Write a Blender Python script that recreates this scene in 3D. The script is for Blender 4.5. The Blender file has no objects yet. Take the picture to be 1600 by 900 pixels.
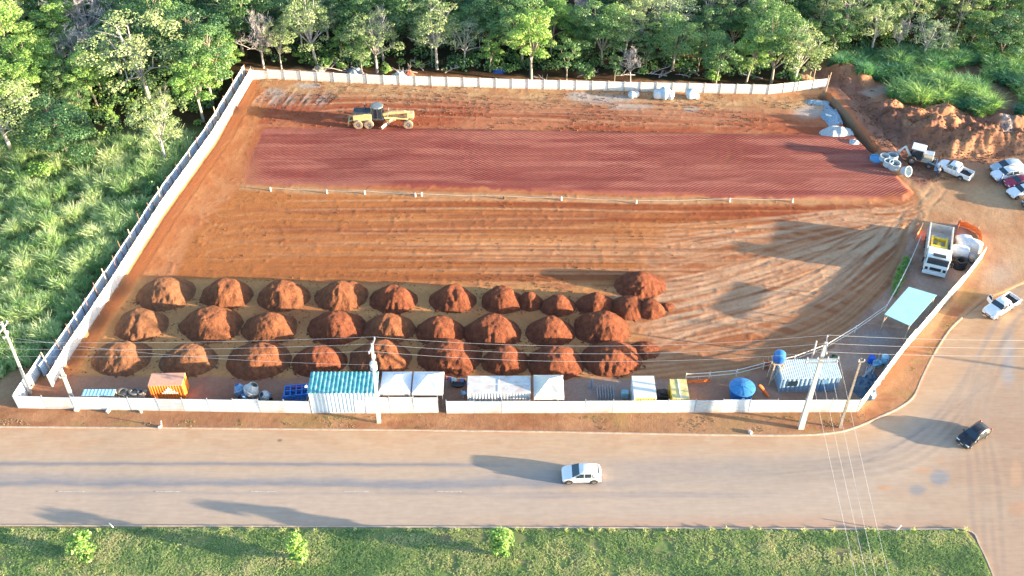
import bpy, bmesh, math, random
import numpy as np
from mathutils import Vector, Matrix

# ------------------------------------------------------------------ camera, sky, sun
sc = bpy.context.scene
COL = sc.collection
F_PX, PITCH, CAM_H = 1586.0, math.radians(43.0), 88.0
cam_d = bpy.data.cameras.new('camera')
cam_d.sensor_width = 36.0
cam_d.lens = 36.0 * F_PX / 1600.0
cam_d.clip_start = 0.5
cam_d.clip_end = 6000
cam = bpy.data.objects.new('camera', cam_d)
cam.location = (0, 0, CAM_H)
cam.rotation_euler = (math.radians(90) - PITCH, 0, 0)
COL.objects.link(cam)
sc.camera = cam

SUN_EL = math.radians(7.8)
SUN_OFF = math.radians(11.5)          # towards the camera from +X
sun_vec = Vector((math.cos(SUN_OFF) * math.cos(SUN_EL), -math.sin(SUN_OFF) * math.cos(SUN_EL), math.sin(SUN_EL)))
world = bpy.data.worlds.new('World')
sc.world = world
world.use_nodes = True
wn = world.node_tree
for n in list(wn.nodes):
    wn.nodes.remove(n)
sky = wn.nodes.new('ShaderNodeTexSky')
sky.sky_type = 'NISHITA'
sky.sun_disc = False
sky.sun_elevation = SUN_EL
sky.sun_rotation = math.atan2(sun_vec.x, sun_vec.y)
sky.altitude = 300
sky.air_density = 1.0
sky.dust_density = 1.5
sky.ozone_density = 2.0
bg = wn.nodes.new('ShaderNodeBackground')
bg.inputs['Strength'].default_value = 0.15
wo = wn.nodes.new('ShaderNodeOutputWorld')
wn.links.new(sky.outputs[0], bg.inputs[0])
wn.links.new(bg.outputs[0], wo.inputs[0])
sun_d = bpy.data.lights.new('sun', 'SUN')
sun_d.energy = 5.0
sun_d.angle = math.radians(0.6)
sun_d.color = (1.0, 0.80, 0.54)
sun = bpy.data.objects.new('sun', sun_d)
sun.rotation_euler = sun_vec.to_track_quat('Z', 'Y').to_euler()
sun.location = (60, -20, 60)
COL.objects.link(sun)
sc.view_settings.view_transform = 'Standard'
sc.view_settings.look = 'None'
sc.view_settings.gamma = 1.0
sc.view_settings.use_curve_mapping = False
sc.view_settings.exposure = 2.42
sc.cycles.max_bounces = 6
sc.cycles.diffuse_bounces = 3
sc.cycles.glossy_bounces = 2
sc.cycles.transmission_bounces = 3
sc.cycles.transparent_max_bounces = 6
sc.cycles.use_denoising = True

# ------------------------------------------------------------------ picture point -> place on the ground
CT, ST = math.cos(PITCH), math.sin(PITCH)
def P(px, py, z=0.0):
    u, v = (px - 800.0) / F_PX, (py - 450.0) / F_PX
    # camera axes: right (1,0,0), forward (0,CT,-ST), down-in-image (0,-ST,-CT)
    d = (u, CT - v * ST, -ST - v * CT)
    t = (z - CAM_H) / d[2]
    return (d[0] * t, d[1] * t, z)
def proj(x, y, z):
    dz = z - CAM_H
    depth = y * CT - dz * ST
    dn = -y * ST - dz * CT
    return 800 + F_PX * x / depth, 450 + F_PX * dn / depth
def height_for(bx, by, ty, z0=0.1):
    """height of a vertical thing whose foot is seen at (bx, by) and whose top is seen at row ty"""
    x, y, _ = P(bx, by, z0)
    lo, hi = 0.0, 40.0
    for _ in range(40):
        m = (lo + hi) / 2
        if proj(x, y, z0 + m)[1] > ty: lo = m
        else: hi = m
    return lo
def scale_at(py):
    return CT * (F_PX * ST / CT + (py - 450)) / CAM_H

# ------------------------------------------------------------------ numpy noise
def vnoise(x, y, seed):
    x = np.asarray(x, float); y = np.asarray(y, float)
    xi = np.floor(x).astype(np.int64); yi = np.floor(y).astype(np.int64)
    xf = x - xi; yf = y - yi
    xf = xf * xf * (3 - 2 * xf); yf = yf * yf * (3 - 2 * yf)
    def h(a, b):
        n = (a * 374761393 + b * 668265263 + seed * 1442695041) & 0xffffffff
        n = ((n ^ (n >> 13)) * 1274126177) & 0xffffffff
        n = (n ^ (n >> 16)) & 0xffffffff
        return n / 4294967295.0
    a = h(xi, yi); b = h(xi + 1, yi); c = h(xi, yi + 1); d = h(xi + 1, yi + 1)
    return (a * (1 - xf) + b * xf) * (1 - yf) + (c * (1 - xf) + d * xf) * yf
def fbm(x, y, seed, octv=4, gain=0.5):
    s = 0; a = 1.0; t = 0
    for i in range(octv):
        s = s + a * vnoise(x * 2 ** i, y * 2 ** i, seed + i * 17)
        t += a; a *= gain
    return s / t
def sstep(a, b, x):
    t = np.clip((x - a) / (b - a), 0, 1)
    return t * t * (3 - 2 * t)
def sdf(px, py, poly):
    """signed distance (positive inside) of points to a polygon"""
    d = np.full(px.shape, 1e12); inside = np.zeros(px.shape, bool)
    n = len(poly)
    for i in range(n):
        x0, y0 = poly[i]; x1, y1 = poly[(i + 1) % n]
        ex, ey = x1 - x0, y1 - y0
        L = ex * ex + ey * ey + 1e-9
        t = np.clip(((px - x0) * ex + (py - y0) * ey) / L, 0, 1)
        dx = px - (x0 + t * ex); dy = py - (y0 + t * ey)
        d = np.minimum(d, dx * dx + dy * dy)
        c = ((y0 > py) != (y1 > py)) & (px < (x1 - x0) * (py - y0) / (y1 - y0 + 1e-12) + x0)
        inside ^= c
    d = np.sqrt(d)
    return np.where(inside, d, -d)
def dline(px, py, pts):
    d = np.full(px.shape, 1e12)
    for (x0, y0), (x1, y1) in zip(pts[:-1], pts[1:]):
        ex, ey = x1 - x0, y1 - y0
        t = np.clip(((px - x0) * ex + (py - y0) * ey) / (ex * ex + ey * ey + 1e-9), 0, 1)
        d = np.minimum(d, (px - x0 - t * ex) ** 2 + (py - y0 - t * ey) ** 2)
    return np.sqrt(d)
def smooth_line(pts, n=6):
    """Catmull-Rom through the points"""
    p = [pts[0]] + list(pts) + [pts[-1]]
    out = []
    for i in range(1, len(p) - 2):
        for k in range(n):
            t = k / n
            q = []
            for a, b, c, d in zip(p[i - 1], p[i], p[i + 1], p[i + 2]):
                q.append(0.5 * (2 * b + (c - a) * t + (2 * a - 5 * b + 4 * c - d) * t * t + (3 * b - a - 3 * c + d) * t ** 3))
            out.append(tuple(q))
    out.append(tuple(pts[-1]))
    return out
def lin(r, g, b):
    f = lambda c: (c / 255 / 12.92) if c <= 10 else ((c / 255 + 0.055) / 1.055) ** 2.4
    return (f(r), f(g), f(b))
# soil colours are written as they read in full light; the base colour is this much darker
LIGHT = (1.85, 1.80, 1.75)
def soil(r, g, b):
    c = lin(r, g, b)
    return np.array([min(0.62, c[i] / LIGHT[i]) for i in range(3)])

# ------------------------------------------------------------------ mesh helpers
def mesh_np(name, V, F, mat=None, parent=None, smooth=False, link=True, attrs=None):
    V = np.asarray(V, np.float32); F = np.asarray(F, np.int32)
    me = bpy.data.meshes.new(name)
    me.vertices.add(len(V)); me.vertices.foreach_set('co', V.ravel())
    k = F.shape[1]
    me.loops.add(F.size); me.loops.foreach_set('vertex_index', F.ravel())
    me.polygons.add(len(F))
    me.polygons.foreach_set('loop_start', np.arange(0, F.size, k, dtype=np.int32))
    me.polygons.foreach_set('loop_total', np.full(len(F), k, np.int32))
    me.polygons.foreach_set('use_smooth', np.full(len(F), smooth, bool))
    for an, (kind, arr) in (attrs or {}).items():
        if kind == 'COLOR':
            at = me.attributes.new(an, 'FLOAT_COLOR', 'POINT')
            a4 = np.ones((len(V), 4), np.float32); a4[:, :3] = arr
            at.data.foreach_set('color', a4.ravel())
        else:
            at = me.attributes.new(an, 'FLOAT', 'POINT')
            at.data.foreach_set('value', np.asarray(arr, np.float32))
    me.update(calc_edges=True)
    if mat: me.materials.append(mat)
    if not link: return me
    o = bpy.data.objects.new(name, me); COL.objects.link(o)
    if parent: o.parent = parent
    return o

class MB:
    """collects shapes into one mesh"""
    def __init__(s): s.v = []; s.f = []
    def add(s, V, F):
        b = len(s.v); s.v += [tuple(p) for p in V]; s.f += [tuple(b + i for i in q) for q in F]; return s
    def box(s, x0, x1, y0, y1, z0, z1, c=0.0, top=None):
        """box with chamfered edges of size c; top = (sx, sy) scale of the upper face"""
        if c <= 0:
            V = [(x, y, z) for z in (z0, z1) for y in (y0, y1) for x in (x0, x1)]
            F = [(0, 2, 3, 1), (4, 5, 7, 6), (0, 1, 5, 4), (2, 6, 7, 3), (0, 4, 6, 2), (1, 3, 7, 5)]
        else:
            def ring(z, i):
                a0, a1, b0, b1 = x0 + i, x1 - i, y0 + i, y1 - i
                return [(a0 + c, b0, z), (a1 - c, b0, z), (a1, b0 + c, z), (a1, b1 - c, z), (a1 - c, b1, z), (a0 + c, b1, z), (a0, b1 - c, z), (a0, b0 + c, z)]
            rings = [ring(z0, c * .7), ring(z0 + c, 0), ring(z1 - c, 0), ring(z1, c * .7)]
            V = sum(rings, []); F = []
            for k in range(3):
                for i in range(8):
                    j = (i + 1) % 8
                    F.append((k * 8 + i, k * 8 + j, k * 8 + 8 + j, k * 8 + 8 + i))
            F.append(tuple(range(7, -1, -1))); F.append(tuple(range(24, 32)))
        if top:
            cx, cy = (x0 + x1) / 2, (y0 + y1) / 2
            V = [((cx + (x - cx) * (1 + (top[0] - 1) * (z - z0) / (z1 - z0))), (cy + (y - cy) * (1 + (top[1] - 1) * (z - z0) / (z1 - z0))), z) for x, y, z in V]
        return s.add(V, F)
    def tube(s, pts, r, n=8, cap=True):
        pts = [Vector(p) for p in pts]
        rr = r if isinstance(r, (list, tuple)) else [r] * len(pts)
        V = []; F = []
        up = None
        for i, p in enumerate(pts):
            d = (pts[min(i + 1, len(pts) - 1)] - pts[max(i - 1, 0)])
            if d.length < 1e-9: d = Vector((0, 0, 1))
            d.normalize()
            if up is None:
                up = d.orthogonal().normalized()
            else:
                up = (up - d * up.dot(d))
                up = up.normalized() if up.length > 1e-6 else d.orthogonal().normalized()
            w = d.cross(up)
            for k in range(n):
                a = 2 * math.pi * k / n
                V.append(tuple(p + (up * math.cos(a) + w * math.sin(a)) * rr[i]))
        for i in range(len(pts) - 1):
            for k in range(n):
                j = (k + 1) % n
                F.append((i * n + k, i * n + j, i * n + n + j, i * n + n + k))
        if cap:
            F.append(tuple(range(n - 1, -1, -1))); F.append(tuple((len(pts) - 1) * n + k for k in range(n)))
        return s.add(V, F)
    def lathe(s, prof, n=20, c=(0, 0, 0), axis='z', close=False):
        V = []; F = []
        for r, z in prof:
            for k in range(n):
                a = 2 * math.pi * k / n
                q = (r * math.cos(a), r * math.sin(a), z)
                if axis == 'y': q = (q[0], q[2], q[1])
                if axis == 'x': q = (q[2], q[0], q[1])
                V.append((q[0] + c[0], q[1] + c[1], q[2] + c[2]))
        m = len(prof)
        for i in range(m if close else m - 1):
            i2 = (i + 1) % m
            for k in range(n):
                j = (k + 1) % n
                F.append((i * n + k, i * n + j, i2 * n + j, i2 * n + k))
        if not close:
            if prof[0][0] > 1e-6: F.append(tuple(range(n - 1, -1, -1)))
            if prof[-1][0] > 1e-6: F.append(tuple((m - 1) * n + k for k in range(n)))
        return s.add(V, F)
    def prism(s, poly, y0, y1):
        """polygon in x,z extruded along y"""
        n = len(poly)
        V = [(x, y0, z) for x, z in poly] + [(x, y1, z) for x, z in poly]
        F = [tuple(range(n)), tuple(range(2 * n - 1, n - 1, -1))]
        for i in range(n):
            j = (i + 1) % n
            F.append((i, n + i, n + j, j))
        return s.add(V, F)
    def plate(s, poly, z0, z1):
        """polygon in x,y given a thickness in z"""
        n = len(poly)
        V = [(x, y, z0) for x, y in poly] + [(x, y, z1) for x, y in poly]
        F = [tuple(range(n - 1, -1, -1)), tuple(range(n, 2 * n))]
        for i in range(n):
            j = (i + 1) % n
            F.append((i, j, n + j, n + i))
        return s.add(V, F)
    def bar(s, a, b, w, h=None):
        """square bar from a to b"""
        h = h or w
        a = Vector(a); b = Vector(b); d = (b - a).normalized()
        up = Vector((0, 0, 1)) if abs(d.z) < 0.95 else Vector((0, 1, 0))
        x = d.cross(up).normalized() * w / 2; y = x.cross(d).normalized() * h / 2
        V = [a - x - y, a + x - y, a + x + y, a - x + y, b - x - y, b + x - y, b + x + y, b - x + y]
        F = [(0, 1, 2, 3), (7, 6, 5, 4), (0, 4, 5, 1), (1, 5, 6, 2), (2, 6, 7, 3), (3, 7, 4, 0)]
        return s.add([tuple(p) for p in V], F)
    def ribbed(s, a, b, z0, z1, pitch=0.28, depth=0.05, thick=0.02):
        """upright sheet from a to b (x,y) with vertical trapezoid ribs"""
        a = Vector((a[0], a[1], 0)); b = Vector((b[0], b[1], 0)); L = (b - a).length
        d = (b - a).normalized(); nrm = Vector((d.y, -d.x, 0))
        n = max(1, round(L / pitch)); p = L / n
        prof = []
        for i in range(n):
            prof += [(i * p, 0), (i * p + .3 * p, 0), (i * p + .5 * p, depth), (i * p + .8 * p, depth)]
        prof.append((L, 0))
        pts = [a + d * t + nrm * o for t, o in prof]
        m = len(pts)
        V = [(q.x, q.y, z0) for q in pts] + [(q.x, q.y, z1) for q in pts]
        V += [(q.x - nrm.x * thick, q.y - nrm.y * thick, z0) for q in pts] + [(q.x - nrm.x * thick, q.y - nrm.y * thick, z1) for q in pts]
        F = []
        for i in range(m - 1):
            F.append((i, i + 1, m + i + 1, m + i)); F.append((2 * m + i + 1, 2 * m + i, 3 * m + i, 3 * m + i + 1))
            F.append((m + i, m + i + 1, 3 * m + i + 1, 3 * m + i))
        return s.add(V, F)
    def hcorr(s, a, b, z0, z1, ribs=9, depth=0.035, thick=0.02):
        """upright sheet from a to b with horizontal corrugation"""
        a = Vector((a[0], a[1], 0)); b = Vector((b[0], b[1], 0))
        d = (b - a).normalized(); nrm = Vector((d.y, -d.x, 0))
        h = (z1 - z0) / ribs; prof = []
        for i in range(ribs):
            prof += [(z0 + i * h, 0), (z0 + i * h + .55 * h, 0), (z0 + i * h + .7 * h, depth), (z0 + i * h + .85 * h, depth)]
        prof.append((z1, 0))
        m = len(prof); V = []
        for q in (a, b):
            V += [(q.x + nrm.x * o, q.y + nrm.y * o, z) for z, o in prof]
        for q in (a, b):
            V += [(q.x + nrm.x * (o - thick), q.y + nrm.y * (o - thick), z) for z, o in prof]
        F = []
        for i in range(m - 1):
            F.append((i, m + i, m + i + 1, i + 1)); F.append((2 * m + i, 2 * m + i + 1, 3 * m + i + 1, 3 * m + i))
        F.append((m - 1, 2 * m - 1, 4 * m - 1, 3 * m - 1))
        return s.add(V, F)
    def xf(s, M, start=0):
        s.v[start:] = [tuple(M @ Vector(p)) for p in s.v[start:]]
        return s
    def build(s, name, mat, parent=None, smooth=None):
        me = bpy.data.meshes.new(name)
        me.from_pydata(s.v, [], s.f); me.update()
        bm = bmesh.new(); bm.from_mesh(me); bmesh.ops.recalc_face_normals(bm, faces=bm.faces); bm.to_mesh(me); bm.free()
        if mat: me.materials.append(mat)
        if smooth:
            me.polygons.foreach_set('use_smooth', [True] * len(me.polygons))
            try: me.set_sharp_from_angle(angle=math.radians(smooth))
            except Exception: pass
        o = bpy.data.objects.new(name, me); COL.objects.link(o)
        if parent: o.parent = parent
        return o

def tag(o, label, cat, group=None, kind=None):
    if label: o['label'] = label
    if cat: o['category'] = cat
    if group: o['group'] = group
    if kind: o['kind'] = kind
    return o
def thing(name, label, cat, loc=(0, 0, 0), rz=0.0, group=None):
    o = bpy.data.objects.new(name, None); COL.objects.link(o)
    o.empty_display_size = 0.2
    o.location = loc; o.rotation_euler = (0, 0, rz)
    return tag(o, label, cat, group)
def structure(o): o['kind'] = 'structure'; return o
CHILDREN = {}
def copy_tree(root, loc=None, rz=None, label=None, group=None, scale=None):
    kids = [o for o in COL.objects if o.parent == root] if root.name not in CHILDREN else CHILDREN[root.name]
    CHILDREN[root.name] = kids
    r = root.copy(); COL.objects.link(r)
    if loc is not None: r.location = loc
    if rz is not None: r.rotation_euler = (0, 0, rz)
    if scale is not None: r.scale = scale
    if label: r['label'] = label
    if group: r['group'] = group
    for ch in kids:
        c = ch.copy(); COL.objects.link(c); c.parent = r
        if ch.name not in CHILDREN:
            CHILDREN[ch.name] = [o for o in COL.objects if o.parent == ch]
        for g in CHILDREN[ch.name]:
            d = g.copy(); COL.objects.link(d); d.parent = c
    return r
ORD = 'first second third fourth fifth sixth seventh eighth ninth tenth eleventh twelfth thirteenth fourteenth fifteenth sixteenth seventeenth eighteenth nineteenth twentieth'.split()
TENS = {2: ('twentieth', 'twenty'), 3: ('thirtieth', 'thirty'), 4: ('fortieth', 'forty'), 5: ('fiftieth', 'fifty'), 6: ('sixtieth', 'sixty'), 7: ('seventieth', 'seventy'), 8: ('eightieth', 'eighty'), 9: ('ninetieth', 'ninety')}
def ordinal(i):          # i from 0
    n = i + 1
    if n <= 20: return ORD[n - 1]
    t, u = divmod(n, 10)
    return TENS[t][0] if u == 0 else TENS[t][1] + '-' + ORD[u - 1]

# ------------------------------------------------------------------ materials
MATS = {}
def mat(name, rgb, rough=0.6, metal=0.0, var=0.12, scale=3.0, bump=0.0, bscale=20.0, dirt=None, dirt_h=None, spec=0.5, dirt_scale=1.2, dirt_amt=0.45, emit=None):
    if name in MATS: return MATS[name]
    m = bpy.data.materials.new(name); m.use_nodes = True
    nt = m.node_tree; N = nt.nodes; L = nt.links
    b = N['Principled BSDF']
    b.inputs['Roughness'].default_value = rough; b.inputs['Metallic'].default_value = metal
    b.inputs['Specular IOR Level'].default_value = spec
    tc = N.new('ShaderNodeTexCoord')
    nz = N.new('ShaderNodeTexNoise'); nz.inputs['Scale'].default_value = scale; nz.inputs['Detail'].default_value = 5
    L.new(tc.outputs['Object'], nz.inputs['Vector'])
    mp = N.new('ShaderNodeMapRange'); mp.inputs[1].default_value = 0.3; mp.inputs[2].default_value = 0.7
    mp.inputs[3].default_value = 1 - var; mp.inputs[4].default_value = 1 + var
    L.new(nz.outputs[0], mp.inputs[0])
    mx = N.new('ShaderNodeMix'); mx.data_type = 'RGBA'; mx.blend_type = 'MULTIPLY'; mx.inputs[0].default_value = 1
    mx.inputs[6].default_value = (*rgb, 1)
    L.new(mp.outputs[0], mx.inputs[7])
    last = mx.outputs[2]
    if dirt is not None:
        n2 = N.new('ShaderNodeTexNoise'); n2.inputs['Scale'].default_value = dirt_scale; n2.inputs['Detail'].default_value = 8; n2.inputs['Roughness'].default_value = 0.65
        L.new(tc.outputs['Object'], n2.inputs['Vector'])
        r2 = N.new('ShaderNodeMapRange'); r2.inputs[1].default_value = 0.45; r2.inputs[2].default_value = 0.75
        r2.inputs[3].default_value = 0; r2.inputs[4].default_value = dirt_amt
        L.new(n2.outputs[0], r2.inputs[0])
        fac = r2.outputs[0]
        if dirt_h is not None:      # splashes of soil near the foot of the thing
            sp = N.new('ShaderNodeSeparateXYZ'); L.new(tc.outputs['Object'], sp.inputs[0])
            r3 = N.new('ShaderNodeMapRange'); r3.inputs[1].default_value = 0; r3.inputs[2].default_value = dirt_h
            r3.inputs[3].default_value = 1.0; r3.inputs[4].default_value = 0.0
            L.new(sp.outputs[2], r3.inputs[0])
            a = N.new('ShaderNodeMath'); a.operation = 'MULTIPLY_ADD'; a.use_clamp = True
            L.new(r3.outputs[0], a.inputs[0]); L.new(n2.outputs[0], a.inputs[1]); L.new(fac, a.inputs[2])
            fac = a.outputs[0]
        m3 = N.new('ShaderNodeMix'); m3.data_type = 'RGBA'
        L.new(fac, m3.inputs[0]); L.new(last, m3.inputs[6]); m3.inputs[7].default_value = (*dirt, 1)
        last = m3.outputs[2]
    L.new(last, b.inputs['Base Color'])
    if bump:
        n4 = N.new('ShaderNodeTexNoise'); n4.inputs['Scale'].default_value = bscale; n4.inputs['Detail'].default_value = 4
        L.new(tc.outputs['Object'], n4.inputs['Vector'])
        bp = N.new('ShaderNodeBump'); bp.inputs['Strength'].default_value = 1.0; bp.inputs['Distance'].default_value = bump
        L.new(n4.outputs[0], bp.inputs['Height']); L.new(bp.outputs[0], b.inputs['Normal'])
    MATS[name] = m
    return m

def glass_mat():
    if 'glass' in MATS: return MATS['glass']
    m = mat('glass', (0.02, 0.035, 0.05), rough=0.06, var=0.05, spec=0.8)
    return m
# ================================================================== the ground, one sheet
STEP = 0.16
gx0, gx1, gy0, gy1 = -112.0, 124.0, 44.0, 192.0
nx, ny = int((gx1 - gx0) / STEP) + 1, int((gy1 - gy0) / STEP) + 1
gxs = np.linspace(gx0, gx1, nx); gys = np.linspace(gy0, gy1, ny)
X, Y = np.meshgrid(gxs, gys)
dep = Y * CT + CAM_H * ST
PX = 800 + F_PX * X / dep
PY = 450 + F_PX * (-Y * ST + CAM_H * CT) / dep
N1 = fbm(X / 9, Y / 9, 1, 5); N2 = fbm(X / 2.2, Y / 2.2, 2, 4); N3 = fbm(X / 0.7, Y / 0.7, 3, 3); N4 = fbm(X / 25, Y / 25, 4, 4)
NS = fbm(X / 14, Y / 0.8, 5, 4)           # streaks that run along the graded strips
NS2 = fbm(X / 30, Y / 2.6, 6, 3)
NF = fbm(X / 0.35, Y / 0.35, 9, 2)
Z = 0.12 + (N1 - 0.5) * 0.05 + (N2 - 0.5) * 0.025 + (N3 - 0.5) * 0.03
C = np.zeros(X.shape + (3,)); C[:] = soil(210, 160, 118)
def paint(mask, col, col2=None, n=None):
    global C
    m = np.clip(mask, 0, 1)[..., None]
    c = np.asarray(col)
    if col2 is not None:
        nn = np.clip(n, 0, 1)[..., None]
        c = c * (1 - nn) + np.asarray(col2) * nn
    C = C * (1 - m) + c * m
def zone(poly, soft=4.0, wob=6.0):
    return sstep(-soft, soft, sdf(PX, PY, poly) + (N2 - 0.5) * 2 * wob)
def spread(n, a=0.35, b=0.65): return sstep(a, b, n)

paint(np.ones_like(X), soil(214, 166, 124), soil(196, 138, 100), spread(N1))
LOT = [(395, 118), (600, 129), (800, 135), (1000, 141), (1200, 146), (1290, 151), (1350, 225), (1432, 300), (1438, 350), (1420, 400), (1395, 450), (1335, 520), (1240, 562), (1070, 590), (700, 594), (300, 594), (90, 592), (184, 450), (255, 337), (335, 225)]
lot = zone(LOT, 3, 1)
paint(lot, soil(212, 142, 96), soil(194, 118, 78), spread(N1))
# the back strip by the wall
back = zone([(395, 118), (600, 129), (800, 135), (1000, 141), (1200, 146), (1290, 151), (1345, 222), (1335, 214), (800, 206), (410, 199), (330, 240)], 4, 5)
paint(back, soil(212, 138, 100), soil(190, 104, 72), spread(fbm(X / 12, Y / 3.0, 21, 4), .38, .6))
paint(back * sstep(26, 4, np.abs(PY - (123 + (PX - 400) * 0.031) - 12)), soil(222, 178, 132), soil(206, 152, 110), spread(N2))
paint(back * np.exp(-((PX - 900) / 120) ** 2 - ((PY - 182) / 9) ** 2) * spread(NS, .4, .6), soil(170, 84, 60))
paint(back * np.exp(-((PX - 690) / 90) ** 2 - ((PY - 172) / 13) ** 2), soil(186, 88, 58))
for (cx, cy, rx, ry) in [(940, 156, 55, 8), (985, 168, 38, 6), (905, 150, 22, 6), (430, 150, 22, 12), (480, 135, 24, 5), (1265, 175, 30, 12), (1080, 172, 14, 5)]:
    paint(sstep(.25, .75, np.exp(-((PX - cx) / rx) ** 2 - ((PY - cy) / ry) ** 2) * (0.6 + N2 * .8)) * .8, soil(198, 188, 184), soil(210, 200, 190), N3)
# left strip beside the wall
paint(zone([(395, 120), (420, 160), (385, 240), (370, 290), (250, 430), (160, 560), (90, 590), (184, 450), (335, 225)], 6, 8) * .8, soil(218, 150, 100), soil(206, 130, 82), spread(N2))
# middle, graded orange soil
MID = [(372, 292), (700, 306), (1000, 318), (1200, 322), (1395, 320), (1430, 335), (1410, 400), (1330, 450), (1040, 452), (860, 446), (560, 444), (270, 438), (300, 370)]
mid = zone(MID, 5, 5)
redness = sstep(0.25, .8, (PX - 500) / 800 * .8 + (360 - PY) / 260 + (NS2 - .5) * .9)[..., None]
cmid = (soil(204, 128, 74) * (1 - redness) + soil(178, 94, 60) * redness)
C = C * (1 - mid[..., None]) + cmid * mid[..., None]
NSL = fbm(X / 34 + 3, Y / .6, 15, 4); NSM = fbm(X / 26, Y / 2.2, 16, 3)
mst = .25 + .75 * sstep(350, 760, PX)
paint(mid * mst * spread(NSL, .50, .70) * .55, soil(224, 152, 98))
paint(mid * mst * spread(1 - NSL, .50, .70) * .55, soil(156, 78, 46))
paint(mid * spread(NSM, .55, .7) * .5, soil(160, 82, 54))
# the dark red rolled strip
RED = [(412, 201), (700, 204), (1000, 209), (1335, 215), (1380, 258), (1424, 302), (1410, 314), (1200, 311), (1000, 306), (700, 295), (384, 288), (386, 260)]
redsd = sdf(PX, PY, RED)
red = sstep(-2, 2, redsd + (N2 - .5) * 5 + (N3 - .5) * 6)
paint(red, soil(194, 120, 102), soil(172, 96, 84), spread(NS, .35, .65))
paint(red * spread(fbm(X / 8, Y / 1.6, 31, 3), .52, .7) * .6, soil(150, 72, 66))
paint(red * sstep(420, 385, PX + (N1 - .5) * 60) * .7, soil(206, 134, 98))
# ledge between
div = sstep(7, 2, np.abs(PY - np.interp(PX, [370, 423, 700, 1000, 1240, 1400], [292, 297, 306, 314, 316, 318])) + (N2 - .5) * 5) * sstep(368, 380, PX) * sstep(1400, 1240, PX)
paint(div, soil(222, 170, 122), soil(208, 150, 104), N2)
# floor between the heaps
heapz = zone([(215, 436), (560, 444), (1060, 452), (1250, 470), (1240, 555), (1060, 592), (100, 592)], 4, 7)
paint(heapz, soil(230, 166, 106), soil(214, 142, 90), spread(N1, .3, .7))
# turning fan of wheel tracks
fan = zone([(1425, 320), (1428, 372), (1415, 400), (1390, 450), (1330, 520), (1235, 560), (1080, 580), (1010, 560), (1000, 500), (1060, 455), (1000, 432), (1010, 400), (1230, 345), (1330, 328)], 14, 26)
fnn = fbm((X * .5 + Y) / 1.1, (X - Y * .5) / 14, 41, 4)
paint(fan * .95, soil(212, 150, 108), soil(190, 118, 78), spread(fnn, .38, .62))
# wheel tracks: (line in picture points, half width m, colour, groove depth)
rng = random.Random(5)
Wsq = lambda pts: [P(a, b)[:2] for a, b in pts]
TR = []
def track(pts, w=.22, col=None, dpt=.03, gap=1.9, amt=.7):
    L = smooth_line(Wsq(pts), 5)
    TR.append((L, w, col if col is not None else soil(224, 176, 134), dpt, gap, amt))
tan1, tan2, dk = soil(232, 188, 150), soil(224, 168, 124), soil(170, 108, 74)
for k in range(26):
    j = rng.uniform(-12, 12); q = rng.uniform(-30, 30); s = k / 25
    track([(1425 + rng.uniform(-6, 3), 335 + rng.uniform(-8, 20)), (1370 + j, 358 + 60 * s * .6 + j), (1250 + q, 385 + 95 * s + j), (1110 + q, 425 + 95 * s), (960 + q + 60 * s, 452 + 92 * s + j)], .2, tan1 if k % 4 else dk, .02, 1.8, .65)
for k in range(10):
    s = k / 9
    track([(1428, 345 + 12 * s), (1418 - 14 * s, 400 + 10 * s), (1385 - 22 * s, 455), (1325 - 30 * s, 515 - 6 * s), (1240 - 40 * s, 552 - 12 * s), (1080 - 60 * s, 575 - 16 * s), (900, 600 - 30 * s)], .22, tan2 if k % 3 else dk, .02, 1.8, .55)
for k in range(7):
    track([(1430, 335), (1330 + rng.uniform(-9, 9), 335 + k * 2), (1180 + rng.uniform(-30, 30), 348 + k * 5), (1020, 362 + k * 9)], .2, tan1, .03, 1.8, .5)
for k in range(6):
    track([(1475, 300 - k * 4), (1435, 318 + k * 3), (1390, 330 + k * 3), (1330, 322 + k * 4)], .2, tan2 if k % 2 else dk, .02, 1.8, .5)
for k in range(22):
    y0 = rng.uniform(318, 436)
    a = rng.uniform(380, 800); b = rng.uniform(900, 1330)
    track([(a, y0 + rng.uniform(-3, 3)), ((a + b) / 2, y0 + rng.uniform(-2, 4)), (b, y0 + rng.uniform(-2, 8))], .2, tan2 if k % 3 else dk, .045, 1.9, .55)
for k in range(6):
    y0 = 345 + k * 13
    track([(540, y0 - 6), (430, y0 - 8 + k * 2), (345, y0 + 2), (330 + k * 3, y0 - 20 + k * 5), (400, y0 - 28 + k * 4)], .2, dk if k % 2 else tan2, .03, 1.9, .28)
for k in range(8):
    track([(430 + k * 14, 150 + k * 5), (600, 146 + k * 5), (800 + k * 9, 158 + k * 4), (1180, 170 + k * 4)], .22, dk if k % 2 else tan1, .05, 2.0, .4)
track([(1105, 262), (1125, 252), (1128, 236)], .3, dk, .05, 2.0, .4); track([(1135, 262), (1150, 250), (1146, 232)], .3, dk, .05, 2.0, .4)
for k in range(14):
    a_ = 398 + k * 8
    track([(a_, 168 + rng.uniform(-4, 4)), (a_ + 10, 156), (a_ + 26 + rng.uniform(-4, 4), 141)], .35, soil(150, 96, 72) if k % 3 else soil(206, 190, 180), .10, .9, .8)
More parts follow.
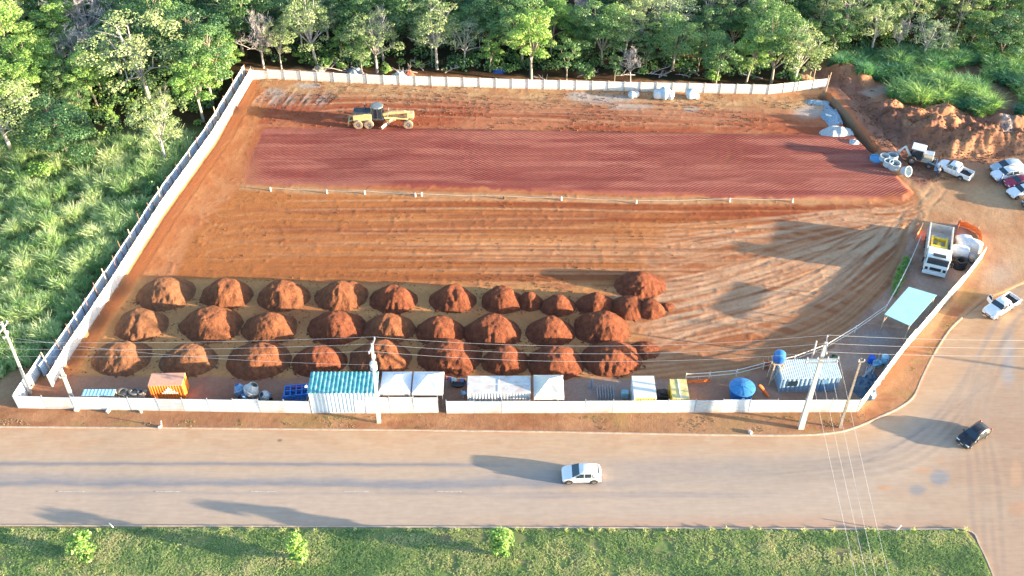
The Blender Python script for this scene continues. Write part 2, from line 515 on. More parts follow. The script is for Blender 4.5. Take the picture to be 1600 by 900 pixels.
def apply_tracks(tr, PXX, PYY, XX, YY, Cc, Zz):
    for L, w, col, dpt, gap, amt in tr:
        xs = [p[0] for p in L]; ys = [p[1] for p in L]
        i0 = max(0, int((min(ys) - 2.5 - YY[0, 0]) / STEP)); i1 = min(XX.shape[0], int((max(ys) + 2.5 - YY[0, 0]) / STEP) + 1)
        j0 = max(0, int((min(xs) - 2.5 - XX[0, 0]) / STEP)); j1 = min(XX.shape[1], int((max(xs) + 2.5 - XX[0, 0]) / STEP) + 1)
        if i1 <= i0 or j1 <= j0: continue
        xx = XX[i0:i1, j0:j1]; yy = YY[i0:i1, j0:j1]
        d = dline(xx, yy, L)
        m = sstep(w * 1.6, w * .5, np.abs(d - gap / 2)) * amt * (0.55 + .9 * (fbm(xx / 1.5, yy / 1.5, 77, 2) - .2))
        m = np.clip(m, 0, 1) * sstep(0.0, 3.0, np.minimum(np.hypot(xx - L[0][0], yy - L[0][1]), np.hypot(xx - L[-1][0], yy - L[-1][1])))
        Cc[i0:i1, j0:j1] = Cc[i0:i1, j0:j1] * (1 - m[..., None]) + col * m[..., None]
        Zz[i0:i1, j0:j1] -= m * dpt
apply_tracks(TR, PX, PY, X, Y, C, Z)
# crushed clods scattered everywhere on the lot
paint(lot * sstep(.70, .82, N3) * .15, soil(150, 84, 56))
# service strip behind the front fence, and yard by the truck
front = zone([(60, 600), (100, 586), (230, 590), (430, 592), (1060, 594), (1150, 592), (1290, 556), (1340, 560), (1345, 645), (30, 645)], 3, 5)
paint(front, soil(196, 146, 118), soil(182, 128, 102), spread(N1, .35, .6))
paint(front * np.exp(-((PX - 970) / 110) ** 2) * .7, soil(196, 172, 158))
yard = zone([(1422, 368), (1500, 345), (1536, 400), (1470, 470), (1340, 640), (1200, 640), (1170, 590), (1300, 545), (1390, 450)], 3, 4)
paint(yard, soil(222, 178, 152), soil(202, 154, 128), spread(N2, .35, .65))
paint(yard * np.exp(-((PX - 1370) / 34) ** 2 - ((PY - 530) / 16) ** 2) * .8, soil(192, 178, 172))
# verge between fence and kerb
verge = zone([(-200, 640), (20, 640), (1345, 646), (1440, 545), (1540, 405), (1560, 440), (1500, 492), (1455, 560), (1430, 620), (1330, 676), (1200, 684), (-200, 672)], 3, 2)
paint(verge, soil(206, 152, 112), soil(190, 136, 100), spread(N2, .35, .65))
paint(verge * spread(fbm(X / 3, Y / 1.2, 51, 4), .55, .7) * .45, soil(176, 152, 92))
paint(verge * spread(fbm(X / 5, Y / 2, 52, 4), .6, .72) * .5, soil(164, 100, 70))
paint(verge * np.exp(-((PX - 1130) / 150) ** 2) * .5, soil(206, 160, 120))
# open ground on the east side
east = zone([(1440, 300), (1480, 270), (1620, 270), (1900, 300), (1900, 500), (1600, 420), (1530, 470), (1545, 405), (1500, 345), (1440, 345)], 6, 10)
paint(east, soil(222, 178, 136), soil(208, 154, 112), spread(N1, .35, .65))
paint(east * spread(fbm(X / 3, Y / 3, 61, 4), .5, .75) * .5, soil(192, 132, 92))
paint(np.exp(-((PX - 1560) / 28) ** 2 - ((PY - 430) / 22) ** 2) * .7, soil(206, 186, 168))
# spoil banks north east
ne = zone([(1262, 100), (1340, 130), (1420, 150), (1560, 190), (1700, 180), (1700, 262), (1480, 262), (1440, 296), (1356, 226), (1290, 150)], 5, 8)
paint(ne, soil(176, 124, 98), soil(214, 156, 118), spread(fbm(X / 3, Y / 3, 71, 5), .38, .6))
paint(ne * spread(fbm(X / 1.6, Y / 1.6, 72, 4), .55, .75) * .7, soil(206, 146, 104))
paint(zone([(1292, 146), (1400, 262), (1440, 296), (1480, 262), (1330, 128), (1280, 126)], 4, 3) * .8, soil(178, 132, 112), soil(160, 112, 94), spread(fbm((X - Y * .2) / .8, (X + Y) / 7, 74, 3)))
paint(zone([(1290, 150), (1302, 146), (1400, 262), (1376, 262)], 2, 1) * .8, soil(222, 136, 92))
paint(zone([(1296, 158), (1304, 158), (1378, 250), (1362, 250)], 2, 2) * .7, soil(150, 140, 118))
paint(zone([(1340, 145), (1400, 130), (1420, 140), (1360, 152)], 4, 6) * .9, soil(206, 178, 160))
paint(zone([(1450, 120), (1560, 100), (1600, 190), (1560, 235), (1520, 150)], 6, 10) * .9, soil(182, 144, 120), soil(164, 120, 96), N2)
paint(zone([(1545, 190), (1562, 192), (1580, 225), (1562, 222)], 3, 4) * .8, soil(206, 190, 180))
# ground under the plants
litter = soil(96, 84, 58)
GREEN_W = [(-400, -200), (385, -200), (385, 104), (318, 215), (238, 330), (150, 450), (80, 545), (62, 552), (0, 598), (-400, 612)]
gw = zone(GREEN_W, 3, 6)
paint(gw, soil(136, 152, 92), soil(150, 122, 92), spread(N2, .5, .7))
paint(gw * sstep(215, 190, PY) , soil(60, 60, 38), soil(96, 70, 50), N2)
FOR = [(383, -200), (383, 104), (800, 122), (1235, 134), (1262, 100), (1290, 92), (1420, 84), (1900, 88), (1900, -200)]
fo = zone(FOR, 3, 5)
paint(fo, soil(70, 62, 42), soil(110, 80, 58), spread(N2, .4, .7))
VER = [(-300, 823), (1508, 828), (1532, 856), (1552, 905), (1580, 1000), (-300, 1000)]
gv = zone(VER, 2, 0)
paint(gv, soil(150, 166, 100), soil(120, 146, 84), spread(N3, .3, .7))
paint(gv * spread(N2, .45, .65) * .5, soil(164, 158, 108))
paint(gv * spread(fbm(X / 1.4, Y / 1.4, 91, 4), .58, .42) * .0, soil(168, 136, 98))
paint(gv * spread(fbm(X / 2, Y / .7, 93, 4) + .10 * sstep(1000, 1200, PX), .62, .74) * .6, soil(176, 150, 116))
# ---- relief
# fall towards the west wall: the platform edge
dw = dline(X, Y, Wsq([(395, 122), (335, 225), (255, 337), (184, 450), (108, 560), (92, 590)]))
west = dw < 2.6
side = sdf(PX, PY, LOT) > 0
edge = np.where(side, sstep(2.3, 0.9, dw + (N2 - .5) * .5), 0) * sstep(112, 130, PY)
Z -= edge * 0.42 * sstep(590, 560, PY) * lot
paint(edge * .6 * lot, soil(190, 122, 84))
Z += 0.30 * sstep(-3, 4, redsd) * sstep(470, 640, PX)
Z -= lot * .0
Z += mid * mst * (NSL - .5) * .09
# trench and banks
tr_l = Wsq([(1286, 153), (1320, 190), (1350, 222), (1364, 238)])
dtr = dline(X, Y, tr_l)
Z -= sstep(.85, .35, dtr) * 1.7
Z += sstep(1.9, 1.2, np.abs(dline(X, Y, Wsq([(1300, 148), (1345, 195), (1400, 262)])) - .2)) * .55 * (0.6 + N2 * .7)
def mound(px, py, rx, ry, h, seed, rough=.5):
    global Z
    cx, cy, _ = P(px, py)
    xx = (X - cx) / rx; yy = (Y - cy) / ry
    r = np.sqrt(xx * xx + yy * yy) + (fbm(X / 2.4, Y / 2.4, seed, 4) - .5) * rough
    e_ = sstep(1.05, .15, r)
    Z += h * e_ * (.75 + .5 * fbm(X / 1.3, Y / 1.3, seed + 5, 3)) + e_ * ((1 - np.abs(fbm(X / 1.1, Y / 1.1, seed + 6, 4) - .5) * 4) * .14 + (fbm(X / .45, Y / .45, seed + 7, 2) - .5) * .18)
for a in [(1420, 190, 5, 2.6, 2.0, 101), (1450, 215, 6, 3.0, 2.6, 102), (1500, 205, 6, 3.0, 2.2, 103), (1500, 232, 5.5, 2.6, 2.0, 104), (1545, 228, 5, 3, 1.9, 105), (1590, 212, 6, 3.5, 1.7, 106),
          (1388, 172, 4, 2, 1.4, 107), (1560, 205, 4, 2, 1.3, 108), (1312, 118, 4, 2.4, 1.9, 109), (1335, 128, 3.5, 2.0, 1.5, 110), (1250, 126, 3.5, 1.5, 1.0, 111), (1600, 235, 5, 2.6, 1.4, 112), (1470, 178, 4, 2, 1.3, 113)]:
    mound(*a, rough=.7)
# small windrow of crumbs along the ledge and on the east edge
Z += sstep(.9, .2, dline(X, Y, Wsq([(1432, 300), (1446, 318), (1440, 345), (1428, 370)]))) * .05 * N3
Z += sstep(1.0, .1, dline(X, Y, Wsq([(1400, 292), (1435, 290), (1462, 296)]))) * .05 * N3
Z += lot * (1 - red) * sstep(.6, .9, N3) * .03
# ---- the road is a separate sheet: sink the ground under it
ROAD = [(-400, 667), (0, 668), (400, 671), (800, 675), (1100, 680), (1240, 681), (1300, 677), (1335, 669), (1375, 652), (1408, 636), (1428, 619), (1441, 590), (1458, 556), (1483, 517), (1505, 495), (1540, 468), (1640, 425), (1900, 330), (1900, 1300), (1640, 1300), (1580, 980), (1553, 903), (1531, 853), (1508, 828), (800, 825), (-400, 821)]
rsd = sdf(PX, PY, ROAD) / 14.0          # about metres
soft_e = sstep(1500, 1560, PX) * sstep(520, 470, PY)
Z = np.where(rsd > -.6, Z * 1.0, Z)
Z = Z - sstep(-.05, .25, rsd) * 0.30
# borders drop to the outer plain
bd = np.minimum(np.minimum(X - gx0, gx1 - X), np.minimum(Y - gy0, gy1 - Y))
Z = Z - sstep(1.5, 0, bd) * 1.2
# ripple left by the padded roller
RIP = sstep(1, 8, redsd) * red * sstep(380, 410, PX) * (.35 + .9 * fbm(X / 24, Y / .9, 77, 2)) * (.6 + .8 * N2)
V = np.stack([X, Y, Z], -1).reshape(-1, 3)
idx = np.arange(nx * ny).reshape(ny, nx)
F = np.stack([idx[:-1, :-1], idx[:-1, 1:], idx[1:, 1:], idx[1:, :-1]], -1).reshape(-1, 4)
C *= (0.93 + .14 * NF)[..., None]

def ground_material():
    m = bpy.data.materials.new('soil'); m.use_nodes = True
    nt = m.node_tree; N = nt.nodes; L = nt.links
    b = N['Principled BSDF']; b.inputs['Roughness'].default_value = .95; b.inputs['Specular IOR Level'].default_value = .15
    at = N.new('ShaderNodeAttribute'); at.attribute_name = 'tone'
    tc = N.new('ShaderNodeTexCoord')
    nz = N.new('ShaderNodeTexNoise'); nz.inputs['Scale'].default_value = 3.2; nz.inputs['Detail'].default_value = 9; nz.inputs['Roughness'].default_value = .7
    L.new(tc.outputs['Object'], nz.inputs['Vector'])
    mr = N.new('ShaderNodeMapRange'); mr.inputs[1].default_value = .25; mr.inputs[2].default_value = .75; mr.inputs[3].default_value = .82; mr.inputs[4].default_value = 1.18
    L.new(nz.outputs[0], mr.inputs[0])
    mx = N.new('ShaderNodeMix'); mx.data_type = 'RGBA'; mx.blend_type = 'MULTIPLY'; mx.inputs[0].default_value = 1
    L.new(at.outputs['Color'], mx.inputs[6]); L.new(mr.outputs[0], mx.inputs[7])
    L.new(mx.outputs[2], b.inputs['Base Color'])
    # relief finer than the sheet
    n2 = N.new('ShaderNodeTexNoise'); n2.inputs['Scale'].default_value = 5; n2.inputs['Detail'].default_value = 6; n2.inputs['Roughness'].default_value = .7
    L.new(tc.outputs['Object'], n2.inputs['Vector'])
    rp = N.new('ShaderNodeAttribute'); rp.attribute_name = 'ripple'
    mul = rp
    for ang, sc_, dist in ((57, .80, 2.4),):
        mp = N.new('ShaderNodeMapping'); mp.inputs['Rotation'].default_value = (0, 0, math.radians(ang))
        L.new(tc.outputs['Object'], mp.inputs['Vector'])
        wv = N.new('ShaderNodeTexWave'); wv.bands_direction = 'X'; wv.inputs['Scale'].default_value = sc_; wv.inputs['Distortion'].default_value = dist; wv.inputs['Detail'].default_value = 2; wv.inputs['Detail Scale'].default_value = .4
        L.new(mp.outputs[0], wv.inputs['Vector'])
        m_ = N.new('ShaderNodeMath'); m_.operation = 'MULTIPLY'; L.new(wv.outputs['Fac'], m_.inputs[0]); L.new(mul.outputs['Fac'] if mul is rp else mul.outputs[0], m_.inputs[1]); mul = m_
    ad = N.new('ShaderNodeMath'); ad.operation = 'MULTIPLY_ADD'; L.new(mul.outputs[0], ad.inputs[0]); ad.inputs[1].default_value = 1.6; L.new(n2.outputs[0], ad.inputs[2])
    bp = N.new('ShaderNodeBump'); bp.inputs['Strength'].default_value = .8; bp.inputs['Distance'].default_value = .05
    L.new(ad.outputs[0], bp.inputs['Height']); L.new(bp.outputs[0], b.inputs['Normal'])
    return m
SOILM = ground_material()
ground = mesh_np('ground', V, F, SOILM, smooth=True, attrs={'tone': ('COLOR', C.reshape(-1, 3)), 'ripple': ('FLOAT', RIP.ravel())})
structure(ground)
def gz(x, y):
    fx = np.clip((np.asarray(x, float) - gx0) / STEP, 0, nx - 1.001); fy = np.clip((np.asarray(y, float) - gy0) / STEP, 0, ny - 1.001)
    i = fx.astype(int); j = fy.astype(int); a = fx - i; b = fy - j
    r = (Z[j, i] * (1 - a) + Z[j, i + 1] * a) * (1 - b) + (Z[j + 1, i] * (1 - a) + Z[j + 1, i + 1] * a) * b
    return float(r) if np.ndim(r) == 0 else r
def G(px, py, dz=0.0):
    z = 0.12
    for _ in range(4):
        x, y, _z = P(px, py, z); z = gz(x, y)
    return Vector((x, y, z + dz))
def R_(px, py):          # a point on the road
    return Vector(P(px, py, 0.0))

# far plain below, out to the horizon
def ring_plain():
    m = mat('plain_green', (0.06, 0.075, 0.03), rough=1, var=.4, scale=.02)
    mb = MB(); s = 3000
    x0, x1, y0, y1 = gx0 + .5, gx1 - .5, gy0 + .5, gy1 - .5
    z = -.9
    mb.add([(-s, -s, z), (s, -s, z), (s, s, z), (-s, s, z), (x0, y0, z), (x1, y0, z), (x1, y1, z), (x0, y1, z)],
           [(0, 1, 5, 4), (1, 2, 6, 5), (2, 3, 7, 6), (3, 0, 4, 7)])
    return structure(mb.build('terrain', m))
ring_plain()

# ================================================================== the road
rx0, rx1, ry0, ry1 = -112.0, 124.0, 44.5, 104.0
rnx, rny = int((rx1 - rx0) / STEP) + 1, int((ry1 - ry0) / STEP) + 1
RX, RY = np.meshgrid(np.linspace(rx0, rx1, rnx), np.linspace(ry0, ry1, rny))
dep = RY * CT + CAM_H * ST
RPX = 800 + F_PX * RX / dep; RPY = 450 + F_PX * (-RY * ST + CAM_H * CT) / dep
rn1 = fbm(RX / 10, RY / 3, 201, 5); rn2 = fbm(RX / 2.5, RY / 1.2, 202, 4); rn3 = fbm(RX / 40, RY / 1.0, 203, 4); rn4 = fbm(RX / .5, RY / .5, 204, 2); rn5 = fbm(RX / 12, RY / .5, 205, 4)
RC = np.zeros(RX.shape + (3,)); RC[:] = soil(217, 190, 164)
def rp(m, col, col2=None, n=None):
    global RC
    m = np.clip(m, 0, 1)[..., None]; c = np.asarray(col)
    if col2 is not None: c = c * (1 - n[..., None]) + np.asarray(col2) * n[..., None]
    RC = RC * (1 - m) + c * m
curve_y = lambda x, y0: y0 - 14 * sstep(1150, 1330, x) - np.clip(x - 1330, 0, 400) ** 1.25 * .16
lift = RPY + 12 * sstep(1180, 1330, RPX) + np.clip(RPX - 1330, 0, 400) ** 1.25 * .16      # follows the bend of the kerb
rp(sstep(740, 700, lift + (rn1 - .5) * 34) * .55, soil(234, 188, 146))
rp(sstep(716, 690, lift + (rn1 - .5) * 22), soil(234, 190, 150), soil(226, 172, 128), sstep(.4, .6, rn2))
rp(sstep(735, 702, lift + (rn1 - .5) * 20) * .5, soil(220, 190, 160))
def band(y0, w, amt, n, col=soil(136, 142, 154), x0=-400, x1=1300, wob=6):
    rp(np.exp(-((lift - y0 + (n - .5) * wob) / w) ** 2) * amt * sstep(x0 - 40, x0 + 60, RPX) * sstep(x1 + 80, x1 - 80, RPX), col)
band(725.5, 3.2, .75, rn3 * .6 + rn2 * .5, x1=760)
band(757, 5.5, .9, rn2 * .7 + rn1 * .4, x1=960, col=soil(140, 144, 154), wob=13)
band(752, 8, .6, rn1, x1=900, col=soil(172, 166, 166), wob=30)
band(771, 2.5, .45, rn5, x0=60, x1=1180)
band(776, 2.0, .5, rn5, x0=760, x1=1200)
band(732, 16, .45, rn1, x0=940, x1=1400, col=soil(176, 164, 158), wob=18)
band(742, 2.2, .5, rn5, x0=1180, x1=1620, col=soil(150, 138, 132), wob=3)
band(790, 26, .5, rn1, x0=-400, x1=1400, col=soil(214, 190, 172), wob=30)
band(748, 20, .35, rn2, x0=700, x1=1500, col=soil(184, 172, 164), wob=20)
rp(sstep(800, 824, RPY + (rn1 - .5) * 16) * sstep(600, 1100, RPX) * .8, soil(216, 174, 146))
rp(sstep(1380, 1560, RPX + (rn1 - .5) * 160 + (RPY - 700) * .4) * .75, soil(204, 174, 148), soil(196, 158, 130), sstep(.35, .65, rn1))
rp(sstep(1480, 1600, RPX + (rn1 - .5) * 120) * sstep(640, 520, RPY) * .8, soil(220, 178, 138))
rp(sstep(560, 490, RPY + (rn1 - .5) * 50) * .9, soil(222, 178, 136), soil(212, 160, 118), sstep(.4, .6, rn2))
for (cx, cy, ax, ay, cc) in [(1442, 735, 16, 5, soil(226, 174, 134)), (1382, 762, 12, 4, soil(226, 172, 132)), (1470, 720, 8, 5, soil(222, 176, 140)), (1588, 740, 9, 30, soil(222, 178, 142)), (1432, 765, 16, 10, soil(168, 164, 164)), (1468, 745, 16, 14, soil(166, 166, 170)), (1590, 795, 18, 16, soil(214, 166, 134)), (437, 688, 5, 2.5, soil(130, 104, 88)), (1575, 560, 14, 50, soil(190, 182, 178))]:
    rp(sstep(.2, .8, np.exp(-((RPX - cx) / ax) ** 2 - ((RPY - cy) / ay) ** 2) * (.5 + rn2)) * .8, cc)
RTR = []
def rtrack(pts, col, amt, w=.25, gap=1.7):
    RTR.append((smooth_line([P(a, b)[:2] for a, b in pts], 5), w, col, 0, gap, amt))
for k in range(5):
    rtrack([(1200, 735 + 3 * k), (1330, 722 + 4 * k), (1420, 690 + 8 * k), (1490, 630 + 8 * k), (1540, 560), (1590, 480 - 5 * k), (1620, 440)], soil(150, 140, 136) if k % 2 else soil(222, 190, 160), .28)
for k in range(5):
    rtrack([(1700, 400 + 14 * k), (1580, 470 + 22 * k), (1530, 600 + 10 * k), (1520 + 9 * k, 760), (1560, 1000)], soil(160, 146, 138) if k % 2 else soil(224, 190, 158), .25)
RZ = np.zeros_like(RX)
apply_tracks(RTR, RPX, RPY, RX, RY, RC, RZ)
RC *= (.95 + .10 * rn4)[..., None]
rs = sdf(RPX, RPY, ROAD) / 14
RZ = (fbm(RX / 6, RY / 6, 301, 3) - .5) * .03 + np.where(rs < 0, -.0, 0)
soft = sstep(1480, 1560, RPX) * sstep(540, 480, RPY)
RZ += soft * ((rn2 - .5) * .10)
keep = (rs > -1.0)
ridx = np.arange(rnx * rny).reshape(rny, rnx)
kf = (keep[:-1, :-1] & keep[1:, 1:] & keep[:-1, 1:] & keep[1:, :-1]).ravel()
RF = np.stack([ridx[:-1, :-1], ridx[:-1, 1:], ridx[1:, 1:], ridx[1:, :-1]], -1).reshape(-1, 4)[kf]
def road_material():
    m = bpy.data.materials.new('dusty_asphalt'); m.use_nodes = True
    nt = m.node_tree; N = nt.nodes; L = nt.links
    b = N['Principled BSDF']; b.inputs['Roughness'].default_value = .85; b.inputs['Specular IOR Level'].default_value = .25
    at = N.new('ShaderNodeAttribute'); at.attribute_name = 'tone'
    tc = N.new('ShaderNodeTexCoord')
    mp = N.new('ShaderNodeMapping'); mp.inputs['Scale'].default_value = (.25, 1.6, 1)
    L.new(tc.outputs['Object'], mp.inputs['Vector'])
    nz = N.new('ShaderNodeTexNoise'); nz.inputs['Scale'].default_value = 2.0; nz.inputs['Detail'].default_value = 10; nz.inputs['Roughness'].default_value = .68
    L.new(mp.outputs[0], nz.inputs['Vector'])
    mr = N.new('ShaderNodeMapRange'); mr.inputs[1].default_value = .25; mr.inputs[2].default_value = .75; mr.inputs[3].default_value = .88; mr.inputs[4].default_value = 1.12
    L.new(nz.outputs[0], mr.inputs[0])
    mx = N.new('ShaderNodeMix'); mx.data_type = 'RGBA'; mx.blend_type = 'MULTIPLY'; mx.inputs[0].default_value = 1
    L.new(at.outputs['Color'], mx.inputs[6]); L.new(mr.outputs[0], mx.inputs[7]); L.new(mx.outputs[2], b.inputs['Base Color'])
    n2 = N.new('ShaderNodeTexNoise'); n2.inputs['Scale'].default_value = 9; n2.inputs['Detail'].default_value = 4
    L.new(tc.outputs['Object'], n2.inputs['Vector'])
    bp = N.new('ShaderNodeBump'); bp.inputs['Strength'].default_value = .5; bp.inputs['Distance'].default_value = .012
    L.new(n2.outputs[0], bp.inputs['Height']); L.new(bp.outputs[0], b.inputs['Normal'])
    return m
used = np.unique(RF); remap = np.full(rnx * rny, -1); remap[used] = np.arange(len(used))
RV = np.stack([RX, RY, RZ], -1).reshape(-1, 3)[used]
road = structure(mesh_np('road', RV, remap[RF], road_material(), smooth=True, attrs={'tone': ('COLOR', RC.reshape(-1, 3)[used])}))

# ---- kerbs
kerb_m = mat('kerb_concrete', (.42, .34, .27), rough=.9, var=.2, scale=2, dirt=(.36, .22, .13), dirt_amt=.7)
def kerb(pts, w=.16, z0=-.1, z1=.15, grid=None):
    L = [Vector((*P(a, b)[:2], 0)) for a, b in smooth_line(pts, 5)]
    mb = MB(); n = len(L); V = []
    for i, p in enumerate(L):
        d = (L[min(i + 1, n - 1)] - L[max(i - 1, 0)]).normalized(); q = Vector((-d.y, d.x, 0)) * w / 2
        V += [(p + q) + Vector((0, 0, z0)), (p + q) + Vector((0, 0, z1)), (p - q) + Vector((0, 0, z1)), (p - q) + Vector((0, 0, z0))]
    Fc = []
    for i in range(n - 1):
        for k in range(4):
            j = (k + 1) % 4
            Fc.append((i * 4 + k, i * 4 + j, i * 4 + 4 + j, i * 4 + 4 + k))
    Fc += [(0, 1, 2, 3), tuple((n - 1) * 4 + k for k in (3, 2, 1, 0))]
    mb.add([tuple(v) for v in V], Fc)
    return structure(mb.build('kerb', kerb_m))
kerb([(-400, 667), (0, 668), (400, 671), (800, 675), (1100, 680), (1240, 681), (1300, 677), (1335, 669), (1375, 652), (1408, 636), (1428, 619), (1441, 590), (1458, 556), (1483, 517), (1503, 497)])
kerb([(-400, 821), (0, 822), (800, 825), (1400, 828), (1508, 829), (1531, 855), (1553, 905), (1580, 985)], .14)
mk = MB()
for (a, b) in [(90, 133), (243, 285), (392, 432), (538, 576), (682, 722), (-60, -18), (-210, -168)]:
    p0 = R_(a, 768); p1 = R_(b, 768.5)
    mk.add([(p0.x, p0.y - .06, .026), (p1.x, p1.y - .06, .026), (p1.x, p1.y + .06, .026), (p0.x, p0.y + .06, .026)], [(0, 1, 2, 3)])
structure(mk.build('road_marking', mat('worn_road_paint', (.40, .36, .32), rough=.8, var=.35, scale=6)))
# ================================================================== walls and fences
DUST = (.42, .24, .14)
white_sheet = mat('white_painted_sheet', (.56, .61, .65), rough=.5, var=.10, scale=1.2, dirt=(.40, .25, .15), dirt_h=.6, dirt_amt=.35, dirt_scale=.9)
white_sheet3 = mat('greyed_painted_sheet', (.40, .45, .49), rough=.55, var=.10, scale=1.0, dirt=(.38, .25, .16), dirt_h=.7, dirt_amt=.45, dirt_scale=.7)
white_sheet2 = mat('yellowed_painted_sheet', (.66, .63, .55), rough=.55, var=.10, scale=1.0, dirt=(.50, .36, .25), dirt_h=.7, dirt_amt=.45, dirt_scale=.7)
blue_sheet = mat('pale_blue_sheet', (.40, .50, .62), rough=.5, var=.1, scale=1.0, dirt=(.3, .26, .2), dirt_amt=.3)
precast = mat('white_precast', (.70, .68, .64), rough=.85, var=.12, scale=1.5, dirt=(.45, .30, .20), dirt_h=.45, dirt_amt=.35)
galv = mat('galvanised', (.45, .46, .47), rough=.45, metal=.6, var=.15)
wood = mat('weathered_wood', (.30, .19, .11), rough=.9, var=.3, scale=5)
rust = mat('rusty_post', (.24, .12, .07), rough=.9, var=.3, scale=4)
pale_wood = mat('pale_timber', (.48, .36, .25), rough=.85, var=.25, scale=5)
white_pl = mat('white_plastic', (.75, .75, .74), rough=.5)
black_rb = mat('black_rubber', (.018, .018, .02), rough=.85, var=.2)
glass = glass_mat()
RND = random.Random(11)

sheet_a = mat('blue_white_sheet', (.44, .50, .55), rough=.5, var=.08, scale=1.2, dirt=(.40, .28, .20), dirt_h=.45, dirt_amt=.25, dirt_scale=.9)
def run_fence(name, label, cat, pts, h, panel_len, build_panel, mats, post=None, post_mat=None, dz=0, group=None):
    """pts: picture points of the foot of the fence"""
    W = [G(a, b) for a, b in pts]
    o = thing(name, label, cat, (W[0].x, W[0].y, gz(W[0].x, W[0].y)), 0, group)
    base = Vector(o.location)
    k = 0
    for a, b in zip(W[:-1], W[1:]):
        L = (b - a).length; n = max(1, round(L / panel_len))
        for i in range(n):
            p = a.lerp(b, i / n); q = a.lerp(b, (i + 1) / n)
            z = min(gz(p.x, p.y), gz(q.x, q.y)) - base.z - .05
            d = (q - p).normalized(); nr = Vector((d.y, -d.x, 0)) * (.004 if k % 2 else -.004)
            build_panel(o, p - base + nr, q - base + nr, z + dz, h, mats, k)
            if post: post(o, p - base, d, z + dz, h, post_mat)
            k += 1
    if post: post(o, W[-1] - base, d, z + dz, h, post_mat)
    return o
def panel_hcorr(o, p, q, z, h, mats, k):
    mb = MB(); mb.hcorr((0, 0), ((q - p).length - RND.uniform(.01, .05), 0), RND.uniform(-.02, .05), h + RND.uniform(-.06, .05), ribs=8, depth=.05)
    s = mb.build('panel', mats[k % len(mats)] if RND.random() > .18 else mats[-1], o)
    s.location = (p.x, p.y, z); s.rotation_euler = (RND.uniform(-.03, .03), 0, math.atan2(q.y - p.y, q.x - p.x))
def post_round(o, p, d, z, h, m):
    mb = MB(); back = Vector((-d.y, d.x, 0)) * .08
    mb.tube([(0, 0, -.2), (0, 0, h + .16)], .045, 8)
    s = mb.build('post', m, o, smooth=40); s.location = (p.x + back.x, p.y + back.y, z)
def panel_slab(o, p, q, z, h, mats, k):
    mb = MB(); L = (q - p).length
    n = 4
    for i in range(n):
        mb.box(.05, L - .05, -.025, .025, i * h / n + .004, (i + 1) * h / n - .004, c=.008)
    s = mb.build('panel', mats[0], o)
    s.location = (p.x, p.y, z); s.rotation_euler = (0, 0, math.atan2(q.y - p.y, q.x - p.x))
def post_conc(o, p, d, z, h, m):
    mb = MB(); mb.box(-.09, .09, -.09, .09, -.3, h + .10, c=.02)
    s = mb.build('post', m, o); s.location = (p.x, p.y, z); s.rotation_euler = (0, 0, math.atan2(d.y, d.x))
greypost = mat('grey_concrete_post', (.38, .35, .31), rough=.9, var=.2)
run_fence('boundary_wall', 'long white precast concrete wall with grey posts along the forest edge', 'wall',
          [(395, 124), (600, 132), (800, 138), (1000, 143), (1200, 147), (1288, 151)], 1.75, 2.65, panel_slab, [precast], post_conc, greypost)
run_fence('boundary_wall', 'white precast concrete wall beside the tall grass, lit by the low sun', 'wall',
          [(394, 124), (335, 225), (255, 337), (184, 450), (108, 560), (82, 604)], 1.95, 2.6, panel_slab, [precast], post_conc, precast)
fw = [(395, 124), (335, 225), (255, 337), (184, 450), (110, 562), (82, 596)]
off = []
for a, b in fw:
    p = G(a, b); off.append((p.x - 1.25, p.y + .75))
W2 = [Vector((x, y, 0)) for x, y in off]
def run_world(name, label, cat, W, h, plen, bp, mats, post, pm):
    z0 = gz(W[0].x, W[0].y)
    o = thing(name, label, cat, (W[0].x, W[0].y, z0)); base = Vector(o.location); k = 0
    for a, b in zip(W[:-1], W[1:]):
        n = max(1, round((b - a).length / plen))
        for i in range(n):
            p = a.lerp(b, i / n); q = a.lerp(b, (i + 1) / n); z = gz(p.x, p.y) - z0 - .05
            pp = Vector((p.x - base.x, p.y - base.y, 0)); qq = Vector((q.x - base.x, q.y - base.y, 0)); d = (qq - pp).normalized()
            bp(o, pp, qq, z, h, mats, k)
            if post: post(o, pp, d, z, h, pm)
            k += 1
    return o
run_world('metal_fence', 'pale blue corrugated metal fence in the shade behind the white grass-side wall', 'fence', W2, 2.0, 3.1, panel_hcorr, [blue_sheet, blue_sheet, white_sheet], post_round, rust)
# timber props standing between that fence and the wall
LP = []
tot = 0
for a, b in zip(fw[:-1], fw[1:]):
    LP.append((a, b))
props = [(0.02 + i * .0455) for i in range(22)]
segs = [Vector((b[0] - a[0], b[1] - a[1])).length for a, b in LP]; T = sum(segs)
kk = 0
for i, t in enumerate(props):
    s = t * T
    for (a, b), L in zip(LP, segs):
        if s <= L:
            px, py = a[0] + (b[0] - a[0]) * s / L, a[1] + (b[1] - a[1]) * s / L; break
        s -= L
    p = G(px, py); x, y = p.x - .75 + RND.uniform(-.2, .2), p.y + .45
    h = RND.uniform(2.6, 3.5)
    mb = MB(); lean = RND.uniform(-.25, .15)
    r = .055 if i % 3 else .08
    mb.tube([(0, 0, -.3), (lean * .5, 0, h * .5), (lean, RND.uniform(-.1, .1), h)], [r * 1.1, r, r * .85], 7)
    o = mb.build('timber_post', rust if i % 3 else pale_wood, smooth=40)
    o.location = (x, y, gz(x, y))
    tag(o, f"{'thick pale' if i % 3 == 0 else 'thin rust-brown'} timber post behind the grass-side wall, {ordinal(i)} from the forest corner", 'post', 'timber posts behind the grass-side wall')
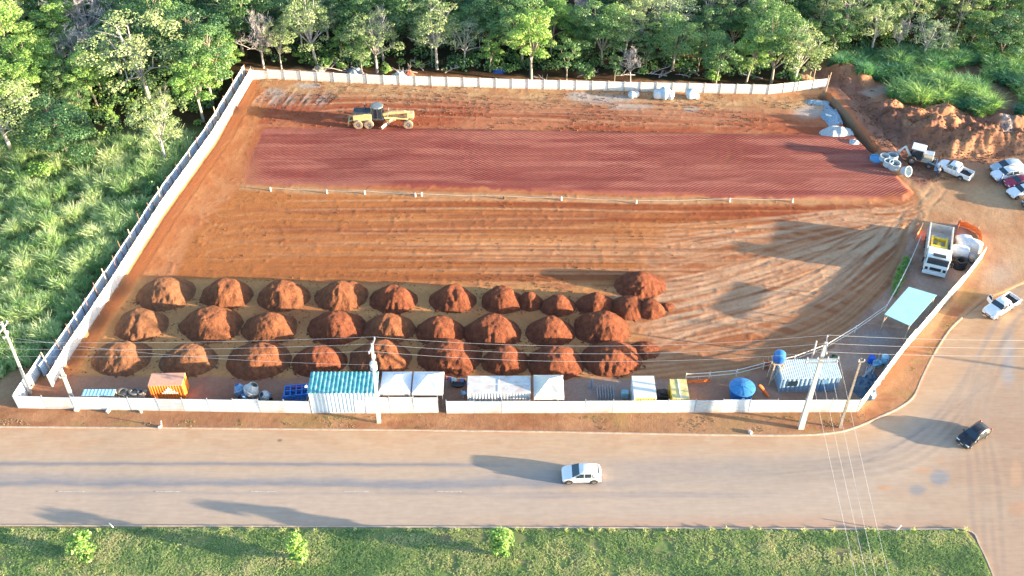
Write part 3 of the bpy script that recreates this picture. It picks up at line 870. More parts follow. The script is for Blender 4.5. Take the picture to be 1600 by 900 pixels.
# front hoarding
def hoard(label, pts, h, mats, plen=3.0):
    return run_fence('metal_fence', label, 'fence', pts, h, plen, panel_hcorr, mats, post_round, galv)
hoard('white corrugated metal fence at the road, from the corner wing to the teal cabin', [(29, 638), (250, 642), (486, 646)], 2.15, [sheet_a, white_sheet3, sheet_a, sheet_a])
hoard('short bright white fence wing turning back at the grass-side end of the road fence', [(70, 574), (30, 637)], 2.2, [white_sheet])
hoard('white metal fence panel run in front of the two grey-white tents', [(573, 646), (685, 645)], 2.7, [white_sheet, white_sheet2])
hoard('long white corrugated metal fence along the road, from the gate gap to the timber pole', [(698, 646), (1000, 645), (1338, 644)], 2.15, [white_sheet, white_sheet3, white_sheet2, white_sheet])
hoard('white metal fence bending away from the road around the truck yard', [(1339, 644), (1380, 591), (1410, 551), (1440, 516), (1475, 476), (1500, 448), (1534, 404)], 2.1, [white_sheet2, white_sheet])

# ================================================================== cabins, containers, tents
def cabin(name, label, cat, fl, fr, bl, H, wall_m, roof_m, roof_kind='flat', rib=.28, extra=None, z0=None, front_m=None, roof_t=.08, hz=None, cp=.30, cd=.06):
    """fl, fr, bl: picture points of the roof's front and back corners, at height H over the ground"""
    zt = .12 + H
    A = Vector(P(*fl, zt)); B = Vector(P(*fr, zt)); D = Vector(P(*bl, zt))
    w = (B - A).length; rz = math.atan2(B.y - A.y, B.x - A.x)
    dvec = Vector((-math.sin(rz), math.cos(rz), 0)); dep = (D - A).dot(dvec)
    g = gz((A.x + B.x) / 2, (A.y + D.y) / 2)
    o = thing(name, label, cat, (A.x, A.y, g), rz)
    H = zt - g
    e = .06
    sides = [((0, 0), (w, 0)), ((w, 0), (w, dep)), ((w, dep), (0, dep)), ((0, dep), (0, 0))]
    for i, (a, b) in enumerate(sides):
        mb = MB(); mb.ribbed(a, b, .12, H - roof_t - .004, pitch=rib, depth=.045)
        mb.build('wall', front_m if (front_m and i == 0) else wall_m, o)
    fr_ = MB()
    for x in (0, w):
        for y in (0, dep): fr_.box(x - .06, x + .06, y - .06, y + .06, 0, H - roof_t - .01)
    fr_.box(.06, w - .06, -.055, .055, 0.0, .12); fr_.box(.06, w - .06, dep - .055, dep + .055, 0, .12)
    fr_.box(-.055, .055, .06, dep - .06, 0, .12); fr_.box(w - .055, w + .055, .06, dep - .06, 0, .12)
    fr_.build('frame', wall_m, o)
    mb = MB()
    if roof_kind in ('flat', 'plain'):
        mb.box(-.09, w + .09, -.09, dep + .09, H - roof_t, H, c=.015)
        n = int(w / .5) if roof_kind == 'flat' else 0
        for i in range(n): mb.box((i + .3) * w / n, (i + .55) * w / n, .1, dep - .1, H - .005, H + .025)
    elif roof_kind == 'corr':
        n = int((w + .3) / cp); pw = (w + .3) / n; prof = []
        for i in range(n): prof += [(i * pw - .15, 0), (i * pw - .15 + .45 * pw, 0), (i * pw - .15 + .6 * pw, cd), (i * pw - .15 + .88 * pw, cd)]
        prof.append((w + .15, 0)); m = len(prof); V = []
        for yy, zz in ((-.2, H - .05), (dep + .2, H + .08)):
            V += [(x, yy, zz + z) for x, z in prof]
        for yy, zz in ((-.2, H - .08), (dep + .2, H + .05)):
            V += [(x, yy, zz + z) for x, z in prof]
        Fq = []
        for i in range(m - 1):
            Fq += [(i, i + 1, m + i + 1, m + i), (2 * m + i + 1, 2 * m + i, 3 * m + i, 3 * m + i + 1), (i, 2 * m + i, 2 * m + i + 1, i + 1), (m + i, m + i + 1, 3 * m + i + 1, 3 * m + i)]
        mb.add(V, Fq)
    mb.build('roof', roof_m, o)
    return o, w, dep, H
teal = mat('teal_roof_sheet', (.07, .33, .37), rough=.55, var=.3, scale=2.0, dirt=(.42, .50, .48), dirt_amt=.75, dirt_scale=2)
cab_white = mat('cabin_white', (.55, .66, .76), rough=.55, var=.08, dirt=(.4, .3, .25), dirt_h=.4, dirt_amt=.2)
o, w, dp, H = cabin('site_cabin', 'tall white ribbed cabin with teal corrugated roof standing in line with the road fence', 'cabin', (482, 612), (586, 612), (489, 584), height_for(530, 645, 612), cab_white, teal, 'corr', rib=.42, cp=.46, cd=.08)
mb = MB(); mb.box(w * .66, w * .66 + .9, -.075, -.045, .15, 2.15, c=.01); d_ = mb.build('door', mat('cabin_door', (.62, .70, .76), rough=.5), o)
mb = MB(); mb.tube([(w * .66 + .78, -.11, 1.05), (w * .66 + .78, -.11, 1.2)], .02, 6); mb.build('handle', galv, d_)
mb = MB(); mb.tube([(-.12, .3, 0), (-.12, .3, H + .9), (-.12, -.05, H + 1.05)], .035, 8); lp = mb.build('lamp_pole', galv, o, smooth=40)
mb = MB(); mb.box(-.24, 0.0, -.32, -.02, H + .99, H + 1.12, c=.03); mb.build('floodlight', white_pl, lp)
orange = mat('orange_paint', (.80, .22, .03), rough=.5, var=.1, dirt=(.5, .28, .15), dirt_amt=.3)
orange_roof = mat('faded_orange_roof', (.60, .30, .20), rough=.7, var=.15, dirt=(.45, .25, .16), dirt_amt=.5)
o, w, dp, H = cabin('storage_container', 'small bright orange ribbed container with a white pyramid emblem, behind the road fence', 'container', (232, 602), (283, 601), (240, 584), 2.35, orange, orange_roof, 'plain', rib=.3)
mb = MB()
for r in range(4):
    n = 1 + 2 * r if r < 3 else 7
    for i in range(n):
        cx = w * .58 + (i - (n - 1) / 2) * .26
        mb.box(cx - .10, cx + .10, -.09, -.05, .95 + (3 - r) * .27, .95 + (3 - r) * .27 + .2)
mb.build('emblem', white_pl, o)
mb = MB(); mb.box(w + .05, w + .08, .4, 1.3, .15, 2.1, c=.008); mb.build('door', orange, o)
grimy = mat('grimy_white_roof', (.50, .50, .50), rough=.8, var=.1, dirt=(.34, .22, .17), dirt_amt=.8, dirt_scale=.8)
rib_w = mat('ribbed_white', (.60, .61, .62), rough=.55, var=.08, dirt=(.4, .3, .25), dirt_amt=.3)
o, w, dp, H = cabin('storage_container', 'long white ribbed container with rust-stained pale roof, between the gate and the lone tent', 'container', (731, 613), (828, 613), (732, 588), 2.6, rib_w, grimy, 'plain', rib=.34)
mb = MB(); mb.box(w * .5 - .03, w * .5 + .03, .1, dp - .1, H + .026, H + .05); mb.box(.1, w - .1, dp * .5 - .03, dp * .5 + .03, H + .026, H + .048); mb.build('roof_batten', white_pl, o)
yellow = mat('yellow_paint', (.72, .50, .03), rough=.5, var=.12, dirt=(.45, .3, .15), dirt_amt=.4)
yroof = mat('pale_yellow_roof', (.52, .44, .16), rough=.6, var=.25, scale=2, dirt=(.62, .60, .48), dirt_amt=.7)
wroof = mat('pale_white_roof', (.56, .58, .58), rough=.45, var=.08, dirt=(.42, .36, .3), dirt_amt=.35)
o, w, dp, H = cabin('storage_container', 'white-roofed container with yellow front, next to the smaller all-yellow container', 'container', (992, 621), (1025, 621), (984, 588), 2.5, rib_w, wroof, 'plain', rib=.3, front_m=yellow)
o, w, dp, H = cabin('storage_container', 'small all-yellow container with a white strip along its roof', 'container', (1052, 622), (1076, 622), (1043, 593), 2.2, yellow, yroof, 'plain', rib=.3)
mb = MB(); mb.box(w * .5 - .07, w * .5 + .07, 0, dp, H + .026, H + .05); mb.build('roof_batten', white_pl, o)
bluewall = mat('blue_hut_wall', (.20, .32, .44), rough=.6, var=.12, dirt=(.3, .22, .18), dirt_h=.5, dirt_amt=.3)
palecorr = mat('pale_corrugated_roof', (.50, .60, .62), rough=.5, var=.12, scale=2, dirt=(.4, .38, .33), dirt_amt=.35)
o, w, dp, H = cabin('site_hut', 'blue-grey walled hut with pale corrugated roof near the big concrete pole', 'hut', (1223, 590), (1313, 588), (1214, 565), 2.5, bluewall, palecorr, 'corr', rib=.5, cp=.24, cd=.022)
mb = MB(); mb.box(w * .7, w * .7 + .8, -.08, -.05, .15, 2.05); d_ = mb.build('door', mat('hut_door', (.12, .25, .40), rough=.5), o)
mb = MB(); mb.tube([(w * .7 + .7, -.11, 1.0), (w * .7 + .7, -.11, 1.15)], .02, 6); mb.build('handle', galv, d_)
mb = MB(); mb.box(w * .12, w * .12 + 1.1, -.08, -.05, 1.1, 1.9); d_ = mb.build('window', glass, o)

canvas = mat('white_canvas', (.64, .66, .70), rough=.85, var=.05, dirt=(.5, .42, .35), dirt_amt=.18)
canvas2 = mat('cream_canvas', (.68, .62, .54), rough=.85, var=.05, dirt=(.5, .42, .35), dirt_amt=.2)
def tent(label, fl, fr, bl, m, eave=2.35, peak=1.25):
    zt = .12 + eave
    A = Vector(P(*fl, zt)); B = Vector(P(*fr, zt)); D = Vector(P(*bl, zt))
    w = (B - A).length; dep = (D.y - A.y); g = gz((A.x + B.x) / 2, A.y + dep / 2)
    o = thing('pop_up_tent', label, 'tent', ((A.x + B.x) / 2, (A.y + D.y) / 2, g), 0, 'tents behind the road fence')
    hx, hy = w / 2 - .02, dep / 2
    # four faces sagging between the ribs
    n = 10; V = []; Fq = []
    cor = [(-hx, -hy), (hx, -hy), (hx, hy), (-hx, hy)]
    for s in range(4):
        (ax, ay), (bx, by) = cor[s], cor[(s + 1) % 4]; base = len(V)
        for i in range(n + 1):
            t = i / n
            for k in range(n + 1):
                u = k / n
                x = (ax + (bx - ax) * u) * (1 - t); y = (ay + (by - ay) * u) * (1 - t)
                sag = .22 * math.sin(math.pi * u) * math.sin(math.pi * min(1, t * 1.1)) * (1 - t * .4)
                V.append((x, y, eave + peak * (t ** 1.12) - sag))
        for i in range(n):
            for k in range(n):
                q = base + i * (n + 1) + k
                Fq.append((q, q + 1, q + n + 2, q + n + 1))
    mb = MB(); mb.add(V, Fq)
    for s in range(4):
        (ax, ay), (bx, by) = cor[s], cor[(s + 1) % 4]
        nrm = Vector((by - ay, ax - bx, 0)).normalized() * .015
        mb.add([(ax + nrm.x, ay + nrm.y, eave + .01), (bx + nrm.x, by + nrm.y, eave + .01), (bx + nrm.x, by + nrm.y, eave - .26), (ax + nrm.x, ay + nrm.y, eave - .26)], [(0, 1, 2, 3)])
    mb.build('canopy', m, o, smooth=25)
    for x, y in cor:
        l = MB(); l.tube([(x * .97, y * .97, 0), (x * .97, y * .97, eave - .02)], .025, 6)
        l.build('leg', galv, o)
    f = MB()
    for s in range(4):
        a, b = cor[s], cor[(s + 1) % 4]; f.tube([(a[0] * .97, a[1] * .97, eave - .12), (b[0] * .97, b[1] * .97, eave - .12)], .018, 6)
    f.build('frame', galv, o)
    return o
tent('grey-white square tent touching the teal-roofed cabin side', (593, 615), (641, 615), (596, 581), canvas)
tent('grey-white square tent on the gate side of its twin', (643, 615), (692, 615), (645, 581), canvas)
tent('cream-white square tent standing alone beside the long white container', (834, 622), (882, 622), (832, 586), canvas2)

# ---------------- round blue tank, ball tank on stand
blue_tank = mat('blue_tank_plastic', (.01, .10, .36), rough=.4, var=.12)
blue_lid = mat('blue_tank_lid', (.04, .19, .42), rough=.4, var=.12)
p = Vector(P(1160, 605, 1.6)); g = gz(p.x, p.y)
o = thing('water_tank', 'large round blue water tank with ribbed lid behind the road fence', 'water tank', (p.x, p.y, g))
mb = MB(); mb.lathe([(1.2, 0), (1.24, .1), (1.3, .5), (1.26, .52), (1.33, 1.0), (1.29, 1.02), (1.37, 1.5)], 32); mb.build('tank_body', blue_tank, o, smooth=30)
mb = MB(); mb.lathe([(1.46, 1.46), (1.48, 1.53), (1.36, 1.60), (.9, 1.78), (.4, 1.90), (.28, 1.92), (.28, 1.98), (0, 2.0)], 32)
for k in range(8):
    a = k * math.pi / 4; mb.bar((.3 * math.cos(a), .3 * math.sin(a), 1.95), (1.36 * math.cos(a), 1.36 * math.sin(a), 1.62), .10, .05)
mb.build('lid', blue_lid, o, smooth=30)
mb = MB(); mb.box(-.22, .10, -1.42, -1.30, .85, 1.15, c=.01); mb.build('label_plate', white_pl, o)
p = G(1208, 596)
hh = height_for(1208, 598, 566)
o = thing('tank_stand', 'wooden stand of leaning planks that lifts the small blue tank', 'stand', (p.x, p.y, p.z))
for x in (-.45, .45):
    for y in (-.4, .5):
        mb = MB(); mb.bar((x * 1.25, y * 1.3, 0), (x, y, hh), .13, .16); mb.build('leg', pale_wood, o)
mb = MB(); mb.box(-.7, .7, -.65, .75, hh, hh + .08, c=.01); mb.build('platform', pale_wood, o)
mb = MB(); mb.bar((-.62, -.57, .4), (.52, -.53, hh - .2), .05, .12); mb.bar((.62, .6, .4), (-.5, .6, hh - .2), .05, .12); mb.build('brace', pale_wood, o)
o2 = thing('water_tank', 'small barrel-shaped blue water tank up on the wooden stand by the hut', 'water tank', (p.x, p.y, p.z + hh + .08))
mb = MB(); mb.lathe([(.55, 0), (.66, .12), (.70, .45), (.72, .5), (.70, .55), (.66, .95), (.58, 1.12)], 24); mb.build('tank_body', blue_tank, o2, smooth=30)
mb = MB(); mb.lathe([(.62, 1.10), (.63, 1.16), (.4, 1.3), (.15, 1.36), (0, 1.37)], 24); mb.build('lid', blue_lid, o2, smooth=30)

# ---------------- shelter with pale blue roof in the yard
zt = 2.9
cs = [Vector(P(a, b, zt)) for a, b in [(1382, 491), (1422, 509), (1464, 461), (1420, 448)]]
c = sum(cs, Vector()) / 4; g = gz(c.x, c.y)
o = thing('shelter', 'open shelter on timber legs with a flat pale cyan sheet roof', 'shelter', (c.x, c.y, g))
loc = [q - Vector((c.x, c.y, g)) for q in cs]
cyan = mat('cyan_roof_sheet', (.30, .56, .60), rough=.45, var=.06, scale=1.0, dirt=(.45, .5, .48), dirt_amt=.2)
mb = MB(); mb.plate([(q.x, q.y) for q in loc], zt - g - .06, zt - g)
mb.build('roof', cyan, o)
mb = MB()
for i in range(4):
    a, b = loc[i], loc[(i + 1) % 4]; zz = zt - g - .13
    mb.bar((a.x * .95, a.y * .95, zz), (b.x * .95, b.y * .95, zz), .08, .12)
mb.build('beam', pale_wood, o)
for q in loc:
    mb = MB(); mb.bar((q.x * .93, q.y * .93, -.2), (q.x * .93, q.y * .93, zt - g - .14), .1, .1)
    l = mb.build('leg', pale_wood, o)
    mb = MB(); mb.bar((q.x * .93, q.y * .93, 1.5), (q.x * .78, q.y * .78, zt - g - .2), .06, .06); mb.build('brace', pale_wood, l)
# low sheet roof and rack near the west corner
lb = mat('light_blue_sheet', (.30, .54, .66), rough=.5, var=.1)
A = Vector(P(127, 618, 1.9)); B = Vector(P(177, 619, 1.9)); D = Vector(P(133, 608, 1.9)); g = gz(A.x, A.y)
o = thing('workbench_shelter', 'low light blue sheet roof just behind the road fence near its grass-side corner', 'shelter', (A.x, A.y, g))
w = (B - A).length; dp = D.y - A.y
mb = MB(); mb.box(0, w, 0, dp, 1.72, 1.78)
n = int(w / .4)
for i in range(n): mb.box((i + .3) * w / n, (i + .45) * w / n, .03, dp - .03, 1.775, 1.80)
mb.build('roof', lb, o)
for x in (.1, w - .1):
    for y in (.1, dp - .1):
        mb = MB(); mb.bar((x, y, 0), (x, y, 1.72), .08); mb.build('leg', pale_wood, o)
# ---------------- tyres and wheels lying about
def tyre_mesh(mb, r=.5, w=.26, z=0, tilt=0):
    mb.lathe([(r * .58, z), (r * .9, z), (r, z + w * .25), (r, z + w * .75), (r * .9, z + w), (r * .58, z + w), (r * .52, z + w * .5)], 22, close=True)
def tyre(px, py, r, label, tilt=0, group=None, name='old_tyre', mt=None, z=0):
    p = G(px, py); mb = MB(); tyre_mesh(mb, r, .28)
    o = mb.build(name, mt or black_rb, smooth=35); o.location = (p.x, p.y, p.z + z); o.rotation_euler = (tilt, 0, px)
    return tag(o, label, 'tyre', group)
greyrub = mat('dusty_rubber', (.13, .12, .115), rough=.9, var=.3)
tyre(195, 622, .62, 'dusty grey tyre lying flat beside the light blue low roof', .1, 'tyres behind the road fence', mt=greyrub, z=.9)
tyre(213, 622, .62, 'dusty tyre lying in the middle of the three between low roof and orange container', -.12, 'tyres behind the road fence', mt=greyrub, z=.9)
tyre(223, 623, .42, 'small tyre closest to the orange container', .15, 'tyres behind the road fence', mt=greyrub, z=.9)
# a bench under them
p = G(209, 622); mb = MB(); mb.box(-1.6, 1.6, -.5, .5, .80, .88, c=.01); bt = thing('workbench', 'rough timber bench carrying the grey tyres by the fence', 'bench', (p.x, p.y, p.z)); mb.build('top', pale_wood, bt)
for x in (-1.4, 1.4):
    for y in (-.4, .4): mb = MB(); mb.bar((x, y, 0), (x, y, .80), .09); mb.build('leg', pale_wood, bt)
for i in range(4):
    p = G(1497, 416); mb = MB(); tyre_mesh(mb, .95 - .04 * i, .28); o = mb.build('coiled_hose', black_rb, smooth=35)
    o.location = (p.x + .05 * i, p.y, p.z + .27 * i); o.rotation_euler = (.03 * (i - 1), .02 * i, i)
    tag(o, f'coil of thick black hose beside the white bags, {["bottom", "second", "third", "top"][i]} of its stack', 'hose', 'coils of black hose')
# ---------------- cement mixers
mix_blue = mat('mixer_blue', (.10, .24, .42), rough=.5, var=.2, dirt=(.4, .36, .32), dirt_amt=.6, dirt_scale=3)
mix_grey = mat('mixer_grey', (.36, .38, .38), rough=.7, var=.2, dirt=(.3, .25, .2), dirt_amt=.5)
def mixer(px, py, rz, m, label, s=1.0):
    p = G(px, py); o = thing('cement_mixer', label, 'cement mixer', p, rz, 'cement mixers behind the road fence'); o.scale = (s, s, s)
    M = Matrix.Translation((0, 0, 1.15)) @ Matrix.Rotation(math.radians(35), 4, 'Y')
    mb = MB(); mb.lathe([(.22, -.5), (.55, -.42), (.66, -.1), (.64, .1), (.38, .62), (.36, .64), (.33, .62), (.58, .1), (.55, -.1), (.1, -.38)], 20); mb.xf(M); mb.build('drum', m, o, smooth=35)
    mb = MB(); mb.lathe([(.68, -.08), (.73, -.06), (.73, .02), (.68, .04)], 24); mb.xf(M); mb.build('ring_gear', galv, o)
    mb = MB(); mb.bar((-.6, -.5, .35), (.7, -.5, .3), .07); mb.bar((-.6, .5, .35), (.7, .5, .3), .07); mb.bar((-.1, -.62, .35), (-.1, -.62, 1.2), .08); mb.bar((-.1, .62, .35), (-.1, .62, 1.2), .08); mb.bar((.7, -.5, 0), (.7, -.5, .35), .07); mb.bar((.7, .5, 0), (.7, .5, .35), .07); mb.bar((-.1, -.66, .35), (-.1, .66, .35), .07); mb.build('frame', m, o)
    for y in (-.55, .55):
        mb = MB(); mb.lathe([(.1, -.05), (.3, -.05), (.33, 0), (.3, .05), (.1, .05)], 18, c=(-.5, y, .33), axis='y'); mb.build('wheel', black_rb, o, smooth=35)
    mb = MB(); mb.box(-.95, -.5, -.22, .22, .45, .9, c=.03); mb.build('engine_cover', mix_blue, o)
    return o
mixer(396, 622, .5, mix_grey, 'grey-drummed cement mixer, the bigger one of the pair behind the fence', 1.25)
mixer(377, 618, 2.4, mix_blue, 'blue cement mixer, the smaller one of the pair behind the fence', .95)
mixer(415, 627, 4.0, black_rb if False else mix_grey, 'grey cement mixer lowest against the fence, toward the blue formwork frames', .85)
# ---------------- blue formwork frames
blue_fr = mat('blue_frame_paint', (.02, .15, .48), rough=.5, var=.15)
for i in range(5):
    p = G(462, 621); mb = MB()
    w, d = 2.6, 1.5
    for x in (0, w / 4, w / 2, 3 * w / 4, w): mb.bar((x - w / 2, -d / 2, 0), (x - w / 2, d / 2, 0), .09, .1)
    for y in (-d / 2, 0, d / 2): mb.bar((-w / 2, y, .015), (w / 2, y, .015), .09, .1)
    o = mb.build('formwork_frame', blue_fr); o.location = (p.x + .06 * i, p.y + (i % 2) * .1, p.z + .45 + i * .20); o.rotation_euler = (0, 0, .06 * i - .1)
    tag(o, f'blue steel grid frame beside the teal-roofed cabin, {["bottom", "second", "middle", "fourth", "top"][i]} of the stack', 'steel frame', 'stacked blue grid frames')
p = G(462, 621); mb = MB(); mb.box(-1.4, 1.4, -.8, .8, .02, .38, c=.03); o = mb.build('pallet', pale_wood); o.location = p; tag(o, 'pale timber pallet under the blue grid frames', 'pallet')
p = G(470, 610); mb = MB(); mb.box(-.8, .8, -.4, .4, 0, .7, c=.12); o = mb.build('fuel_bowser', mat('red_paint', (.45, .03, .03), rough=.45)); o.location = p; tag(o, 'small red metal tank peeping out behind the blue grid frames', 'tank')
# ---------------- clothes line between tents and container
p0 = Vector(P(697, 587, 2.2)); p1 = Vector(P(729, 591, 2.2))
o = thing('clothes_line', 'clothes line with small bright garments between the tents and the long white container', 'clothes line', (p0.x, p0.y, gz(p0.x, p0.y)))
d = p1 - p0; zt = 2.0
mb = MB(); mb.tube([(0, 0, zt), (d.x * .5, d.y * .5, zt - .12), (d.x, d.y, zt)], .015, 5); mb.build('line', white_pl, o)
for x, y in ((0, 0), (d.x, d.y)): mb = MB(); mb.tube([(x, y, 0), (x, y, zt + .05)], .03, 6); mb.build('pole', galv, o)
for i, (t, c_) in enumerate([(.12, (.35, .05, .12)), (.22, (.08, .12, .35)), (.34, (.35, .55, .62)), (.48, (.6, .6, .6)), (.62, (.5, .12, .08)), (.78, (.12, .2, .4))]):
    mb = MB(); x, y = d.x * t, d.y * t; zz = zt - .1 * math.sin(math.pi * t)
    V = []
    for k in range(5):
        for q in range(4): V.append((x - .2 + q * .13, y + .04 * math.sin(k + q * 2), zz - k * .15))
    mb.add(V, [(k * 4 + q, k * 4 + q + 1, k * 4 + q + 5, k * 4 + q + 4) for k in range(4) for q in range(3)])
    mb.build('garment', mat(f'garment{i}', c_, rough=.9), o)
p = G(716, 601); mb = MB(); mb.lathe([(.5, 0), (.62, .35), (.66, .4), (.56, .38), (.45, .1), (0, .08)], 20); o = mb.build('mixing_trough', mat('black_plastic', (.02, .02, .022), rough=.5), smooth=35); o.location = p; o.scale = (1.5, 1, 1); tag(o, 'black oval plastic trough under the clothes line', 'trough')
p = G(725, 618); o = thing('plastic_chair', 'light blue plastic chair beside the end of the long white container', 'chair', p, 2.2)
pb = mat('light_blue_plastic', (.25, .5, .68), rough=.4)
mb = MB(); mb.box(-.24, .24, -.24, .24, .42, .46, c=.01); mb.build('seat', pb, o)
mb = MB(); mb.box(-.24, .24, .20, .25, .46, .92, c=.015); mb.build('backrest', pb, o)
for x in (-.2, .2):
    for y in (-.2, .2): mb = MB(); mb.bar((x * 1.15, y * 1.15, 0), (x, y, .42), .05); mb.build('leg', pb, o)
# mesh pallets behind the fence near the lone tent
for i in range(7):
    p = G(933 + i * 4.2, 616 + (i % 2)); mb = MB()
    mb.bar((0, -.9, .03), (0, .9, .03), .06, .08); mb.bar((-.0, -.9, .6), (0, .9, .6), .05, .06)
    for y in (-.85, -.3, .3, .85): mb.bar((0, y, .06), (0, y, .58), .05)
    o = mb.build('trestle', mat('dusty_steel', (.32, .32, .33), rough=.7, var=.2)); o.location = p
    tag(o, 'grey steel trestle in the row beside the cream tent', 'trestle', 'row of grey steel trestles')
p = G(976, 620); mb = MB(); mb.box(-.4, .4, -.35, .35, 0, .9, c=.08); o = mb.build('generator', mat('faded_teal', (.25, .42, .45), rough=.6, var=.2)); o.location = p; tag(o, 'faded teal generator box against the white-roofed container', 'generator')
p = G(1034, 622); mb = MB(); mb.box(-.6, .6, -.6, .6, 0, 1.0, c=.15); mb.box(-.3, .5, -.4, .3, .9, 1.35, c=.12); o = mb.build('covered_machine', mat('black_cover', (.025, .025, .03), rough=.7, bump=.05, bscale=4)); o.location = p; tag(o, 'black-covered machine between the two yellow-fronted containers', 'machine')
p = G(924, 606); mb = MB(); mb.tube([(0, 0, 0), (0, 0, 1.3)], .12, 8); mb.tube([(0, 0, 1.3), (0, 0, 1.5)], [.12, .05], 8); mb.box(-.2, .2, -.2, .2, 0, .08); o = mb.build('standpipe', mat('steel_blue', (.16, .24, .34), rough=.5), smooth=40); o.location = p; tag(o, 'short steel-blue standpipe behind the cream tent', 'standpipe')
# ================================================================== rail barrier round the yard, orange netting
rail_m = mat('white_rail', (.70, .66, .60), rough=.6, var=.1)
bar_pts = [(1071, 594), (1108, 592), (1150, 588), (1192, 577), (1240, 566), (1290, 547), (1335, 520), (1382, 487), (1404, 448), (1420, 415), (1436, 378)]
W = [G(a, b) for a, b in bar_pts]; base = W[0].copy()
o = thing('rail_barrier', 'white two-rail barrier curving between the heaps and the truck yard', 'barrier', base)
for a, b in zip(W[:-1], W[1:]):
    mb = MB()
    for z in (.5, 1.05):
        mb.bar(a - base + Vector((0, 0, z)), b - base + Vector((0, 0, z)), .05, .09)
    mb.build('rail', rail_m, o)
for q in W:
    mb = MB(); mb.bar(q - base - Vector((0, 0, .2)), q - base + Vector((0, 0, 1.2)), .1); mb.build('post', rail_m, o)
net = mat('orange_netting', (.85, .22, .05), rough=.7, var=.2, scale=8)
def netting(label, pts, h=1.0):
    W = [G(a, b) for a, b in smooth_line(pts, 3)]; base = W[0].copy()
    o = thing('safety_net', label, 'netting', base, 0, 'orange safety netting')
    mb = MB(); V = []; m = 5
    for i, q in enumerate(W):
        for k in range(m): V.append(tuple(q - base + Vector((RND.uniform(-.05, .05), RND.uniform(-.05, .05), .02 + (h * (1 - .25 * abs(math.sin(i * 1.7)))) * k / (m - 1)))))
    Fq = [(i * m + k, i * m + k + 1, (i + 1) * m + k + 1, (i + 1) * m + k) for i in range(len(W) - 1) for k in range(m - 1)]
    mb.add(V, Fq); mb.build('net_sheet', net, o)
    for q in (W[0], W[len(W) // 2], W[-1]):
        mb = MB(); mb.bar(q - base - Vector((0, 0, .2)), q - base + Vector((0, 0, h + .25)), .07); mb.build('stake', pale_wood, o)
netting('orange net low on the ground at the start of the white rail barrier', [(1072, 598), (1090, 598), (1110, 596)], .6)
netting('orange net crumpled beside the small raised water tank', [(1190, 575), (1198, 572), (1206, 577)], 1.2)
netting('orange net strip along the passenger side of the white truck', [(1474, 425), (1482, 400), (1492, 372), (1498, 352)], .9)
netting('orange net behind the white bags', [(1496, 352), (1514, 358), (1530, 370), (1531, 398)], 1.0)
netting('orange net stub between graded ground and the white truck', [(1430, 374), (1434, 368), (1438, 360)], 1.1)
mb = MB(); mb.bar((0, 0, 0), (-1.0, 1.1, .9), .22, .08); mb.bar((-.2, -.1, 0), (-1.2, 1.0, .8), .05, .3); o = mb.build('warning_board', mat('orange_board', (.80, .16, .03), rough=.6)); p = G(1202, 620); o.location = p; tag(o, 'leaning orange board on the ground below the hut', 'board')
# ================================================================== stakes on the ledge, bits by the fence
for i, (a, b) in enumerate([(423, 298), (511, 302), (570, 303), (649, 307), (659, 306), (787, 311), (877, 313), (994, 318), (1140, 315), (1238, 316)]):
    p = G(a, b); o = thing('survey_stake', f'white-wrapped survey stake on the ledge, {ordinal(i)} counting from the grass side', 'stake', p, 0, 'white survey stakes on the ledge')
    h = .62 if i not in (5,) else .5
    mb = MB(); mb.tube([(0, 0, -.1), (0.03, 0, h + .1)], .025, 6); mb.build('stick', pale_wood, o)
    mb = MB(); mb.lathe([(.12, .0), (.12, .1), (.10, h * .6), (.07, h), (0, h)], 10); mb.build('wrap', white_pl if i != 5 else black_rb, o, smooth=40)
stW = [G(a, b) for a, b in [(423, 298), (511, 302), (570, 303), (649, 307), (787, 311), (877, 313), (994, 318), (1140, 315), (1238, 316)]]
mb = MB(); pts = []
for a, b in zip(stW[:-1], stW[1:]):
    for t in (0, .5): pts.append(a.lerp(b, t) - stW[0] + Vector((0, 0, .55 - .15 * math.sin(math.pi * t))))
pts.append(stW[-1] - stW[0] + Vector((0, 0, .55))); mb.tube(pts, .012, 4); o = mb.build('string_line', white_pl); o.location = stW[0]; tag(o, 'thin white string running along the ledge between the stakes', 'string')
for i, (a, b) in enumerate([(120, 641), (169, 643), (220, 644), (250, 668), (1172, 676)]):
    p = G(a, b); mb = MB(); s = RND.uniform(.18, .28); mb.box(-s, s, -s * .7, s * .7, -.05, s * 1.1, c=.06); o = mb.build('concrete_block', mat('pale_concrete', (.55, .52, .48), rough=.9, var=.2)); o.location = p; o.rotation_euler = (0.1, 0, i * 1.3)
    tag(o, ['white concrete lump at the foot of the fence below the second pole', 'white concrete lump at the foot of the fence between its two neighbours', 'white concrete lump at the foot of the fence below the orange container', 'pale concrete lump on the verge out by the kerb', 'pale concrete lump by the kerb below the round blue tank'][i], 'concrete lump')
for i, (a, b, h, lean) in enumerate([(252, 666, .9, .2), (178, 825, .9, -.25), (1400, 829, .9, .3)]):
    p = G(a, b); mb = MB(); mb.tube([(0, 0, -.1), (lean, 0, h)], .06, 7); o = mb.build('marker_stake', white_pl, smooth=40); o.location = p
    tag(o, ['short white marker stake on the verge below the orange container', 'short white leaning stake at the grass edge near the round bushes', 'short white leaning stake at the grass edge under the wires'][i], 'stake')
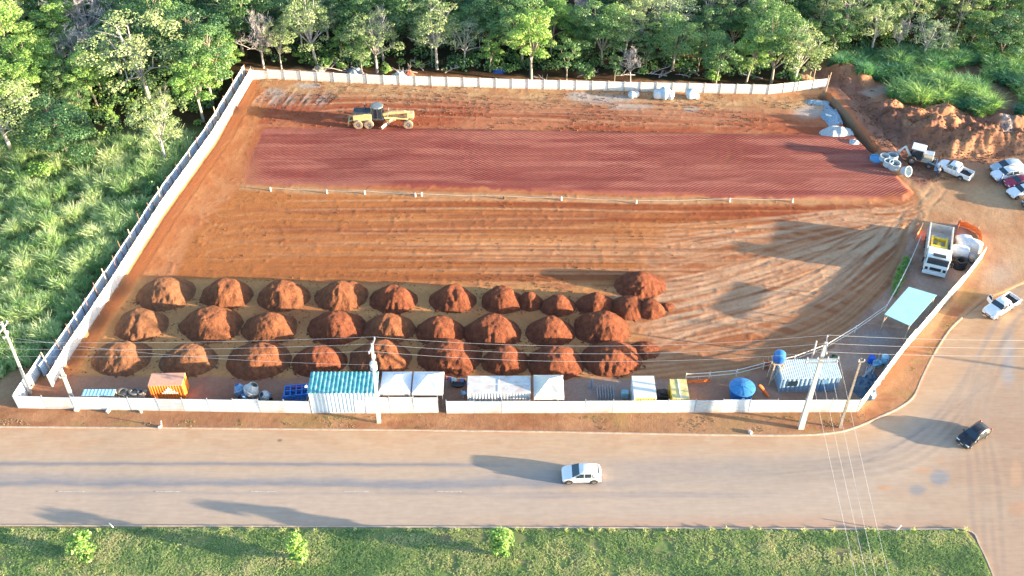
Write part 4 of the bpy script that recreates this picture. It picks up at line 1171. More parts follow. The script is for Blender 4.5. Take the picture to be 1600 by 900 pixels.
# ================================================================== yard clutter
p = G(1360, 566); mb = MB(); mb.lathe([(.38, 0), (.40, .05), (.40, .42), (.43, .45), (.40, .48), (.40, .9), (.36, .95), (.34, .92), (0, .92)], 18); o = mb.build('plastic_drum', mat('drum_blue', (.01, .09, .50), rough=.4), smooth=35); o.location = p; tag(o, 'deep blue plastic drum standing in the yard near the pipes', 'drum')
p = G(1381, 565); mb = MB(); mb.lathe([(.38, 0), (.42, .05), (.42, .9), (.3, 1.05), (.1, 1.1), (0, 1.1)], 18); o = mb.build('plastic_drum', mat('drum_pale', (.30, .52, .66), rough=.4), smooth=35); o.location = p; tag(o, 'pale blue drum with rounded top against the yard fence', 'drum')
for i in range(5):
    p = G(1366 + i * 4, 573 - i * 1.2); o = thing('plastic_chair', f'light blue plastic chair dumped by the drums, {ordinal(i)} from the deep blue drum', 'chair', p, i * 1.1, 'light blue chairs by the drums')
    mb = MB(); mb.box(-.24, .24, -.24, .24, .42, .46, c=.01); mb.build('seat', pb, o)
    mb = MB(); mb.box(-.24, .24, .20, .25, .46, .92, c=.015); mb.build('backrest', pb, o)
    for x in (-.2, .2):
        for y in (-.2, .2): mb = MB(); mb.bar((x * 1.15, y * 1.15, 0), (x, y, .42), .05); mb.build('leg', pb, o)
steel_g = mat('grey_pipe', (.34, .35, .36), rough=.6, var=.2)
for i in range(16):
    a = 1347 + (i % 8) * 3.4; b = 592 - (i % 8) * 3.2
    p = G(a, b); L = RND.uniform(2.5, 4.2); ang = math.radians(52 + RND.uniform(-14, 14)); z = .1 + (i // 8) * .18
    mb = MB(); mb.tube([(-L / 2 * math.cos(ang), -L / 2 * math.sin(ang), z), (L / 2 * math.cos(ang), L / 2 * math.sin(ang), z + .1)], .05, 6)
    o = mb.build('scaffold_tube', steel_g, smooth=40); o.location = p
    tag(o, 'grey metal tube in the loose pile against the yard fence', 'tube', 'grey tubes piled by the yard fence')
for i in range(7):
    a = 1376 + (i % 4) * 3.5; b = 590 - (i % 4) * 5
    p = G(a, b); mb = MB(); ang = math.radians(58 + RND.uniform(-8, 8)); L = 3.4
    mb.bar((-L / 2 * math.cos(ang), -L / 2 * math.sin(ang), .2 + .1 * (i // 4)), (L / 2 * math.cos(ang), L / 2 * math.sin(ang), .25 + .1 * (i // 4)), .22, .05)
    o = mb.build('timber_board', mat('grey_board', (.33, .31, .29), rough=.9, var=.25)); o.location = p
    tag(o, 'weathered grey board leaning against the inside of the yard fence', 'board', 'grey boards by the yard fence')
def crumple(name, px, py, rx, ry, h, m, seed, n=22, rough=.5):
    """irregular draped heap"""
    p = G(px, py); g = np.linspace(-1.25, 1.25, n * 2); xx, yy = np.meshgrid(g, g)
    r = np.hypot(xx, yy) + (fbm(xx * 2 + seed, yy * 2, seed, 3) - .5) * rough
    z = h * sstep(1.05, .25, r) * (.55 + .9 * fbm(xx * 3.1, yy * 3.1 + seed, seed + 3, 4)) - .06
    V = np.stack([xx * rx, yy * ry, z], -1).reshape(-1, 3); i_ = np.arange(4 * n * n).reshape(2 * n, 2 * n)
    Fq = np.stack([i_[:-1, :-1], i_[:-1, 1:], i_[1:, 1:], i_[1:, :-1]], -1).reshape(-1, 4)
    Fq = Fq[(V[Fq][:, :, 2].max(1) > -.055)]
    us = np.unique(Fq); rm = np.zeros(len(V), int); rm[us] = np.arange(len(us))
    o = mesh_np(name, V[us], rm[Fq], m, smooth=True); o.location = p
    return o
tarp = mat('dark_blue_tarp', (.035, .07, .12), rough=.4, var=.3, scale=3, bump=.08, bscale=5)
tag(crumple('tarpaulin', 1350, 607, 1.5, 2.0, 1.0, tarp, 5), 'crumpled dark blue tarpaulin heap in the corner of the yard fence', 'tarpaulin')
tag(crumple('tarpaulin', 1362, 593, 1.1, 1.2, .7, tarp, 9), 'smaller crumpled blue-grey tarpaulin next to the grey tubes', 'tarpaulin')
bagm = mat('white_bulk_bag', (.60, .62, .64), rough=.8, var=.1, bump=.05, bscale=5, dirt=(.4, .34, .3), dirt_amt=.35)
def bag(px, py, s, label, group, z=0, m=None, seed=0, sq=(1, 1, 1)):
    rr = random.Random(seed); mb = MB()
    n = 14; V = []; Fq = []
    for i in range(9):
        t = i / 8; ph = math.pi * t
        for k in range(n):
            a = 2 * math.pi * k / n
            c_ = abs(math.cos(a)) ** .5 * (1 if math.cos(a) > 0 else -1); s_ = abs(math.sin(a)) ** .5 * (1 if math.sin(a) > 0 else -1)
            r = (math.sin(ph) ** .45) * (1 + rr.uniform(-.06, .06))
            V.append((c_ * r * s * .55, s_ * r * s * .55, s * .5 * (1 - math.cos(ph)) * 1.0 + rr.uniform(-.02, .02)))
    for i in range(8):
        for k in range(n):
            j = (k + 1) % n; Fq.append((i * n + k, i * n + j, i * n + n + j, i * n + n + k))
    mb.add(V, Fq); o = mb.build('bulk_bag', m or bagm, smooth=50); p = G(px, py); o.location = (p.x, p.y, p.z + z); o.rotation_euler = (0, 0, rr.uniform(0, 3)); o.scale = sq
    return tag(o, label, 'bag', group)
bag(1497, 400, 1.7, 'big round-topped white bag resting by the black hose', 'white bags beside the truck', seed=1, sq=(1.3, 1, .9))
bag(1504, 388, 1.8, 'big white bag set back beside the truck cab', 'white bags beside the truck', seed=2, sq=(1.3, 1.1, 1))
bag(1517, 393, 1.6, 'tall white bag against the orange net', 'white bags beside the truck', seed=3, sq=(.8, 1.3, 1.2))
bag(1518, 407, 1.2, 'dusty white bag at the fence end of the bag group', 'white bags beside the truck', seed=4, m=mat('dusty_bag', (.42, .36, .32), rough=.85, bump=.05))
for i, (a, b, s) in enumerate([(987, 151, 1.0), (993, 150, .9), (1028, 152, 1.4), (1037, 152, 1.7), (1046, 153, 1.3), (1079, 152, 1.5), (1087, 153, .9)]):
    bag(a, b + 1, s, f'white bag at the foot of the long white wall, {ordinal(i)} from the grader', 'white bags along the forest-side wall', seed=20 + i, m=mat('blueish_bag', (.42, .54, .62), rough=.8, var=.15) if i in (0, 3, 5) else None)
# crushed stone heaps
stone_m = mat('crushed_stone', (.42, .44, .46), rough=.95, var=.35, scale=7, bump=.12, bscale=9)
stone_b = mat('blue_grey_stone', (.20, .30, .40), rough=.95, var=.35, scale=7, bump=.12, bscale=9)
tag(crumple('gravel_heap', 1306, 208, 2.5, 2.0, .95, stone_m, 31, rough=.4), 'pale crushed-stone heap at the east corner of the lot, its sunny side white', 'gravel heap')
tag(crumple('gravel_heap', 1297, 182, 1.5, 3.4, .35, stone_b, 32, rough=.6), 'low blue-grey stone strip between the wall end and the pale stone heap', 'gravel heap')
tag(crumple('gravel_heap', 1276, 160, 2.2, .9, .3, stone_b, 33, rough=.6), 'thin blue-grey stone patch just under the end of the white wall', 'gravel heap')
tag(crumple('gravel_heap', 1334, 222, 1.0, .9, .35, stone_m, 34, rough=.6), 'small pale stone heap beyond the trench edge', 'gravel heap')
# concrete rings
ring_m = mat('pale_concrete_ring', (.38, .46, .50), rough=.85, var=.12, dirt=(.4, .33, .28), dirt_amt=.25)
for i, (a, b, r, h, t) in enumerate([(1369, 249, .95, .25, 0.0), (1381, 249, .70, .7, .05), (1394, 248, .78, .7, -.05), (1387, 258, .68, .8, 0), (1396, 262, .85, .9, .04)]):
    p = G(a, b); mb = MB(); mb.lathe([(r * .82, 0), (r, 0), (r, h), (r * .82, h)], 26, close=True)
    if i == 0: mb.lathe([(0, .1), (r * .85, .12), (r * .85, .16), (0, .16)], 26)
    o = mb.build('concrete_ring', ring_m if i else mat('blue_tarp_ring', (.08, .26, .48), rough=.6), smooth=35); o.location = (p.x, p.y, p.z); o.rotation_euler = (t, t, 0)
    tag(o, ['low blue disc-shaped ring lid at the trench end of the ring group', 'pale concrete ring beside the blue lid', 'wide pale concrete ring at the loader side of the group', 'small pale ring in the middle of the ring group', 'tall wide pale ring in front of the small one'][i], 'concrete ring', 'concrete well rings')
p = G(1411, 268); mb = MB(); mb.lathe([(.50, 0), (.60, 0), (.78, .95), (.68, .95)], 26, close=True); o = mb.build('concrete_ring', ring_m, smooth=35); o.location = (p.x, p.y, p.z + .42); o.rotation_euler = (math.radians(62), 0, math.radians(35)); tag(o, 'tapered concrete cone ring tipped on its side', 'concrete ring', 'concrete well rings')
# debris and posts at the wall corner
for i, (a, b, h) in enumerate([(1262, 127, 2.6), (1270, 128, 2.6), (1289, 148, 3.6), (1287, 150, 2.2), (1250, 131, 1.6)]):
    p = G(a, b); mb = MB(); mb.tube([(0, 0, -.2), (RND.uniform(-.1, .3), 0, h)], .07, 7); o = mb.build('timber_post', pale_wood, smooth=40); o.location = p
    tag(o, ['thin post beyond the wall end, the one farther from the corner', 'thin post beyond the wall end, one of a close pair', 'tall thin post exactly at the wall corner', 'short post leaning at the wall corner', 'short stub post at the forest edge by the wall'][i], 'post')
# white scraps behind the wall
for i, (a, b, s, cc) in enumerate([(555, 122, 1.6, (.35, .42, .48)), (625, 127, 1.4, (.62, .63, .64)), (500, 118, 1.2, (.5, .46, .42)), (640, 126, .8, (.45, .10, .06)), (780, 120, 1.3, (.04, .10, .4))]):
    m = mat(f'scrap{i}', cc, rough=.7, var=.2)
    tag(crumple('plastic_sheet', a, b - 9, s, s * .7, .8, m, 60 + i, 12), ['grey sheet heap among the branches beyond the wall', 'white sheet heap in the brush beyond the wall', 'pale sheet heap nearer the forest corner beyond the wall', 'small red-brown scrap beside the white sheet heap', 'blue sheet scrap deep in the brush beyond the wall'][i], 'sheet')
# ================================================================== dumped soil heaps
def heap_material(name, c1, c2):
    m = bpy.data.materials.new(name); m.use_nodes = True
    nt = m.node_tree; N = nt.nodes; L = nt.links
    b = N['Principled BSDF']; b.inputs['Roughness'].default_value = .97; b.inputs['Specular IOR Level'].default_value = .1
    tc = N.new('ShaderNodeTexCoord'); nz = N.new('ShaderNodeTexNoise'); nz.inputs['Scale'].default_value = 1.6; nz.inputs['Detail'].default_value = 9; nz.inputs['Roughness'].default_value = .72
    L.new(tc.outputs['Object'], nz.inputs['Vector'])
    cr = N.new('ShaderNodeValToRGB'); cr.color_ramp.elements[0].position = .35; cr.color_ramp.elements[1].position = .66
    cr.color_ramp.elements[0].color = (*c1, 1); cr.color_ramp.elements[1].color = (*c2, 1)
    L.new(nz.outputs[0], cr.inputs[0]); L.new(cr.outputs[0], b.inputs['Base Color'])
    n2 = N.new('ShaderNodeTexNoise'); n2.inputs['Scale'].default_value = 4.5; n2.inputs['Detail'].default_value = 7; n2.inputs['Roughness'].default_value = .75
    L.new(tc.outputs['Object'], n2.inputs['Vector'])
    bp = N.new('ShaderNodeBump'); bp.inputs['Strength'].default_value = 1; bp.inputs['Distance'].default_value = .32
    L.new(n2.outputs[0], bp.inputs['Height']); L.new(bp.outputs[0], b.inputs['Normal'])
    return m
HM = [heap_material('heap_soil_tan', (.165, .075, .042), (.29, .135, .070)),
      heap_material('heap_soil_orange', (.15, .060, .033), (.29, .112, .055)),
      heap_material('heap_soil_red', (.125, .042, .026), (.26, .088, .044))]
def heap(px, py, wpx, H, mi, label, seed, group='dumped soil heaps', dy=1.0, extra=()):
    """px, py: middle of the front foot in the picture; wpx: its width"""
    r = random.Random(seed)
    s = scale_at(py); rx = wpx / s / 2; ry = rx * .80 * dy
    f = G(px, py); cx, cy = f.x, f.y + ry * .92
    st = .13; n1 = int(rx * 1.4 / st); n2 = int(ry * 1.45 / st)
    xx, yy = np.meshgrid(np.arange(-n1, n1 + 1) * st, np.arange(-n2, n2 + 1) * st)
    z = np.zeros_like(xx)
    wob = (fbm(xx / 1.7 + seed * 3.1, yy / 1.7, seed, 4) - .5)
    lumps = [(0, 0, 1.0, 1.0)] + [(r.uniform(-.38, .38) * rx, r.uniform(-.25, .25) * ry, r.uniform(.50, .68), r.uniform(.75, .98)) for _ in range(2)] + list(extra)
    tilt, tilt2 = r.uniform(-.12, .06), r.uniform(-.02, .16)
    for lx, ly, sc_, hh in lumps:
        q = np.sqrt(((xx - lx) / (rx * sc_)) ** 2 + ((yy - ly) / (ry * sc_)) ** 2) + wob * .22
        k = 1.42 + r.uniform(-.12, .2)
        cone = (1 - q) * k
        cap_ = 1.0 - .16 * np.clip(q, 0, 1) + (xx - lx) / rx * tilt + (yy - ly) / ry * tilt2
        # smooth minimum of the slope and the tipped crest
        hk = np.clip(.5 + .5 * (cap_ - cone) / .20, 0, 1)
        zz = H * hh * (cap_ * (1 - hk) + cone * hk - .20 * hk * (1 - hk))
        z = np.maximum(z, np.clip(zz, 0, None))
    a = np.arctan2(yy, xx) ; rr_ = np.hypot(xx / rx, yy / ry)
    gul = fbm(a * 3.5 + seed, rr_ * .5 + seed, seed + 4, 3) - .5
    z += gul * .05 * sstep(.05, .6, z) * sstep(0, .5, rr_)
    # notch left by the tipping body
    na = r.uniform(-2.4, -.7); nx_, ny_ = math.cos(na), math.sin(na); dd = np.abs(-xx * ny_ + yy * nx_ + wob * .8); al = xx * nx_ + yy * ny_
    z -= sstep(.55, .1, dd) * sstep(-.2, .5, al) * r.choice([0, 0, 0, .16]) * sstep(.1, .8, z)
    z += (fbm(xx / .42, yy / .42, seed + 7, 3) - .5) * (.16 + .34 * sstep(0, -ry * .6, yy)) * sstep(0, .3, z)
    clod = (vnoise(xx / .26, yy / .26, seed + 8) > .80) * sstep(1.22, .98, rr_ + wob * .22) * sstep(.1, -.5, yy / ry) * .16
    z = np.maximum(z, clod)
    z = z - .05
    Zg = gz(xx + cx, yy + cy) - f.z
    V = np.stack([xx, yy, z + Zg], -1).reshape(-1, 3)
    ii = np.arange(xx.size).reshape(xx.shape)
    Fq = np.stack([ii[:-1, :-1], ii[:-1, 1:], ii[1:, 1:], ii[1:, :-1]], -1).reshape(-1, 4)
    zf = z.ravel(); Fq = Fq[zf[Fq].max(1) > -.045]
    us = np.unique(Fq); rm = np.zeros(len(V), int); rm[us] = np.arange(len(us))
    o = mesh_np('soil_heap', V[us], rm[Fq], HM[mi], smooth=True)
    o.location = (cx, cy, f.z)
    return tag(o, label, 'soil heap', group)
rows = [
 ('back', [(250, 484, 84), (348, 483, 74), (438, 486, 74), (530, 485, 74), (612, 489, 72), (706, 488, 70), (785, 490, 66), (828, 486, 44), (872, 495, 56), (932, 493, 60), (985, 499, 62), (1018, 498, 46)]),
 ('middle', [(213, 532, 74), (323, 534, 88), (416, 538, 78), (522, 539, 84), (606, 537, 80), (686, 541, 76), (768, 545, 88), (860, 541, 76), (942, 538, 86)]),
 ('front', [(180, 586, 86), (288, 588, 80), (397, 592, 92), (494, 590, 80), (590, 588, 88), (700, 587, 98), (790, 587, 72), (870, 593, 86), (958, 588, 92)]),
]
sd = 100
hl = random.Random(9)
for rname, rw in rows:
    for i, (a, b, w) in enumerate(rw):
        sd += 1
        mi = 0 if a < 300 else (1 if a < 620 and hl.random() < .6 else 2)
        big = 'wide' if w > 84 else ('small' if w < 60 else 'rounded')
        tone = ['tan-orange', 'orange-brown', 'red-brown'][mi]
        where = {'back': 'row by the graded ground', 'middle': 'middle row', 'front': 'row by the fence'}[rname]
        heap(a, b, w * (1.15 if a < 600 else 1.08), 2.3 if w > 64 else 1.8, mi, f'{big} {tone} soil heap, {ordinal(i)} from the grass side in the {where}', sd)
heap(1002, 466, 82, 1.8, 2, 'low wide soil heap set back alone behind the end of the far row', 300, extra=[(-1.5, .3, .5, .8)])
heap(1010, 561, 52, .6, 2, 'thin spread of dark soil trailing off the last heap of the fence row', 301)
heap(1044, 486, 26, .35, 2, 'little dark scatter of clods past the end of the far row', 302)

# loose clods lying round the heaps and over the graded ground
def clods(n, seed, test_poly, smin, smax, label, m, dens=None):
    rg = np.random.default_rng(seed)
    W = [P(a, b)[:2] for a, b in test_poly]; xs = [w[0] for w in W]; ys = [w[1] for w in W]
    x = rg.uniform(min(xs), max(xs), n * 3); y = rg.uniform(min(ys), max(ys), n * 3)
    k = sdf(x, y, W) > 0
    if dens is not None: k &= dens(x, y)
    x, y = x[k][:n], y[k][:n]; n = len(x); z = gz(x, y)
    s = smin + (smax - smin) * rg.random(n) ** 2.5
    dirs = np.array([(1, 0, 0), (0, 1, 0), (-1, 0, 0), (0, -1, 0), (0, 0, 1), (0, 0, -1)], float)
    V = dirs[None] * s[:, None, None] * (.7 + .6 * rg.random((n, 6, 1))) + (rg.random((n, 6, 3)) - .5) * s[:, None, None] * .5
    a = rg.uniform(0, 6.28, n); c, q = np.cos(a)[:, None], np.sin(a)[:, None]
    V = np.stack([V[:, :, 0] * c - V[:, :, 1] * q, V[:, :, 0] * q + V[:, :, 1] * c, V[:, :, 2] * .8], -1)
    V += np.stack([x, y, z + s * .3], -1)[:, None]
    T = np.array([(0, 1, 4), (1, 2, 4), (2, 3, 4), (3, 0, 4), (1, 0, 5), (2, 1, 5), (3, 2, 5), (0, 3, 5)])
    F = (np.arange(n)[:, None, None] * 6 + T[None]).reshape(-1, 3)
    o = mesh_np('loose_clods', V.reshape(-1, 3), F, m); return tag(o, label, 'soil clods', kind='stuff')
clods(3500, 1, [(100, 590), (225, 440), (1000, 430), (1000, 590)], .03, .12, 'loose red-brown clods scattered between the heaps', HM[1], lambda x, y: vnoise(x / 3, y / 1.5, 900) > .45)
clods(600, 2, [(372, 292), (1430, 318), (1200, 350), (1000, 430), (230, 440)], .03, .12, 'loose clods strewn over the graded middle ground', HM[0], lambda x, y: fbm(x / 12, y / .8, 901, 3) > .5)
clods(3500, 3, [(395, 124), (1285, 152), (1340, 215), (700, 204), (410, 199)], .03, .14, 'loose clods on the rough strip by the white wall', HM[0], lambda x, y: fbm(x / 6, y / 2, 902, 3) > .5)
clods(5000, 4, [(1300, 110), (1380, 150), (1600, 190), (1600, 255), (1440, 290), (1350, 220)], .04, .15, 'lumps and stones lying over the spoil banks', HM[0], lambda x, y: fbm(x / 4, y / 3, 903, 3) > .42)
# ================================================================== vehicles
tyre_m = mat('tyre_rubber', (.02, .019, .018), rough=.85, var=.2, dirt=(.28, .15, .09), dirt_amt=.5, dirt_scale=6)
rim_m = mat('alloy_rim', (.42, .42, .43), rough=.35, metal=.7, dirt=(.3, .18, .11), dirt_amt=.5, dirt_scale=8)
trim_m = mat('black_trim', (.022, .022, .025), rough=.55)
headlamp_m = mat('headlamp_glass', (.55, .60, .65), rough=.12, spec=.8)
tail_m = mat('tail_lamp_red', (.40, .015, .012), rough=.25)
plate_m = mat('plate_grey', (.45, .45, .46), rough=.5)
def paint_m(name, c, dusty=.3): return mat(name, c, rough=.28, var=.03, dirt=(.45, .28, .18), dirt_amt=dusty, dirt_scale=2.5, dirt_h=.55)
dusty_t = mat('dusty_tyre', (.26, .19, .13), rough=.95, var=.3)
def wheel(o, x, y, r, w, rimc=.62, name='wheel', tm=None):
    s = 1 if y > 0 else -1
    mb = MB(); mb.lathe([(r * rimc, -w / 2), (r * .92, -w / 2), (r, -w * .3), (r, w * .3), (r * .92, w / 2), (r * rimc, w / 2)], 24, axis='y', close=True)
    a = mb.build(name, tm or tyre_m, o, smooth=35); a.location = (x, y, r)
    mb = MB(); mb.lathe([(r * rimc, -w * .42), (r * rimc, w * .42), (r * .5, w * .30), (r * .18, w * .34), (r * .1, w * .42), (0, w * .42)], 20, axis='y')
    for k in range(5):
        t = k * 2 * math.pi / 5
        mb.bar((r * .12 * math.cos(t), w * .38, r * .12 * math.sin(t)), (r * rimc * .97 * math.cos(t), w * .38, r * rimc * .97 * math.sin(t)), .05, .06)
    if s < 0: mb.xf(Matrix.Scale(-1, 4, (0, 1, 0)))
    mb.build('rim', rim_m, a, smooth=35)
    return a
def loft_body(st, W):
    """st rows: x, z bottom, z belt, z top, belt width factor, top width factor.  x forward is +"""
    rings = []
    for x, zb, zl, zt, fb, ft in st:
        w = W / 2
        half = [(.88 * fb, zb), (.97 * fb, zb + .12), (1.0 * fb, zb + (zl - zb) * .55), (.985 * fb, zl), (ft + (fb * .985 - ft) * .12, zl + (zt - zl) * .86), (ft * .86, zt), (ft * .4, zt + .015)]
        pts = [(x, -f * w, z) for f, z in half] + [(x, f * w, z) for f, z in reversed(half)]
        rings.append(pts)
    n = len(rings[0]); V = sum(rings, []); F = []
    for i in range(len(rings) - 1):
        for k in range(n):
            j = (k + 1) % n; F.append((i * n + k, i * n + j, i * n + n + j, i * n + n + k))
    F.append(tuple(range(n - 1, -1, -1))); F.append(tuple((len(rings) - 1) * n + k for k in range(n)))
    return V, F, rings
def lerp3(a, b, t): return tuple(a[i] + (b[i] - a[i]) * t for i in range(3))
def patch(r0, r1, k0, k1, a0, a1, b0, b1, off):
    """quad on the body between rings r0/r1 and ring points k0/k1, inset, pushed outward"""
    q = []
    for (u, v) in ((a0, b0), (a1, b0), (a1, b1), (a0, b1)):
        p = lerp3(lerp3(r0[k0], r1[k0], u), lerp3(r0[k1], r1[k1], u), v); q.append(Vector(p))
    nrm = (q[1] - q[0]).cross(q[3] - q[0]).normalized()
    c = sum(q, Vector()) / 4
    if nrm.dot(Vector((0, c.y, .6 + 0 * c.z)) if abs(nrm.y) > abs(nrm.x) else Vector((c.x, 0, .5))) < 0: nrm = -nrm
    out = [tuple(p + nrm * off) for p in q] + [tuple(p - nrm * .03) for p in q]
    return out, [(0, 1, 2, 3), (7, 6, 5, 4), (0, 4, 5, 1), (1, 5, 6, 2), (2, 6, 7, 3), (3, 7, 4, 0)]
SHAPES = {}
def car(label, kind, paint, loc, rz, group=None, L=4.3, W=1.82, H=1.6, door_open=False, name=None, roof_rails=False):
    h = H
    if kind == 'suv':
        st = [(.50, .34, .58, .66, .78, .62), (.475, .24, .72, .80, .93, .78), (.40, .22, .86, .95, 1, .86), (.31, .21, .94, 1.03, 1, .87), (.265, .21, .97, 1.07, 1, .84),
              (.055, .20, 1.0, h * .955, 1, .70), (-.06, .20, 1.01, h, 1, .71), (-.25, .20, 1.02, h * .985, 1, .70), (-.385, .21, 1.04, h * .93, 1, .67), (-.465, .26, 1.02, 1.12, .96, .80), (-.497, .32, .92, .98, .88, .74)]
        iw, ir, rear, tail = 4, 5, 8, 9
    elif kind == 'hatch':
        st = [(.50, .32, .54, .60, .80, .66), (.47, .22, .66, .73, .94, .80), (.38, .20, .80, .87, 1, .86), (.27, .2, .88, .97, 1, .86), (.22, .2, .91, 1.0, 1, .84),
              (.05, .19, .94, h * .95, 1, .68), (-.08, .19, .95, h, 1, .68), (-.25, .19, .96, h * .98, 1, .66), (-.37, .2, .98, h * .90, 1, .64), (-.46, .26, .95, 1.05, .95, .78), (-.497, .3, .82, .9, .88, .74)]
        iw, ir, rear, tail = 4, 5, 8, 9
    elif kind == 'wagon':
        st = [(.50, .34, .56, .64, .80, .66), (.475, .24, .70, .78, .94, .80), (.40, .22, .84, .93, 1, .86), (.30, .21, .92, 1.0, 1, .87), (.25, .21, .94, 1.03, 1, .84),
              (.12, .20, .96, h * .96, 1, .70), (-.05, .20, .97, h, 1, .71), (-.28, .20, .98, h * .985, 1, .70), (-.44, .21, 1.0, h * .95, 1, .68), (-.48, .26, .98, 1.06, .96, .80), (-.497, .32, .9, .96, .9, .76)]
        iw, ir, rear, tail = 4, 5, 8, 9
    else:       # pickup cab
        st = [(.50, .38, .68, .76, .82, .66), (.48, .28, .82, .90, .95, .80), (.42, .26, .96, 1.06, 1, .86), (.30, .25, 1.02, 1.13, 1, .87), (.25, .25, 1.05, 1.17, 1, .84),
              (.14, .25, 1.08, h * .96, 1, .72), (.03, .25, 1.08, h, 1, .73), (-.08, .25, 1.09, h * .99, 1, .72), (-.115, .25, 1.09, h * .94, 1, .70), (-.145, .25, 1.09, 1.16, 1, .84), (-.15, .25, 1.08, 1.12, 1, .84)]
        iw, ir, rear, tail = 4, 5, 8, 9
    st = [(x * L, *r) for x, *r in st]
    V, F, R = loft_body(st, W)
    o = thing(name or {'suv': 'parked_suv', 'hatch': 'hatchback_car', 'wagon': 'station_wagon', 'pickup': 'pickup_truck'}[kind], label, 'pickup' if kind == 'pickup' else 'car', loc, rz, group)
    mb = MB(); mb.add(V, F); body = mb.build('body', paint, o, smooth=38)
    n = len(R[0])
    # glass
    V, F = patch(R[iw], R[ir], 5, n - 6, .10, .94, -.12, 1.12, .014)
    mb = MB(); mb.add(V, F); mb.build('windscreen', glass, o)
    V, F = patch(R[rear], R[tail], 5, n - 6, .08, .75, .0, 1.0, .014)
    mb = MB(); mb.add(V, F); mb.build('rear_window', glass, o)
    for s, (k0, k1) in ((-1, (3, 4)), (1, (n - 4, n - 5))):
        for (ra, rb, u0, u1) in ([(ir, ir + 1, .0, .9), (ir + 1, rear - 1, .05, .92), (rear - 1, rear, .05, .7)] if kind != 'pickup' else [(ir, ir + 1, .0, .92), (ir + 1, rear - 1, .05, .92)]):
            V, F = patch(R[ra], R[rb], k0, k1, u0, u1, .12, .92, .012)
            mb = MB(); mb.add(V, F); mb.build('side_window', glass, o)
        V, F = patch(R[iw], R[ir], k0, k1, .55, .98, .12, .82, .012)
        mb = MB(); mb.add(V, F); mb.build('side_window', glass, o)
        # mirror
        mb = MB(); mb.box(st[iw][0] - .18, st[iw][0] - .02, s * (W / 2 + .05) - .09, s * (W / 2 + .05) + .09, 1.0, 1.14, c=.03); mb.build('mirror', paint, o)
        # lamps
        mb = MB(); x = st[0][0]; mb.box(x - .22, x - .03, s * W * .33 - .2, s * W * .33 + .2, st[1][2] - .12, st[1][2] + .06, c=.03); mb.build('headlight', headlamp_m, o)
        if kind != 'pickup':
            x = st[-1][0]; mb = MB(); mb.box(x + .0, x + .16, s * W * .40 - .1, s * W * .40 + .1, .82, 1.06, c=.03); mb.build('tail_light', tail_m, o)
    x = st[0][0]
    mb = MB(); mb.box(x - .12, x + .015, -W * .22, W * .22, st[0][1] + .10, st[0][2] - .02, c=.02); mb.build('grille', trim_m, o)
    mb = MB(); mb.box(x - .2, x + .03, -W * .42, W * .42, st[0][1] - .10, st[0][1] + .07, c=.04); mb.build('bumper', trim_m, o)
    mb = MB(); mb.box(x + .012, x + .03, -.2, .2, st[0][1] + .1, st[0][1] + .2); mb.build('number_plate', plate_m, o)
    r = .36 if kind in ('pickup', 'suv') else .31
    ax = (.325 * L, -.31 * L) if kind != 'pickup' else (.33 * L, -.27 * L)
    for xx in ax:
        for s in (-1, 1):
            wheel(o, xx, s * (W / 2 - .11), r, .24)
            mb = MB(); m = 12; pts = [(xx + (r + .07) * math.cos(math.pi * k / m), r + (r + .07) * math.sin(math.pi * k / m)) for k in range(m + 1)]
            mb.prism(pts, s * (W / 2 - .06) - .055, s * (W / 2 - .06) + .065); mb.build('wheel_arch', trim_m, o)
    if roof_rails:
        for s in (-1, 1):
            mb = MB(); mb.tube([(st[5][0], s * W * .33, h * .97), (st[6][0], s * W * .335, h + .05), (st[7][0], s * W * .33, h + .03)], .022, 6); mb.build('roof_rail', galv, o)
    if kind == 'pickup':
        x0, x1 = -.5 * L, -.155 * L
        mb = MB(); mb.box(x0, x1, -W / 2 + .02, W / 2 - .02, .42, .60, c=.02)
        mb.box(x0, x1, -W / 2, -W / 2 + .10, .5, 1.10, c=.03); mb.box(x0, x1, W / 2 - .10, W / 2, .5, 1.10, c=.03)
        mb.box(x1 - .06, x1, -W / 2 + .1, W / 2 - .1, .5, 1.08); mb.build('cargo_bed', paint, o)
        mb = MB(); mb.box(x0 - .02, x0 + .05, -W / 2 + .10, W / 2 - .10, .48, 1.08, c=.02); tg = mb.build('tailgate', paint, o)
        mb = MB(); mb.box(x0 - .05, x0 - .02, -.15, .15, .85, .92); mb.build('handle', trim_m, tg)
        mb = MB(); mb.box(x0 + .06, x1 - .07, -W / 2 + .105, W / 2 - .105, .605, .64); mb.build('bed_liner', trim_m, o)
        mb = MB(); mb.box(x0 - .12, x0 + .02, -W / 2 + .1, W / 2 - .1, .35, .47, c=.03); mb.build('rear_bumper', galv, o)
        for s in (-1, 1):
            mb = MB(); mb.box(x0 - .02, x0 + .08, s * (W / 2 - .06) - .07, s * (W / 2 - .06) + .07, .72, 1.0, c=.02); mb.build('tail_light', tail_m, o)
    for s in (-1, 1):      # door gaps
        mb = MB()
        for fx in ((.10, -.06, -.22) if kind != 'pickup' else (.13, .02, -.10)):
            mb.box(fx * L - .008, fx * L + .008, s * W / 2 - .008, s * W / 2 + .006, .42, .98)
        mb.build('door_seam', trim_m, o)
